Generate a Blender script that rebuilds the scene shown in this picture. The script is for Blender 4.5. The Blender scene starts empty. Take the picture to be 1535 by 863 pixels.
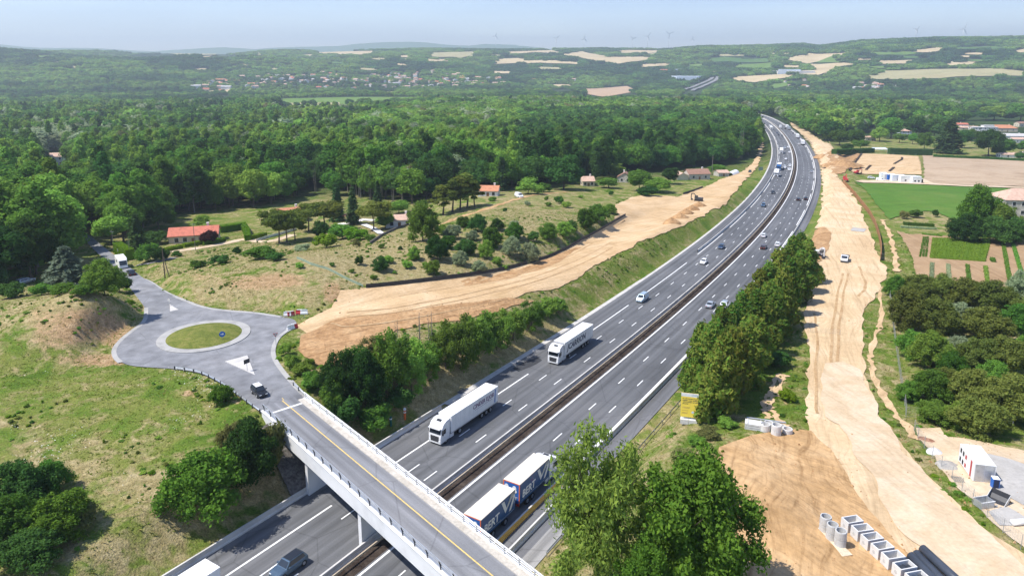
import bpy, math, random
import numpy as np
from mathutils import Vector, Matrix
from mathutils.geometry import delaunay_2d_cdt
R = math.radians
random.seed(7)
scn = bpy.context.scene
COL = scn.collection
# ------------------------------------------------------------------ camera model (solved from lane dashes, lorries and the roundabout)
IW, IH = 1535., 863.
FL, YP, TH, CAMZ = 1060., 314.395, .2014, 56.16
CX = 767.5
D2 = np.array([math.sin(.5544), math.cos(.5544)])          # direction of the motorway near the bridge
N2 = np.array([D2[1], -D2[0]])
cam = bpy.data.cameras.new('camera'); camo = bpy.data.objects.new('camera', cam); COL.objects.link(camo)
cam.sensor_width = 36.; cam.lens = FL / IW * 36.; cam.shift_y = (YP - IH / 2) / IW
cam.clip_start = 1.; cam.clip_end = 60000.
camo.location = (0, 0, CAMZ); camo.rotation_euler = (math.pi / 2 - TH, 0, 0)
scn.camera = camo

def ray(px, py):
    X = (np.asarray(px, float) - CX) / FL; Y = -(np.asarray(py, float) - YP) / FL
    return X, math.cos(TH) + Y * math.sin(TH), -math.sin(TH) + Y * math.cos(TH)
def uz(px, py, z):
    a, b, c = ray(px, py); t = (z - CAMZ) / c
    return np.stack([a * t, b * t], -1)
def proj(x, y, z):
    z = z - CAMZ; dd = y * math.cos(TH) - z * math.sin(TH); u = y * math.sin(TH) + z * math.cos(TH)
    return CX + FL * x / dd, YP - FL * u / dd

# ------------------------------------------------------------------ value noise (numpy)
def _h(ix, iy, s):
    n = (ix * 374761393 + iy * 668265263 + s * 974634777) & 0xffffffff
    n = ((n ^ (n >> 13)) * 1274126177) & 0xffffffff
    return ((n ^ (n >> 16)) & 0xffff) / 65535.
def vnoise(x, y, s=0):
    x = np.asarray(x, float); y = np.asarray(y, float)
    ix = np.floor(x).astype(np.int64); iy = np.floor(y).astype(np.int64); fx = x - ix; fy = y - iy
    fx = fx * fx * (3 - 2 * fx); fy = fy * fy * (3 - 2 * fy)
    a = _h(ix, iy, s); b = _h(ix + 1, iy, s); c = _h(ix, iy + 1, s); d = _h(ix + 1, iy + 1, s)
    return (a * (1 - fx) + b * fx) * (1 - fy) + (c * (1 - fx) + d * fx) * fy
def fbm(x, y, s=0, o=4):
    v = 0; a = .5
    for k in range(o):
        v = v + a * vnoise(x * 2 ** k, y * 2 ** k, s + k); a *= .5
    return v
def sst(u): u = np.clip(u, 0, 1); return u * u * (3 - 2 * u)

# ------------------------------------------------------------------ motorway curve: stations t along D2, median at offset om(t)
_u = np.array([0, 40, 94, 133, 181, 221, 287, 353, 431, 529, 687, 859, 1080.])
_v = np.array([0, .4, 1.6, 2.9, 5.2, 8.6, 15.9, 25.3, 38.3, 57.1, 93.6, 141., 211.6])
_A = np.stack([_u ** 2 / 1e4, _u ** 3 / 1e7, _u ** 4 / 1e10, _u ** 5 / 1e13], 1)
_c = np.linalg.lstsq(_A / (4 + _u[:, None] ** .8), _v / (4 + _u ** .8), rcond=None)[0]
def om(t):
    u = np.clip(np.asarray(t, float) - 100, 0, 1250)
    e = np.maximum(np.asarray(t, float) - 1350, 0)
    f = lambda u: _c[0] * u ** 2 / 1e4 + _c[1] * u ** 3 / 1e7 + _c[2] * u ** 4 / 1e10 + _c[3] * u ** 5 / 1e13
    return -55.5 - f(u) - e * (f(1250.) - f(1249.))
def mz(t):
    t = np.asarray(t, float); u = np.clip((t - 200) / 200, 0, 1)
    return -(.0263 * t) + .0083 * (200 * u * u / 2 + np.maximum(t - 400, 0))
MT = np.arange(-160, 1700, 2.)
MC = MT[:, None] * D2 + om(MT)[:, None] * N2
_dT = np.gradient(MC, axis=0); _dT /= np.linalg.norm(_dT, axis=1)[:, None]
MN = np.stack([_dT[:, 1], -_dT[:, 0]], 1)
MS = np.concatenate([[0], np.cumsum(np.linalg.norm(np.diff(MC, axis=0), axis=1))]); MS -= np.interp(0, MT, MS)
def mpt(t, w):
    t = np.asarray(t, float)
    c = np.stack([np.interp(t, MT, MC[:, i]) for i in (0, 1)], -1); n = np.stack([np.interp(t, MT, MN[:, i]) for i in (0, 1)], -1)
    return c + n * np.asarray(w, float)[..., None]
def mdir(t):
    n = np.array([np.interp(t, MT, MN[:, i]) for i in (0, 1)]); return np.array([-n[1], n[0]])
def mcoord(x, y):
    """(t, w) of points in motorway coordinates"""
    x = np.asarray(x, float); y = np.asarray(y, float)
    t = x * D2[0] + y * D2[1]
    for _ in range(4):
        tc = np.clip(t, MT[0], MT[-1]); c = mpt(tc, np.zeros_like(tc)); n = np.stack([np.interp(tc, MT, MN[:, i]) for i in (0, 1)], -1)
        tx, ty = -n[..., 1], n[..., 0]
        t = t + .9 * ((x - c[..., 0]) * tx + (y - c[..., 1]) * ty)
    tc = np.clip(t, MT[0], MT[-1]); c = mpt(tc, np.zeros_like(tc)); n = np.stack([np.interp(tc, MT, MN[:, i]) for i in (0, 1)], -1)
    return t, (x - c[..., 0]) * n[..., 0] + (y - c[..., 1]) * n[..., 1]

# ------------------------------------------------------------------ terrain height
_br = [0, 100, 200, 300, 450, 700, 1000, 1500, 2300, 3000, 60000]
_bz = [3.5, 3.2, -.5, -5, -11.5, -19, -25, -29, -32, -32, -32]
def base(r):
    return (np.interp(r, _br, _bz) + np.interp(r * .93, _br, _bz) + np.interp(r * 1.08, _br, _bz)) / 3
CP = np.array([  # px, py, z of the ground there
 (60,560,5.3),(60,700,4.4),(0,860,2.8),(250,640,5.0),(330,590,5.0),(306,506,5.2),(380,540,5.2),(180,545,5.2),(20,620,5.),
 (112,436,12.6),(66,462,10.6),(162,440,11.4),(90,480,10.2),(140,470,10.),(205,470,6.2),(45,545,6.2),(10,425,5.),(30,420,4.),(150,520,6.),(190,440,6.),
 (245,455,5.0),(210,415,3.4),(175,390,1.7),(135,366,-1.2),
 (330,405,8.2),(420,392,9.0),(480,405,8.6),(285,385,3.4),(400,455,6.),(480,455,6.4),(300,420,7.4),(360,470,5.4),
 (560,395,7.4),(640,370,7.4),(750,330,6.5),(850,330,4.2),(700,305,2.5),(800,295,2.0),(900,310,.6),(550,425,6.4),(700,395,5.8),(840,350,3.6),(920,332,1.2),
 (520,470,5.6),(600,460,5.1),(700,430,4.2),(800,400,2.6),(900,370,.6),(1000,320,-3.4),(1090,275,-8.),
 (500,500,5.2),(560,515,4.9),(700,470,3.4),(840,425,1.4),
 (300,360,-1.2),(400,350,-1.5),(500,340,-2.2),(600,340,-1.8),(450,375,2.6),(350,372,.6),
 (1400,830,4.4),(1260,600,1.6),(1265,400,-3.2),(1240,290,-7.6),(1450,400,-2.6),(1400,300,-6.2),(1450,250,-8.8),(1530,420,-2.),
 (1450,560,1.8),(1480,700,3.6),(1150,720,5.2),(1200,800,5.4),(1095,690,4.6),(1040,650,2.6),(1160,590,2.),(960,860,3.2)], float)
_cw = uz(CP[:, 0], CP[:, 1], CP[:, 2])
_far = np.array([(r * math.sin(R(a)), r * math.cos(R(a))) for r in (520, 760) for a in range(-60, 61, 20)] + [(-90, 20), (60, 10), (0, -60), (140, 40), (-160, 60), (-60, -100)])
_pw = np.vstack([_cw, _far])
_pv = np.concatenate([CP[:, 2] - base(np.hypot(*_cw.T)), np.zeros(len(_far))])
_K = np.sqrt(((_pw[:, None] - _pw[None]) ** 2).sum(-1) + 36)
_wt = np.linalg.solve(np.block([[_K - .6 * np.eye(len(_pw)), np.ones((len(_pw), 1))], [np.ones((1, len(_pw))), np.zeros((1, 1))]]), np.append(_pv, 0))
# skyline of the hills, as (px, py) traced and set 4.5 km away
SKY = np.array([(-900,80),(-300,84),(0,84),(60,82),(150,78),(265,75.5),(420,76),(480,78),(540,76.5),(640,74),(740,75.5),(900,74),(1000,75.5),(1060,72),(1130,71),(1200,69.5),(1226,72),(1290,66),(1400,64),(1450,65),(1535,66),(2400,70)], float)
RD = 4600.
HZY = YP - FL * math.tan(TH)
ROADS = []     # (polyline xyz, half width, blend width) that flatten the ground
def seg_dist(x, y, pl):
    best = np.full(x.shape, 1e9); zz = np.zeros(x.shape)
    for a, b in zip(pl[:-1], pl[1:]):
        ab = b - a; L = ab[0] ** 2 + ab[1] ** 2
        u = np.clip(((x - a[0]) * ab[0] + (y - a[1]) * ab[1]) / L, 0, 1)
        d = np.hypot(x - a[0] - u * ab[0], y - a[1] - u * ab[1]); m = d < best
        best = np.where(m, d, best); zz = np.where(m, a[2] + u * ab[2], zz)
    return best, zz
def terrain(x, y, cut=True):
    x = np.asarray(x, float); y = np.asarray(y, float); sh = x.shape; x = x.ravel(); y = y.ravel()
    r = np.hypot(x, y); z = base(r)
    m = r < 1500
    if m.any():
        xm, ym = x[m], y[m]; c = np.full(xm.shape, _wt[-1])
        for k in range(len(_pw)):
            c += _wt[k] * np.sqrt((xm - _pw[k, 0]) ** 2 + (ym - _pw[k, 1]) ** 2 + 36)
        z[m] += c * (1 - sst((r[m] - 450) / 330))
    # hills
    h = r > 1500
    if h.any():
        xh, yh, rh = x[h], y[h], r[h]
        az = np.arctan2(xh, np.maximum(yh, 1e-3)); az = np.clip(az, -1.1, 1.1)
        px = CX + FL / math.cos(TH) * np.tan(az)
        top = CAMZ + RD * (HZY - np.interp(px, SKY[:, 0], SKY[:, 1])) / FL - 9
        foot = 2450 + 250 * np.sin(az * 5 + 1)
        u = np.clip((rh - foot) / (RD - foot), 0, 1)
        prof = u ** 1.15 * (1.9 - .9 * u)
        nz = fbm(xh / 520, yh / 520, 11) - .47
        n2 = np.abs(fbm(xh / 900 + 7, yh / 900, 23) - .47)
        zz = -32 + (top + 32) * np.clip(prof, 0, 1) + (nz * 70 - n2 * 130 * (1 - u)) * np.sin(np.clip(u, 0, 1) * math.pi)
        zz = np.where(rh > RD, top - (rh - RD) * .02, zz)
        # near spur on the left
        zz += 74 * np.exp(-((xh + 2120) / 330) ** 2 - ((yh - 2950) / 560) ** 2) * (.85 + .5 * nz) - 95 * np.exp(-((xh + 1830) / 330) ** 2 - ((yh - 3750) / 620) ** 2)
        z[h] = np.where(rh > foot, zz, z[h] + 74 * np.exp(-((xh + 2120) / 330) ** 2 - ((yh - 2950) / 560) ** 2))
    nn = (r < 1500)
    z[nn] += (fbm(x[nn] / 13, y[nn] / 13, 3, 3) - .44) * .34 + (fbm(x[nn] / 2.2, y[nn] / 2.2, 5, 2) - .37) * .10
    for pl, hw, bw in ROADS:
        lo = pl[:, :2].min(0) - hw - bw; hi = pl[:, :2].max(0) + hw + bw
        k = (x > lo[0]) & (x < hi[0]) & (y > lo[1]) & (y < hi[1])
        if k.any():
            d, zr = seg_dist(x[k], y[k], pl); f = sst(1 - (d - hw) / bw); z[k] = z[k] * (1 - f) + (zr - .05) * f
    k = (r < 1900) & (y > -200)
    if k.any() and cut:
        t, w = mcoord(x[k], y[k]); zm = mz(t)
        zn = z[k]
        lw = np.clip(2. * np.abs(zn - zm), 5, 22)
        f = np.where(w < 0, sst(1 - (-w - 14.8) / lw), sst(1 - (w - 19.) / np.clip(1.6 * np.abs(zn - zm), 4, 14)))
        z[k] = zn * (1 - f) + (zm - .12) * f
    return z.reshape(sh)
_TS = np.geomspace(30, 12000, 320)
def ground(px, py):
    """point of the terrain seen at a pixel (NaN where the ray misses it)"""
    px = np.atleast_1d(np.asarray(px, float)); py = np.atleast_1d(np.asarray(py, float)); out = np.full((len(px), 3), np.nan)
    for s in range(0, len(px), 120):
        a, b, c = (np.broadcast_to(v, px[s:s + 120].shape)[:, None] for v in ray(px[s:s + 120], py[s:s + 120]))
        T = np.broadcast_to(_TS, (len(a), len(_TS)))
        for _ in range(2):
            be = CAMZ + c * T < terrain(a * T, b * T); i = np.argmax(be, 1); ok = be.any(1) if _ == 0 else ok
            r_ = np.arange(len(a)); lo = T[r_, np.maximum(i - 1, 0)]; hi = T[r_, np.maximum(i, 1)]
            T = lo[:, None] + (hi - lo)[:, None] * np.linspace(0, 1, 14)
        h = CAMZ + c * T - terrain(a * T, b * T); i = np.clip(np.argmax(h < 0, 1), 1, 13); h0, h1 = h[r_, i - 1], h[r_, i]
        t = T[r_, i - 1] + (T[r_, i] - T[r_, i - 1]) * np.clip(h0 / (h0 - h1 + 1e-9), 0, 1); t = np.where(ok, t, np.nan)
        out[s:s + 120] = np.stack([a[:, 0] * t, b[:, 0] * t, CAMZ + c[:, 0] * t], 1)
    return out
def ground_safe(px, py):
    """as ground(), moving points that look over the skyline down until they meet the hills"""
    px = np.array(px, float); py = np.array(py, float)
    for _ in range(40):
        w = ground(px, py); bad = np.isnan(w[:, 0])
        if not bad.any(): return w
        py[bad] += .6
    return w
def g1(px, py): return ground([px], [py])[0]

# ------------------------------------------------------------------ materials
MATS = {}
def nt(name):
    m = bpy.data.materials.new(name); m.use_nodes = True; MATS[name] = m
    t = m.node_tree; b = t.nodes['Principled BSDF']; b.inputs['Roughness'].default_value = .85
    b.inputs['Specular IOR Level'].default_value = .25
    return m, t, b
def N(t, k, **kw):
    n = t.nodes.new(k)
    for a, v in kw.items():
        if a in n.inputs: n.inputs[a].default_value = v
        else: setattr(n, a, v)
    return n
def noise(t, scale, detail=4, vec=None, rough=.6, dist=0):
    n = N(t, 'ShaderNodeTexNoise'); n.inputs['Scale'].default_value = scale; n.inputs['Detail'].default_value = detail
    n.inputs['Roughness'].default_value = rough; n.inputs['Distortion'].default_value = dist
    if vec is None:
        g = N(t, 'ShaderNodeNewGeometry'); vec = g.outputs['Position']
    t.links.new(vec, n.inputs['Vector']); return n.outputs['Fac']
def ramp(t, fac, stops):
    n = N(t, 'ShaderNodeValToRGB'); e = n.color_ramp.elements
    while len(e) < len(stops): e.new(.5)
    for q, (p, c) in zip(e, stops): q.position = p; q.color = (*c, 1) if len(c) == 3 else c
    t.links.new(fac, n.inputs['Fac']); return n.outputs['Color']
def mix(t, fac, a, b, mode='MIX'):
    n = N(t, 'ShaderNodeMix', data_type='RGBA', blend_type=mode)
    for s, v in (('Factor', fac), ('A', a), ('B', b)):
        i = [q for q in n.inputs if q.name == s and q.enabled][0] if s == 'Factor' else [q for q in n.inputs if q.name == s and q.type == 'RGBA'][0]
        if isinstance(v, (int, float)): i.default_value = v
        elif isinstance(v, tuple): i.default_value = (*v, 1)
        else: t.links.new(v, i)
    return [o for o in n.outputs if o.type == 'RGBA'][0]
def mul(t, a, k): 
    n = N(t, 'ShaderNodeMath', operation='MULTIPLY'); t.links.new(a, n.inputs[0]); n.inputs[1].default_value = k; return n.outputs[0]
def bump(t, b, fac, strength, dist):
    n = N(t, 'ShaderNodeBump'); n.inputs['Strength'].default_value = strength; n.inputs['Distance'].default_value = dist
    t.links.new(fac, n.inputs['Height']); t.links.new(n.outputs['Normal'], b.inputs['Normal'])
def plain(name, c, rough=.6, var=.12, scale=1.2, metal=0, spec=.3):
    """paint, metal or plastic with a little grime"""
    m, t, b = nt(name); b.inputs['Roughness'].default_value = rough; b.inputs['Metallic'].default_value = metal; b.inputs['Specular IOR Level'].default_value = spec
    co = N(t, 'ShaderNodeTexCoord')
    f = noise(t, scale, 5, co.outputs['Object'])
    d = tuple(max(0, q * (1 - var * 2)) for q in c); e = tuple(min(1, q * (1 + var)) for q in c)
    t.links.new(ramp(t, f, [(.3, d), (.5, c), (.75, e)]), b.inputs['Base Color'])
    return m
def ground_mat(name, cols, scale=.3, rough=.95, fine=3., bmp=.4, bd=.15, finec=.35):
    """loose ground: three colours by noise, broken up by fine grain"""
    m, t, b = nt(name); b.inputs['Roughness'].default_value = rough; b.inputs['Specular IOR Level'].default_value = .1
    f = noise(t, scale, 6, dist=.6); g = noise(t, fine, 5)
    c = ramp(t, f, [(.3, cols[0]), (.5, cols[1]), (.7, cols[2])])
    h = ramp(t, g, [(.3, (1 - finec,) * 3), (.55, (1, 1, 1)), (.75, (1 + finec * .6,) * 3)])
    t.links.new(mix(t, 1., c, h, 'MULTIPLY'), b.inputs['Base Color']); bump(t, b, g, bmp, bd)
    return m
def srgb(r, g, b): return tuple((v / 12.92 if v <= .04045 else ((v + .055) / 1.055) ** 2.4) for v in (r / 255, g / 255, b / 255))

# ------------------------------------------------------------------ mesh builder
class MB:
    def __init__(s): s.v = []; s.f = []; s.mi = []; s.cur = 0
    def add(s, vs, fs, M=None):
        o = len(s.v)
        for p in vs:
            s.v.append(tuple(M @ Vector(p)) if M is not None else tuple(p))
        for q in fs: s.f.append(tuple(i + o for i in q)); s.mi.append(s.cur)
        return s
    def box(s, x0, x1, y0, y1, z0, z1, M=None, taper=0.):
        tx = (x1 - x0) / 2 * taper; ty = (y1 - y0) / 2 * taper
        v = [(x0, y0, z0), (x1, y0, z0), (x1, y1, z0), (x0, y1, z0), (x0 + tx, y0 + ty, z1), (x1 - tx, y0 + ty, z1), (x1 - tx, y1 - ty, z1), (x0 + tx, y1 - ty, z1)]
        return s.add(v, [(3, 2, 1, 0), (4, 5, 6, 7), (0, 1, 5, 4), (1, 2, 6, 5), (2, 3, 7, 6), (3, 0, 4, 7)], M)
    def cyl(s, p0, p1, r0, r1=None, n=10, caps=True, M=None):
        r1 = r0 if r1 is None else r1; p0 = Vector(p0); p1 = Vector(p1); ax = (p1 - p0).normalized()
        u = ax.orthogonal().normalized(); w = ax.cross(u)
        vs = []
        for p, r in ((p0, r0), (p1, r1)):
            for k in range(n):
                a = 2 * math.pi * k / n; vs.append(p + (u * math.cos(a) + w * math.sin(a)) * r)
        fs = [(k, (k + 1) % n, n + (k + 1) % n, n + k) for k in range(n)]
        if caps: fs += [tuple(range(n - 1, -1, -1)), tuple(range(n, 2 * n))]
        return s.add(vs, fs, M)
    def lathe(s, prof, n=16, M=None, c=(0, 0)):
        vs = []; fs = []
        for r, z in prof:
            for k in range(n):
                a = 2 * math.pi * k / n; vs.append((c[0] + r * math.cos(a), c[1] + r * math.sin(a), z))
        for j in range(len(prof) - 1):
            for k in range(n):
                fs.append((j * n + k, j * n + (k + 1) % n, (j + 1) * n + (k + 1) % n, (j + 1) * n + k))
        return s.add(vs, fs, M)
    def loft(s, rings, M=None, caps=True):
        n = len(rings[0]); vs = [p for r in rings for p in r]; fs = []
        for j in range(len(rings) - 1):
            for k in range(n): fs.append((j * n + k, j * n + (k + 1) % n, (j + 1) * n + (k + 1) % n, (j + 1) * n + k))
        if caps: fs += [tuple(range(n - 1, -1, -1)), tuple(range((len(rings) - 1) * n, len(rings) * n))]
        return s.add(vs, fs, M)
    def mesh(s, name, mats, smooth=False):
        me = bpy.data.meshes.new(name); me.from_pydata(s.v, [], s.f)
        for m in (mats if isinstance(mats, (list, tuple)) else [mats]): me.materials.append(m)
        if any(s.mi): me.polygons.foreach_set('material_index', s.mi)
        if smooth: me.polygons.foreach_set('use_smooth', [True] * len(s.f))
        import bmesh
        bm = bmesh.new(); bm.from_mesh(me); bmesh.ops.recalc_face_normals(bm, faces=bm.faces); bm.to_mesh(me); bm.free()
        return me
def np_mesh(name, v, f, mat, smooth=False, uv=None):
    """v (n,3), f (m,k) arrays"""
    me = bpy.data.meshes.new(name); v = np.asarray(v, np.float32); f = np.asarray(f, np.int32); k = f.shape[1]
    me.vertices.add(len(v)); me.vertices.foreach_set('co', v.ravel())
    me.loops.add(f.size); me.loops.foreach_set('vertex_index', f.ravel())
    me.polygons.add(len(f)); me.polygons.foreach_set('loop_start', np.arange(0, f.size, k, dtype=np.int32))
    me.polygons.foreach_set('use_smooth', np.full(len(f), smooth))
    for m in (mat if isinstance(mat, (list, tuple)) else [mat]): me.materials.append(m)
    if uv is not None:
        l = me.uv_layers.new(name='UVMap'); l.data.foreach_set('uv', np.asarray(uv, np.float32)[f.ravel()].ravel())
    me.update(calc_edges=True); me.validate(); return me

def link(name, me, parent=None, loc=None):
    o = bpy.data.objects.new(name, me); COL.objects.link(o)
    if parent is not None: o.parent = parent
    if loc is not None: o.location = loc
    return o
def tag(o, label=None, cat=None, group=None, kind=None):
    if label: o['label'] = label
    if cat: o['category'] = cat
    if group: o['group'] = group
    if kind: o['kind'] = kind
    return o
def struct(name, me): return tag(link(name, me), kind='structure')
def thing(name, label, cat, loc=(0, 0, 0), rz=0., group=None):
    o = bpy.data.objects.new(name, None); COL.objects.link(o); o.empty_display_size = .5
    o.location = loc; o.rotation_euler = (0, 0, rz); return tag(o, label, cat, group)
def part(name, mb, mats, parent, smooth=False, label=None):
    o = link(name, mb.mesh(name, mats, smooth), parent)
    if label: o['label'] = label
    return o
def copy_tree(o, parent=None):
    c = o.copy(); COL.objects.link(c)
    if parent is not None: c.parent = parent
    for ch in list(o.children): copy_tree(ch, c)
    return c
def text_mesh(s, size, mat, name='lettering', extrude=.01, bold=0.):
    cu = bpy.data.curves.new(name, 'FONT'); cu.body = s; cu.size = size; cu.extrude = extrude; cu.offset = bold; cu.align_x = 'CENTER'; cu.align_y = 'CENTER'; cu.resolution_u = 2
    o = bpy.data.objects.new(name, cu); COL.objects.link(o); bpy.context.view_layer.update()
    me = bpy.data.meshes.new_from_object(o.evaluated_get(bpy.context.evaluated_depsgraph_get())); me.name = name
    bpy.data.objects.remove(o); bpy.data.curves.remove(cu)
    me.materials.clear(); me.materials.append(mat); return me
# ------------------------------------------------------------------ materials of the setting
def asphalt(name, c, streak=True, pos=False):
    m, t, b = nt(name); b.inputs['Roughness'].default_value = .82; b.inputs['Specular IOR Level'].default_value = .3
    uv = N(t, 'ShaderNodeTexCoord').outputs['UV']
    mp = N(t, 'ShaderNodeMapping'); mp.inputs['Scale'].default_value = (.55, .012, 1) if not pos else (.22, .22, .22); t.links.new(uv if not pos else N(t, 'ShaderNodeNewGeometry').outputs['Position'], mp.inputs['Vector'])
    f1 = noise(t, 1.6, 4, mp.outputs['Vector']); f2 = noise(t, .05, 4); f3 = noise(t, 9., 3)
    k = lambda s: tuple(min(1, q * s) for q in c)
    a = ramp(t, f1, [(.30, k(.72)), (.5, k(1)), (.70, k(1.28))])
    p = ramp(t, f2, [(.35, (.86,) * 3), (.5, (1, 1, 1)), (.66, (1.12, 1.1, 1.08))])
    q = ramp(t, f3, [(.35, (.9,) * 3), (.65, (1.08,) * 3)])
    col = mix(t, 1, mix(t, 1, a, p, 'MULTIPLY'), q, 'MULTIPLY')
    if not pos:      # wheel paths, and lengths of lane that were resurfaced at different times
        wv = N(t, 'ShaderNodeTexWave', wave_type='BANDS', bands_direction='X'); wv.inputs['Scale'].default_value = 1 / 1.68 / 3.1416 * 1.5708 * .64; wv.inputs['Distortion'].default_value = .6; wv.inputs['Detail'].default_value = 2; wv.inputs['Detail Scale'].default_value = .3; t.links.new(uv, wv.inputs['Vector'])
        col = mix(t, 1, col, ramp(t, wv.outputs['Fac'], [(.1, (.88,) * 3), (.9, (1.05,) * 3)]), 'MULTIPLY')
        sn = N(t, 'ShaderNodeVectorMath', operation='SNAP'); sn.inputs[1].default_value = (3.3, 61., 1.); t.links.new(uv, sn.inputs[0]); wn = N(t, 'ShaderNodeTexWhiteNoise', noise_dimensions='2D'); t.links.new(sn.outputs[0], wn.inputs['Vector'])
        col = mix(t, 1, col, ramp(t, wn.outputs['Value'], [(.0, (.93,) * 3), (.85, (1.0,) * 3), (1., (1.1,) * 3)]), 'MULTIPLY')
    vr = N(t, 'ShaderNodeTexVoronoi', feature='DISTANCE_TO_EDGE'); vr.inputs['Scale'].default_value = .11; t.links.new(N(t, 'ShaderNodeNewGeometry').outputs['Position'], vr.inputs['Vector'])
    col = mix(t, 1, col, ramp(t, vr.outputs['Distance'], [(.0, (.72,) * 3), (.006, (.9,) * 3), (.016, (1, 1, 1))]), 'MULTIPLY')
    t.links.new(col, b.inputs['Base Color'])
    bump(t, b, f3, .12, .02); return m
M_ASPH = asphalt('asphalt_motorway', (.128, .131, .137))
M_ASPH2 = asphalt('asphalt_road', (.215, .218, .228))
M_PATCH = plain('asphalt_repair', (.045, .047, .052), .9, .15, .8)
M_ASPH4 = asphalt('asphalt_roundabout', (.215, .218, .228), pos=True)
M_ASPH3 = asphalt('asphalt_shoulder', (.15, .152, .16))
M_ASPHG = asphalt('asphalt_worn_grey', (.27, .265, .255))
M_PAINT = plain('road_paint', (.80, .80, .78), .6, .06, 3)
M_PAINTY = plain('road_paint_yellow', (.70, .50, .17), .6, .1, 3)
M_CONC = plain('concrete', (.52, .50, .47), .85, .12, .7)
M_KERB = plain('kerb_concrete', (.38, .37, .35), .85, .12, .5)
M_CONCW = plain('concrete_pale', (.62, .61, .58), .8, .1, .8)
M_SOIL_SHADE = ground_mat('dark_soil_and_shade', [(.028, .02, .016), (.055, .042, .034), (.095, .075, .06)], .5)  # brown soil, darkened to paint in the deep shade between the median barriers
M_DIRT = ground_mat('bare_earth', [(.48, .325, .17), (.575, .405, .23), (.64, .475, .295)], .09, fine=1.6, finec=.16, bd=.25)
M_DIRT2 = ground_mat('turned_earth', [(.34, .195, .09), (.44, .265, .13), (.52, .335, .175)], .22, fine=1.1, finec=.3, bd=.5, bmp=.7)
M_DIRT3 = ground_mat('tracked_earth', [(.41, .255, .12), (.50, .32, .16), (.57, .39, .215)], .12, fine=.8, finec=.22, bd=.4, bmp=.6)
def tracked(m, ang, k=.35, sc=(1.1, .05), swirl=0.):
    """wheel tracks: streaks of the earth pressed along one direction"""
    t = m.node_tree; b = t.nodes['Principled BSDF']; g = N(t, 'ShaderNodeNewGeometry'); mp = N(t, 'ShaderNodeMapping', vector_type='TEXTURE'); mp.inputs['Rotation'].default_value = (0, 0, ang); mp.inputs['Scale'].default_value = (1 / sc[0], 1 / sc[1], 5)
    src = g.outputs['Position']
    if swirl:
        w = N(t, 'ShaderNodeTexNoise'); w.inputs['Scale'].default_value = .055; w.inputs['Detail'].default_value = 2; t.links.new(src, w.inputs['Vector'])
        v = N(t, 'ShaderNodeVectorMath', operation='SCALE'); v.inputs['Scale'].default_value = swirl; t.links.new(w.outputs['Color'], v.inputs[0]); a = N(t, 'ShaderNodeVectorMath', operation='ADD'); t.links.new(src, a.inputs[0]); t.links.new(v.outputs[0], a.inputs[1]); src = a.outputs[0]
    t.links.new(src, mp.inputs['Vector']); f = noise(t, 1., 5, mp.outputs['Vector'], .62)
    old = b.inputs['Base Color'].links[0].from_socket
    t.links.new(mix(t, 1., old, ramp(t, f, [(.3, (1 - k, 1 - k * 1.12, 1 - k * 1.25)), (.48, (1, 1, 1)), (.7, (1 + k * .35,) * 3)]), 'MULTIPLY'), b.inputs['Base Color'])
    bp = N(t, 'ShaderNodeBump'); bp.inputs['Strength'].default_value = .3; bp.inputs['Distance'].default_value = .12; t.links.new(f, bp.inputs['Height']); o = b.inputs['Normal'].links[0].from_node; t.links.new(o.outputs[0], bp.inputs['Normal']); t.links.new(bp.outputs[0], b.inputs['Normal'])
M_DIRTH = ground_mat('haul_road_earth', [(.51, .36, .205), (.60, .445, .27), (.66, .52, .35)], .07, fine=1.4, finec=.14, bd=.25)

tracked(M_DIRTH, R(-18), .22, (1.0, .03), 3); tracked(M_DIRT, R(-46), .22, (1.0, .03), 3); tracked(M_DIRT3, R(-20), .34, (1.5, .10), 9); tracked(M_DIRT2, R(-46), .3, (1.2, .1), 5)
tracked(M_DIRTH, R(-24), .16, (2.6, .04), 6); tracked(M_DIRT, R(-38), .16, (2.6, .04), 6); tracked(M_DIRT3, R(40), .22, (2.4, .10), 12)
M_RUT = ground_mat('wheel_rut_earth', [(.36, .225, .11), (.45, .30, .16), (.54, .385, .225)], .3, fine=1.5, finec=.2)
M_GRAVEL = ground_mat('pale_gravel', [(.525, .39, .245), (.60, .47, .32), (.645, .54, .40)], .16, fine=2., finec=.14); tracked(M_GRAVEL, R(8), .16, (.7, .03), 5)
M_GRAVEL2 = ground_mat('grey_gravel', [(.36, .34, .31), (.42, .40, .37), (.46, .44, .41)], .3, fine=2.4, finec=.12)
M_ISLE = ground_mat('island_grass', [(.10, .13, .025), (.16, .18, .04), (.24, .22, .07)], .5, fine=4, finec=.4)
M_VERGE = ground_mat('verge_grass', [(.07, .14, .02), (.12, .17, .035), (.23, .21, .09)], .16, fine=2.2, finec=.45, bd=.3)
M_LAWN = ground_mat('field_green', [(.07, .16, .022), (.09, .18, .026), (.12, .19, .035)], .05, fine=1.2, finec=.18)
M_PLOW = ground_mat('field_stubble', [(.36, .26, .17), (.44, .33, .225), (.47, .36, .25)], .06, fine=.9, finec=.16)
M_SOIL = ground_mat('field_soil', [(.30, .195, .105), (.36, .24, .135), (.40, .28, .165)], .1, fine=1.5, finec=.14)
tracked(M_LAWN, R(-75), .16, (.35, .012), 3); tracked(M_LAWN, R(20), .12, (.12, .05), 8); tracked(M_PLOW, R(-82), .16, (.5, .012), 2); tracked(M_SOIL, R(-10), .22, (1.1, .02), 1)

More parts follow.
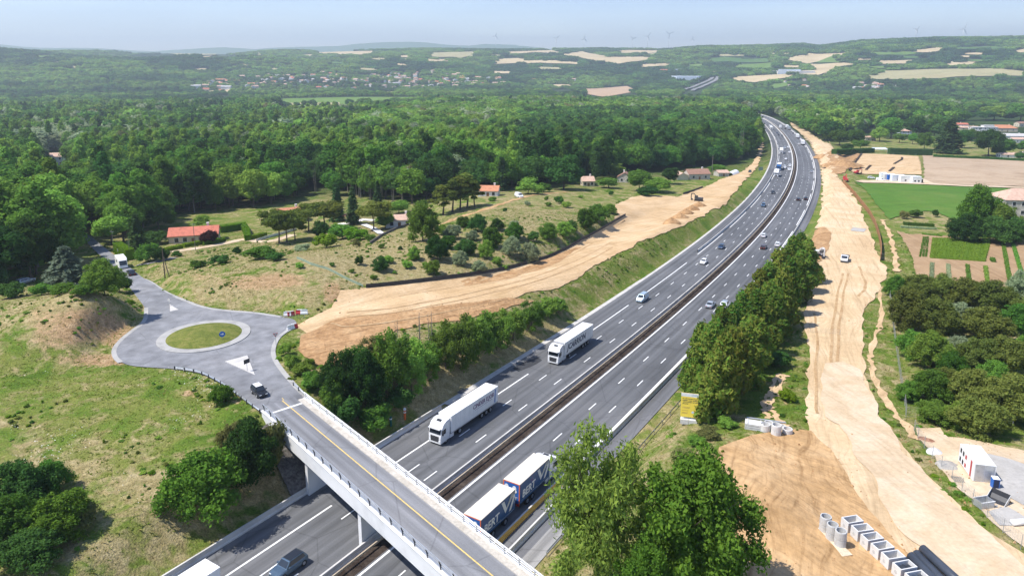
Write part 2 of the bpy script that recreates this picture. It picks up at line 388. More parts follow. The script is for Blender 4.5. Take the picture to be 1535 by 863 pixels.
# ------------------------------------------------------------------ side roads that shape the ground
def poly3(pts): 
    p = np.array(pts, float); w = uz(p[:, 0], p[:, 1], p[:, 2]); return np.column_stack([w, p[:, 2]])
BR = poly3([(345,560,5.2),(385,572,5.35),(428,607,5.7)])
ROADS.append((poly3([(118,350,-1.9),(150,380,0.),(190,412,2.6),(232,448,4.6),(262,478,5.1)]), 3.6, 4.))
_rc = np.array([-59.09, 128.28]); RZ = 5.2
ROADS.append((np.array([[_rc[0] + .1 * k, _rc[1], RZ] for k in (0, 1)]), 17.5, 5.))
ROADS.append((BR, 5.2, 4.))
SITE = poly3([(1480,900,4.6),(1440,840,4.5),(1330,740,3.9),(1268,640,2.4),(1252,540,.8),(1262,440,-1.6),(1268,380,-3.2),(1248,310,-6.),(1248,260,-8.4),(1225,215,-12.5)])
ROADS.append((SITE, 9., 8.))
PLAT = poly3([(452,485,5.3),(520,470,5.4),(620,455,4.8),(740,430,3.3),(850,390,1.),(950,345,-2.),(1040,300,-5.6),(1100,270,-8.4)])
ROADS.append((PLAT, 4.5, 6.))

# ------------------------------------------------------------------ ground sheet: rings of growing size round the place
ang = np.radians(np.concatenate([np.arange(-180, -50, 4.), np.arange(-50, 50, .22), np.arange(50, 180, 4.)]))
rad = np.concatenate([[2., 15.], np.geomspace(28, 26000, 900)])
AA, RR = np.meshgrid(ang, rad)
gx = (RR * np.sin(AA)).ravel(); gy = (RR * np.cos(AA)).ravel(); gz = terrain(gx, gy)
na, nr = len(ang), len(rad)
ii, jj = np.meshgrid(np.arange(nr - 1), np.arange(na), indexing='ij')
a_ = (ii * na + jj).ravel(); b_ = (ii * na + (jj + 1) % na).ravel()
quads = np.stack([a_, b_, b_ + na, a_ + na], 1)
gme = np_mesh('ground', np.column_stack([gx, gy, gz]), quads, [], True)
GPX, GPY = proj(gx, np.maximum(gy, .5), gz)
def blobs(px, py, L, d0=0.):
    """value painted on the ground from (px, py, rx, ry, value) patches"""
    v = np.full(px.shape, d0); 
    for x, y, rx, ry, q in L:
        k = np.exp(-((px - x) / rx) ** 2 - ((py - y) / ry) ** 2); v = v * (1 - k) + q * k
    return v
DRYL = [(100,640,260,90,.42),(60,560,120,50,.35),(220,610,180,50,.28),(70,700,60,30,.75),(250,725,140,30,.8),(200,680,60,40,.35),(130,830,130,40,.58),(330,740,130,40,.85),(400,700,60,40,.9),(20,850,60,25,.3),
    (110,470,75,38,1.0),(30,440,40,40,.6),(150,420,60,20,.5),(380,430,120,25,.75),(400,405,90,14,.3),(470,380,160,40,.8),(560,390,90,40,.85),(640,380,150,40,.72),(800,320,120,35,.66),(900,300,60,20,.45),
    (700,610,60,40,.95),(760,520,80,30,.8),(840,480,80,30,.7),(900,440,60,25,.35),(960,400,60,25,.25),(1030,340,70,30,.2),(1110,270,40,30,.15),(640,560,60,40,.9),(440,540,30,30,.3),
    (300,375,110,30,.62),(450,350,100,25,.5),(330,340,60,20,.3),(960,720,60,60,.5),(1000,650,50,30,.6),(1150,600,60,50,.35),(1180,560,30,50,.25),(1310,520,20,60,.4),(1330,610,30,60,.45),(1400,700,60,60,.6),(1450,500,120,60,.5),(1500,650,60,12,.3),(1350,330,60,50,.4),(1310,300,20,40,.15),(1350,370,20,40,.3),(1400,325,60,20,.6),(1225,340,20,40,.2)]
dry = blobs(GPX, GPY, DRYL, .45)
bare = blobs(GPX, GPY, [(130,480,60,26,.8),(100,500,40,22,.8),(180,505,35,22,.85),(70,500,30,40,.55),(60,470,22,25,.5),(150,540,70,12,.8),(370,425,70,16,.6),(420,420,50,14,.75),(300,415,30,12,.5),(500,440,20,20,.9),(240,690,60,20,.0),(80,665,40,14,.35),(250,585,25,9,.4),(285,590,16,8,.7),(360,600,30,14,.5),(700,620,50,30,.25),(620,620,40,30,.3),
    (1180,590,14,40,.5),(1210,420,10,60,.6),(1095,660,20,20,.2),(1020,680,20,20,.3),(1470,480,40,16,.3),(1450,600,60,14,.45),(1330,470,12,30,.4),(1340,350,8,50,.45),(1290,240,60,16,.6),(1230,235,20,20,.8),(860,400,20,8,.3),(450,520,14,24,.5),(480,350,60,10,.3)], 0.)
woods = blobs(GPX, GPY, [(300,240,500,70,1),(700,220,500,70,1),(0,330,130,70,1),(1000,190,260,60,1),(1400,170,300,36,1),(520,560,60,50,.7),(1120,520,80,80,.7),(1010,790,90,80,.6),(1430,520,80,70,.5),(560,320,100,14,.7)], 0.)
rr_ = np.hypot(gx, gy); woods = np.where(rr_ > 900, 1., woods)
for nm, arr in (('dry', dry), ('bare', bare), ('woods', woods)):
    at = gme.attributes.new(nm, 'FLOAT', 'POINT'); at.data.foreach_set('value', arr.astype(np.float32))
m, t, b = nt('meadow'); b.inputs['Roughness'].default_value = .95; b.inputs['Specular IOR Level'].default_value = .08
at = lambda n: N(t, 'ShaderNodeAttribute', attribute_name=n).outputs['Fac']
def add(a, c): 
    n = N(t, 'ShaderNodeMath', operation='ADD'); t.links.new(a, n.inputs[0])
    if isinstance(c, float): n.inputs[1].default_value = c
    else: t.links.new(c, n.inputs[1])
    return n.outputs[0]
n1 = noise(t, .11, 6, dist=.8); n2 = noise(t, .8, 5); n3 = noise(t, 4.5, 4); n4 = noise(t, .035, 3)
n5 = noise(t, .35, 5, dist=1.)
green = ramp(t, n1, [(.3, (.070, .130, .016)), (.44, (.118, .178, .026)), (.58, (.185, .200, .050)), (.72, (.13, .175, .034))])
straw = ramp(t, n2, [(.3, (.22, .18, .08)), (.5, (.33, .27, .135)), (.72, (.44, .365, .21))])
fd = add(add(at('dry'), mul(t, add(n5, -.5), 1.5)), mul(t, add(n1, -.5), 1.0))
c1 = mix(t, ramp(t, fd, [(.36, (0, 0, 0)), (.68, (1, 1, 1))]), green, straw)
earth = ramp(t, n2, [(.3, (.27, .17, .085)), (.55, (.40, .27, .15)), (.75, (.50, .36, .22))])
fb = add(at('bare'), mul(t, add(n2, -.5), .9))
c2 = mix(t, ramp(t, fb, [(.42, (0, 0, 0)), (.60, (1, 1, 1))]), c1, earth)
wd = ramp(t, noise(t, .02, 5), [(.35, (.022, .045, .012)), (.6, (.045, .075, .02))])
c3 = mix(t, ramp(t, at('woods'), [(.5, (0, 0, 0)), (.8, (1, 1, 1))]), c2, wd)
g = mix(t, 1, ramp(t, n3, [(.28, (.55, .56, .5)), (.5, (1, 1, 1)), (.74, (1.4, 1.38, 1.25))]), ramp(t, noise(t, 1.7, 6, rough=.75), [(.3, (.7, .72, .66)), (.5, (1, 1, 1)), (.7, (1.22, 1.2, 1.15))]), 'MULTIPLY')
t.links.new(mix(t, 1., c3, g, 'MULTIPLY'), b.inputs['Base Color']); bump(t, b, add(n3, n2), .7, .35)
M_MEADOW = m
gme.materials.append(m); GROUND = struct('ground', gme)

# ------------------------------------------------------------------ sheets laid on the ground
def dens(w, h):
    h = min(h, 1.0) if np.hypot(*np.asarray(w)[:, :2].T).mean() < 320 else h
    out = []
    for a, c in zip(w, np.roll(w, -1, 0)):
        L = np.hypot(*(c - a)[:2]); k = max(1, int(L / max(h, .004 * np.hypot(*a[:2]))))
        for q in range(k): out.append(a + (c - a) * q / k)
    return np.array(out)
def inpoly(x, y, P):
    x = np.asarray(x); y = np.asarray(y); c = np.zeros(x.shape, bool); j = len(P) - 1
    for i in range(len(P)):
        xi, yi = P[i][:2]; xj, yj = P[j][:2]
        if yi != yj: c ^= ((yi > y) != (yj > y)) & (x < (xj - xi) * (y - yi) / (yj - yi) + xi)
        j = i
    return c
def fill(poly, h, rag=0.):
    """triangulate a world polygon with inner points; returns verts xy and tris"""
    P = dens(np.asarray(poly)[:, :2], h)
    if rag:
        s = random.random() * 99; k = rag * np.maximum(1, np.hypot(*P.T) / 260)
        P = P + np.column_stack([fbm(P[:, 0] / 6. + s, P[:, 1] / 6., 1, 5) - .48, fbm(P[:, 0] / 6., P[:, 1] / 6. + s, 2, 5) - .48]) * 4.4 * k[:, None]
    lo, hi = P.min(0), P.max(0)
    X, Y = np.meshgrid(np.arange(lo[0], hi[0], h), np.arange(lo[1], hi[1], h * .87)); X = X + (np.arange(X.shape[0]) % 2)[:, None] * h / 2
    X, Y = X.ravel() + .01, Y.ravel() + .013; k = inpoly(X, Y, P); I = np.column_stack([X[k], Y[k]])
    n = len(P); allp = np.vstack([P, I])
    v, _, f, *_ = delaunay_2d_cdt([Vector(q) for q in allp], [(i, (i + 1) % n) for i in range(n)], [list(range(n))], 1, .02)
    return np.array([(q[0], q[1]) for q in v]), [q for q in f if len(q) == 3]
SHEETS = []
def sheet(name, pts, mat, lift=.05, h=None, rag=.5, world=False, zfun=None):
    P = np.asarray(pts, float)
    w = P if world else ground_safe(P[:, 0], P[:, 1])
    SHEETS.append(w[:, :2]); d = np.hypot(w[:, 0], w[:, 1]).mean(); h = h or max(1.3, d * .009)
    v, f = fill(w, h if not rag else min(h, 1.1 if d < 260 else 9), rag) if False else fill(w, h, rag)
    z = terrain(v[:, 0], v[:, 1]) if zfun is None else zfun(v[:, 0], v[:, 1])
    z = z + lift + .0007 * np.hypot(v[:, 0], v[:, 1]) * (zfun is None)
    me = np_mesh(name, np.column_stack([v, z]), f, mat, True); return struct(name, me), w
# motorway ribbons
def ribbon(name, t0, t1, w0, w1, mat, lift=0., step=4., mk=True):
    T = np.arange(t0, t1 + .01, step) if not isinstance(t0, np.ndarray) else t0
    k = max(1, int((w1 - w0) / 4)); W = np.linspace(w0, w1, k + 1)
    tt, ww = np.meshgrid(T, W, indexing='ij'); p = mpt(tt.ravel(), ww.ravel()); z = mz(tt.ravel()) + lift
    i, j = np.meshgrid(np.arange(len(T) - 1), np.arange(k), indexing='ij'); a = (i * (k + 1) + j).ravel()
    f = np.stack([a, a + 1, a + k + 2, a + k + 1], 1)
    v = np.column_stack([p, z]); uv = np.column_stack([ww.ravel(), np.interp(tt.ravel(), MT, MS)])
    if not mk: return v, f, uv
    return struct(name, np_mesh(name, v, f, mat, True, uv))
TE = 1560
ribbon('motorway', -150, TE, -14.6, -.15, M_ASPH)
ribbon('motorway', -150, TE, 2.55, 14.35, M_ASPH)
ribbon('hard_shoulder', -150, TE, 14.351, 17.2, M_ASPH3, .004)
ribbon('central_reservation', -150, TE, -.149, 2.549, M_SOIL_SHADE, -.02)
ribbon('shoulder_edging', 92, TE, -15.5, -14.601, M_CONC, .03)
ribbon('service_strip', -150, 88, 17.201, 19.3, M_ASPHG, .002)
ribbon('service_strip', -150, 88, -18.2, -14.95, M_ASPHG, .006)
ribbon('drainage_channel', 88, 190, -16.9, -15.501, M_CONC, .02)
def dashes(name, w, width, s0, s1, period, length, phase):
    V, F = [], []; o = 0
    k = math.floor((s0 - phase) / period)
    while phase + k * period < s1:
        a = phase + k * period; k += 1
        T = np.interp(np.linspace(a, a + length, max(2, int(length / 6) + 1)), MS, MT)
        v, f, _ = ribbon('', T, None, w - width / 2, w + width / 2, None, .008, mk=False); V.append(v); F.append(f + o); o += len(v)
    return struct(name, np_mesh(name, np.vstack(V), np.vstack(F), M_PAINT))
sA = lambda t: float(np.interp(t, MT, MS))
for w, ph in ((-6.5, sA(163.5) - 1.5), (-3.2, sA(163.4) - 1.5), (6.85, sA(157.5) - 1.5), (10.25, sA(158.5) - 1.5)):
    dashes('lane_marking', w, .2, sA(-140), sA(1500), 13, 3, ph)
dashes('edge_line', -9.75, .28, sA(-140), sA(1500), 52, 39, sA(72.5))
dashes('edge_line', 13.2, .3, sA(-140), sA(190), 1e4, 330, sA(-140))
dashes('edge_line', 13.2, .3, sA(190), sA(1500), 52, 39, sA(195))
for w, wd in ((-.35, .2), (2.95, .3)):
    T = np.arange(-150, 1540, 4.); v, f, uv = ribbon('', T, None, w - wd / 2, w + wd / 2, None, .008, mk=False); struct('edge_line', np_mesh('edge_line', v, f, M_PAINT))

# ------------------------------------------------------------------ side road, roundabout
OUT = [(119,349),(128,349),(145,362),(167,380),(192,399),(216,419),(227,423.5),(247.7,439),(273.8,449.5),(302.5,461.3),(339,466.5),(380,469),(421.7,475.6),(443,479),(445,489),(429.5,496.5),(416,508),(410,517),(408.7,525),(411,538),(419,551),(440,577),(469,606),
       (416,634),(400,624),(373,606),(339,580),(318,568),(300,559.5),(278,555.5),(260.8,553.5),(234.7,551.8),(198,549.5),(180,543.4),(172,535),(170,527.8),(173,519),(182,509),(198,496.5),(213,486),(219,477),(219,468),(216.4,460),(206,447),(190,426),(180,408),(160,392),(136,371)]
def smooth_closed(P, n=3):
    P = np.asarray(P, float)
    for _ in range(n):
        Q = np.roll(P, -1, 0); P = np.stack([P * .75 + Q * .25, P * .25 + Q * .75], 1).reshape(-1, 2)
    return P
def smooth_open(P, n=2):
    P = np.asarray(P, float)
    for _ in range(n):
        a, c = P[:-1], P[1:]; Q = np.stack([a * .75 + c * .25, a * .25 + c * .75], 1).reshape(-1, P.shape[1]); P = np.vstack([P[:1], Q, P[-1:]])
    return P
_, ROADW = sheet('side_road', smooth_closed(OUT, 2), M_ASPH4, .03, 1.6, 0)
def line_strip(name, px, wid, mat, lift, h=0, world=None, close=False):
    """flat or raised strip along a pixel line on the ground"""
    w = ground(*np.array(px, float).T) if world is None else np.asarray(world, float)
    w = np.column_stack([w[:, :2], w[:, 2] if w.shape[1] > 2 else terrain(w[:, 0], w[:, 1])])
    if close: w = np.vstack([w, w[:1]])
    d = np.gradient(w[:, :2], axis=0); d /= np.linalg.norm(d, axis=1)[:, None] + 1e-9; n = np.column_stack([-d[:, 1], d[:, 0]])
    if name == 'path':
        q = np.linspace(0, 1, 6 * len(w)); u = np.linspace(0, 1, len(w)); w = np.stack([np.interp(q, u, w[:, i]) for i in range(3)], 1); n = np.stack([np.interp(q, u, n[:, i]) for i in range(2)], 1); w[:, 2] = terrain(w[:, 0], w[:, 1])
        rut = mat is M_RUT; wid = (wid * ((.75 if rut else .35) + (.45 if rut else 1.2) * vnoise(q * len(q) / 3., q * 0, 5)))[:, None]; w[:, :2] += n * ((vnoise(q * len(q) / (14. if rut else 5.), q * 0, 9) - .5) * .7)[:, None]
    l, r = w[:, :2] + n * wid / 2, w[:, :2] - n * wid / 2; z = w[:, 2] + lift
    if h == 0:
        v = np.empty((2 * len(w), 3)); v[0::2] = np.column_stack([l, z]); v[1::2] = np.column_stack([r, z])
        f = [(2 * i, 2 * i + 1, 2 * i + 3, 2 * i + 2) for i in range(len(w) - 1)]
        return np_mesh(name, v, f, mat)
    v = np.empty((4 * len(w), 3)); v[0::4] = np.column_stack([l, z - .3]); v[1::4] = np.column_stack([l, z + h]); v[2::4] = np.column_stack([r, z + h]); v[3::4] = np.column_stack([r, z - .3])
    f = [(4 * i + q, 4 * i + q + 4, 4 * i + q + 5, 4 * i + q + 1) for i in range(len(w) - 1) for q in range(3)]
    return np_mesh(name, v, f, mat)
for L in ([(216,419),(227,423.5),(247.7,439),(273.8,449.5),(302.5,461.3),(339,466.5),(380,469),(421.7,475.6)], [(445,490),(429.5,496.5),(415,508),(408.7,525),(411,538),(419,551),(440,577),(469,606)], [(219,462),(219,477),(213,486),(198,496.5),(182,509),(170,524),(172,536),(181,544)]):
    struct('kerb', line_strip('kerb', smooth_open(L), .8, M_KERB, .02, .13))
def ring(name, r0, r1, z, mat, c=_rc, n=72, dome=0., z0=None):
    a = np.linspace(0, 2 * math.pi, n, endpoint=False); v = []; rs = [r0, r1] if r0 > 0 else list(np.linspace(.05, r1, 8))
    prof = []
    for r in rs: prof.append((r, z + (dome * (1 - (r / r1) ** 2) if dome else 0)))
    if z0 is not None: prof = [(r1, z0)] + prof[::-1] + ([(r0, z0)] if r0 > 0 else [])
    for r, zz in prof: v.append(np.column_stack([c[0] + r * np.cos(a), c[1] + r * np.sin(a), np.full(n, zz)]))
    f = [(j * n + k, j * n + (k + 1) % n, (j + 1) * n + (k + 1) % n, (j + 1) * n + k) for j in range(len(prof) - 1) for k in range(n)]
    return struct(name, np_mesh(name, np.vstack(v), f, mat))
ring('roundabout_apron', 6.75, 8.35, RZ + .2, M_KERB, z0=RZ - .1)
_ = None
ring('roundabout_grass', 0, 6.75, RZ + .22, M_ISLE, dome=.9)
for T3 in ([(254.5,458.5),(282,473),(256,478)], [(337.5,543),(371,534),(382,562.5)]):
    w = ground(*np.array(T3, float).T); mb = MB(); zt = w[:, 2].mean() + .2
    mb.add([(*q[:2], zt) for q in w] + [(*q[:2], zt - .4) for q in w], [(0, 1, 2), (0, 3, 4, 1), (1, 4, 5, 2), (2, 5, 3, 0)])
    struct('splitter_island', mb.mesh('splitter_island', M_CONC))
for L, wd in (([(202,422),(214,434),(228,446),(252,460)], .16), ([(382,562),(395,574),(420,594),(443,617)], .16)):
    struct('centre_line', line_strip('centre_line', smooth_open(L), wd * .8, M_PAINTY, .09))
for a, c in (((222,488.5),(250,482)), ((376,529.5),(408,518.5))):
    A, B = ground(*np.array([a, c], float).T)
    for k in range(5):
        p0 = A + (B - A) * (k / 5); p1 = A + (B - A) * ((k + .6) / 5); struct('give_way_line', line_strip('give_way_line', None, .5, M_PAINT, .1, world=[p0, p1]))
# ------------------------------------------------------------------ earthworks
sheet('dirt_track', [(462,478),(500,463),(511,436),(549,433),(600,426.5),(700,414),(760,404),(820,387),(870,361),(920,333.5),(926,322),(921,307),(945,297),(965,293),(1015,296),(1055,282),(1090,266),(1113,258),(1130,243),(1139,226),(1141,210),(1145,222),(1139,243),(1125,262),(1108,281),(1090,304),(1060,320),(1020,340),(960,364),(900,394),(865,420),(835,432),(770,449),(690,461),(600,474),(500,490),(462,502),(445,490)], M_DIRT, .06, 1.8, .5)
sheet('dirt_bank', [(450,504),(505,480),(628,464),(760,447),(800,452),(700,480),(640,486),(594,494),(560,520),(530,545),(495,552),(470,546),(448,528)], M_DIRT2, .07, 1.3, .6)
sheet('dirt_bank', [(700,430),(760,419),(830,398),(868,372),(858,371),(800,396),(740,413),(690,422)], M_DIRT2, .09, 1.6, .5)
sheet('haul_road', [(1183,183),(1197,190),(1213,199),(1234,213),(1252,226),(1258,240),(1252,262),(1266,277),(1291,313),(1315,380),(1325,398),(1331,416),(1322,428),(1303,458),(1294,470),(1292,546),(1316,625),(1331,640),(1370,690),(1422,746),(1487,801),(1560,850),(1600,930),(1360,930),(1250,800),(1215,640),(1208,600),(1212,560),(1213,520),(1205,487),(1207,470),(1216,430),(1214,395),(1218,360),(1228,330),(1233,300),(1232,262),(1228,240),(1214,215),(1197,198)], M_DIRTH, .06, 1.8, .5)
sheet('spoil_ground', [(1215,648),(1185,646),(1130,652),(1088,672),(1072,698),(1082,740),(1092,780),(1105,863),(1110,930),(1420,930),(1385,863),(1330,800),(1290,745),(1265,705),(1235,668)], M_DIRT3, .12, 1.5, .6)
sheet('gravel_track', [(1234,546),(1262,544),(1291,556),(1314,625),(1333,640),(1357,679),(1422,752),(1487,806),(1535,848),(1600,930),(1470,930),(1400,838),(1351,794),(1317,742),(1281,677),(1258,638),(1239,625),(1229,570)], M_GRAVEL, .17, 1.8, .45)
for L, w_ in (([(1236,205),(1246,235),(1249,262),(1258,290),(1272,318),(1284,350),(1286,395)], .55), ([(1240,205),(1251,235),(1254,262),(1263,290),(1277,318),(1289,350),(1291,395)], .55), ([(1246,285),(1252,310),(1262,335),(1275,352),(1288,356)], .5), ([(1250,285),(1257,310),(1267,333),(1279,348),(1292,351)], .5), ([(1262,410),(1254,450),(1248,500),(1244,545)], .6), ([(1270,410),(1263,450),(1258,500),(1254,545)], .6), ([(1286,400),(1296,420),(1300,432),(1285,445)], .7), ([(1218,470),(1226,500),(1224,560),(1222,620)], .5),
    ([(520,470),(600,462),(700,441),(800,418),(880,386),(940,350)], .6), ([(520,477),(600,469),(700,448),(805,424),(888,391),(948,354)], .6), ([(600,445),(700,428),(780,412),(850,388),(900,360),(935,330)], .5), ([(940,345),(990,318),(1040,292),(1085,272)], .7), ([(955,348),(1005,322),(1052,296),(1095,274)], .7), ([(495,486),(520,492),(580,484),(640,475),(760,449)], .6)):
    struct('path', line_strip('path', smooth_open(L), w_, M_RUT, .22))
sheet('gravel_patch', [(1278,342),(1298,344),(1296,349),(1276,347)], M_GRAVEL2, .16, .8, .2)
sheet('dirt_bank', [(1224,345),(1238,342),(1247,352),(1243,372),(1226,395),(1214,400),(1208,385),(1216,362)], M_DIRT2, .2, 1.4, .5)
sheet('gravel_yard', [(1367,641),(1411,643),(1422,656),(1470,664),(1535,677),(1580,690),(1590,850),(1534,826),(1487,787),(1456,750),(1409,698),(1377,659)], M_GRAVEL, .07, 1.3, .5)
sheet('gravel_patch', [(1442,690),(1450,682),(1478,679),(1520,690),(1560,705),(1560,745),(1530,758),(1500,742),(1480,715)], M_GRAVEL2, .13, 1.3, .4)
sheet('gravel_patch', [(1480,768),(1510,760),(1540,778),(1536,790),(1500,789)], M_GRAVEL2, .13, 1., .3)
# fields at the right
sheet('green_field', [(1281,273.5),(1330,276),(1385,278),(1448,281),(1540,284.5),(1560,300),(1540,318),(1500,332),(1430,330),(1400,318),(1385,317),(1343,326),(1334,330),(1317,311),(1297,284)], M_LAWN, .06, None, .3)
sheet('stubble_field', [(1383,234),(1460,236),(1540,239.5),(1580,241),(1580,283),(1535,280.5),(1448,278),(1398,275.5),(1385,269)], M_PLOW, .06, None, .3)
sheet('excavation_floor', [(1291.5,231),(1330,232),(1377.5,235),(1381,262.6),(1330,262),(1281,260),(1273,255)], M_DIRT, .06, None, .3)
sheet('excavation_floor', [(1240,232),(1258,226),(1290,230),(1275,250),(1262,262),(1245,262)], M_DIRT2, .1, None, .8)
sheet('vegetable_plot', [(1343,347),(1365,352),(1398,352),(1440,357),(1492,359),(1560,361),(1560,452),(1500,447),(1430,440),(1372,430),(1372,408),(1369,388),(1352,356)], M_SOIL, .06, None, .3)
sheet('field_path', [(1385,269.5),(1400,276),(1448,278.8),(1535,281.5),(1535,283.6),(1448,280.6),(1330,275.4),(1282,272.8),(1290,271)], M_GRAVEL, .2, None, .0)
sheet('asphalt_patch', [(770,553),(789,541),(806,536),(812,541),(795,552),(778,558)], M_PATCH, .03, .8, .3); sheet('asphalt_patch', [(684,588),(694,583),(700,586),(690,591)], M_ASPH, .03, .8, .2)
struct('path', line_strip('path', smooth_open([(1322,330),(1330,345),(1338,365),(1342,385),(1344,408)]), 1.6, M_DIRT, .3))
for L in ([(1176,562),(1166,585),(1153,602),(1160,622),(1178,640)], [(1168,560),(1155,585),(1145,605),(1152,628)], [(1318,430),(1322,470),(1308,520),(1304,548),(1318,585),(1345,625),(1376,660)]):
    struct('path', line_strip('path', smooth_open(L), 1.1, M_DIRT, .12))
struct('path', line_strip('path', smooth_open([(205,398),(215,396),(240,392),(262,386)]), 2.6, M_ASPHG, .12))
struct('driveway', line_strip('driveway', smooth_open([(255,378),(300,372),(345,364),(365,358),(400,365),(440,352)]), 3., M_GRAVEL, .15))
HAZE_D = 1.45e-4
# ------------------------------------------------------------------ foliage
def leaf_mat(name, c, hue=.016, val=.40, trans=.38, c2=None, warm=.25):
    m = bpy.data.materials.new(name); m.use_nodes = True; MATS[name] = m; t = m.node_tree
    for n in list(t.nodes): t.nodes.remove(n)
    out = N(t, 'ShaderNodeOutputMaterial'); oi = N(t, 'ShaderNodeObjectInfo'); ge = N(t, 'ShaderNodeNewGeometry')
    hs = N(t, 'ShaderNodeHueSaturation'); hs.inputs['Color'].default_value = (*c, 1)
    c2 = c2 or (c[0] * 1.55, c[1] * 1.25, c[2] * 1.1)
    base = mix(t, mul(t, ge.outputs['Random Per Island'], warm * 2), c, c2); t.links.new(base, hs.inputs['Color'])
    def mr(src, a, b):
        n = N(t, 'ShaderNodeMapRange'); n.inputs['To Min'].default_value = a; n.inputs['To Max'].default_value = b; t.links.new(src, n.inputs['Value']); return n.outputs[0]
    t.links.new(mr(oi.outputs['Random'], .507 - hue, .507 + hue), hs.inputs['Hue'])
    wn = N(t, 'ShaderNodeTexWhiteNoise', noise_dimensions='1D'); t.links.new(oi.outputs['Random'], wn.inputs['W'])
    t.links.new(mr(wn.outputs['Value'], 1 - val, 1 + val), hs.inputs['Value'])
    hs.inputs['Saturation'].default_value = 1.08
    d = N(t, 'ShaderNodeBsdfDiffuse'); tr = N(t, 'ShaderNodeBsdfTranslucent'); mx = N(t, 'ShaderNodeMixShader'); mx.inputs[0].default_value = trans
    t.links.new(hs.outputs[0], d.inputs['Color']); t.links.new(hs.outputs[0], tr.inputs['Color'])
    t.links.new(d.outputs[0], mx.inputs[1]); t.links.new(tr.outputs[0], mx.inputs[2]); t.links.new(mx.outputs[0], out.inputs['Surface']); return m
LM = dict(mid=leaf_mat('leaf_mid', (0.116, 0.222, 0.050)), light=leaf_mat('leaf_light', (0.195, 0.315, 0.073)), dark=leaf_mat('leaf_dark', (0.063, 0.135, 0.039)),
          silver=leaf_mat('leaf_silver', (0.278, 0.348, 0.209), val=.2), conifer=leaf_mat('needle_dark', (0.065, 0.120, 0.047), val=.2), cypress=leaf_mat('needle_cypress', (0.121, 0.225, 0.047), hue=.03, val=.25, c2=(.30, .215, .06)),
          pine=leaf_mat('needle_pine', (0.137, 0.176, 0.046), val=.2), purple=leaf_mat('leaf_purple', (.055, .03, .032), .01, .1), willow=leaf_mat('leaf_willow', (0.205, 0.290, 0.073), .01, .15), oak=leaf_mat('leaf_oak', (0.118, 0.216, 0.043), .01, .1, trans=.35), hedge=leaf_mat('leaf_hedge', (0.144, 0.246, 0.036), .02, .2),
          bluecedar=leaf_mat('needle_blue', (0.143, 0.193, 0.138), .01, .1), dry=leaf_mat('leaf_dry', (.175, .19, .075), .02, .2), olive=leaf_mat('leaf_olive', (.150, .190, .055), .012, .25), crop=leaf_mat('leaf_crop', (.17, .26, .05), .004, .06), brown=leaf_mat('twig_grey', (.19, .165, .13), .01, .15))
M_BARK = plain('bark', (.13, .10, .075), .9, .2, 6); M_BARKG = plain('bark_grey', (.21, .19, .16), .9, .15, 6)
RNG = np.random.default_rng(11)
def leaves(pos, nrm, size, aspect=1.5):
    n = len(pos); nrm = nrm / (np.linalg.norm(nrm, axis=1)[:, None] + 1e-9)
    r = RNG.normal(size=(n, 3)); u = np.cross(nrm, r); u /= np.linalg.norm(u, axis=1)[:, None] + 1e-9; w = np.cross(nrm, u)
    s = (size * RNG.choice([.6, .85, 1., 1.3, 1.7], n) * RNG.uniform(.8, 1.2, n))[:, None]; a = u * s * aspect * .5; c = w * s * .5
    v = np.stack([pos - a, pos + c * .9 - a * .1, pos + a, pos - c * .9 + a * .1], 1).reshape(-1, 3)
    return v, np.arange(4 * n).reshape(n, 4)
def blob_core(c, r, seed):
    """rough ball of few faces that fills the inside of a leaf clump"""
    vs = []; fs = []; n = 6
    for j, (ph) in enumerate((-1.2, -.4, .4, 1.2)):
        for k in range(n):
            a = 2 * math.pi * (k + .5 * j) / n; q = r * (.85 + .3 * _h(np.int64(k), np.int64(j), seed)); vs.append((c[0] + q * math.cos(ph) * math.cos(a), c[1] + q * math.cos(ph) * math.sin(a), c[2] + q * math.sin(ph)))
    for j in range(3):
        for k in range(n): fs.append((j * n + k, j * n + (k + 1) % n, (j + 1) * n + (k + 1) % n, (j + 1) * n + k))
    return np.array(vs), np.array(fs)
def crown_from_lobes(name, L, n, size, mat, core=.72, tilt=.75, up=-.45, aspect=1.5, shell=(.72, 1.08), squash=1.):
    L = np.array(L, float); wgt = L[:, 3] ** 2; wgt /= wgt.sum(); V, F = [], []; o = 0
    idx = RNG.choice(len(L), n, p=wgt); d = RNG.normal(size=(n, 3)); d /= np.linalg.norm(d, axis=1)[:, None]
    d[:, 2] = np.where(d[:, 2] < up, -d[:, 2], d[:, 2])
    rr = L[idx, 3] * np.where(RNG.uniform(size=n) < .08, RNG.uniform(1., 1.5, n), RNG.uniform(*shell, n))
    p = L[idx, :3] + d * rr[:, None] * np.array([1, 1, squash])
    keep = np.ones(n, bool)
    for k in range(len(L)):
        keep &= ~((idx != k) & (np.linalg.norm((p - L[k, :3]) / np.array([1, 1, squash]), axis=1) < L[k, 3] * .62))
    p, d = p[keep], d[keep]
    v, f = leaves(p, d + RNG.normal(size=d.shape) * tilt * .6, size, aspect); V.append(v); F.append(f); o = len(v)
    if core:
        for k, l in enumerate(L):
            v, f = blob_core(l[:3], l[3] * core, k); v[:, 2] = l[2] + (v[:, 2] - l[2]) * squash; V.append(v); F.append(f + o); o += len(v)
    return np_mesh(name, np.vstack(V), np.vstack(F), mat, False)
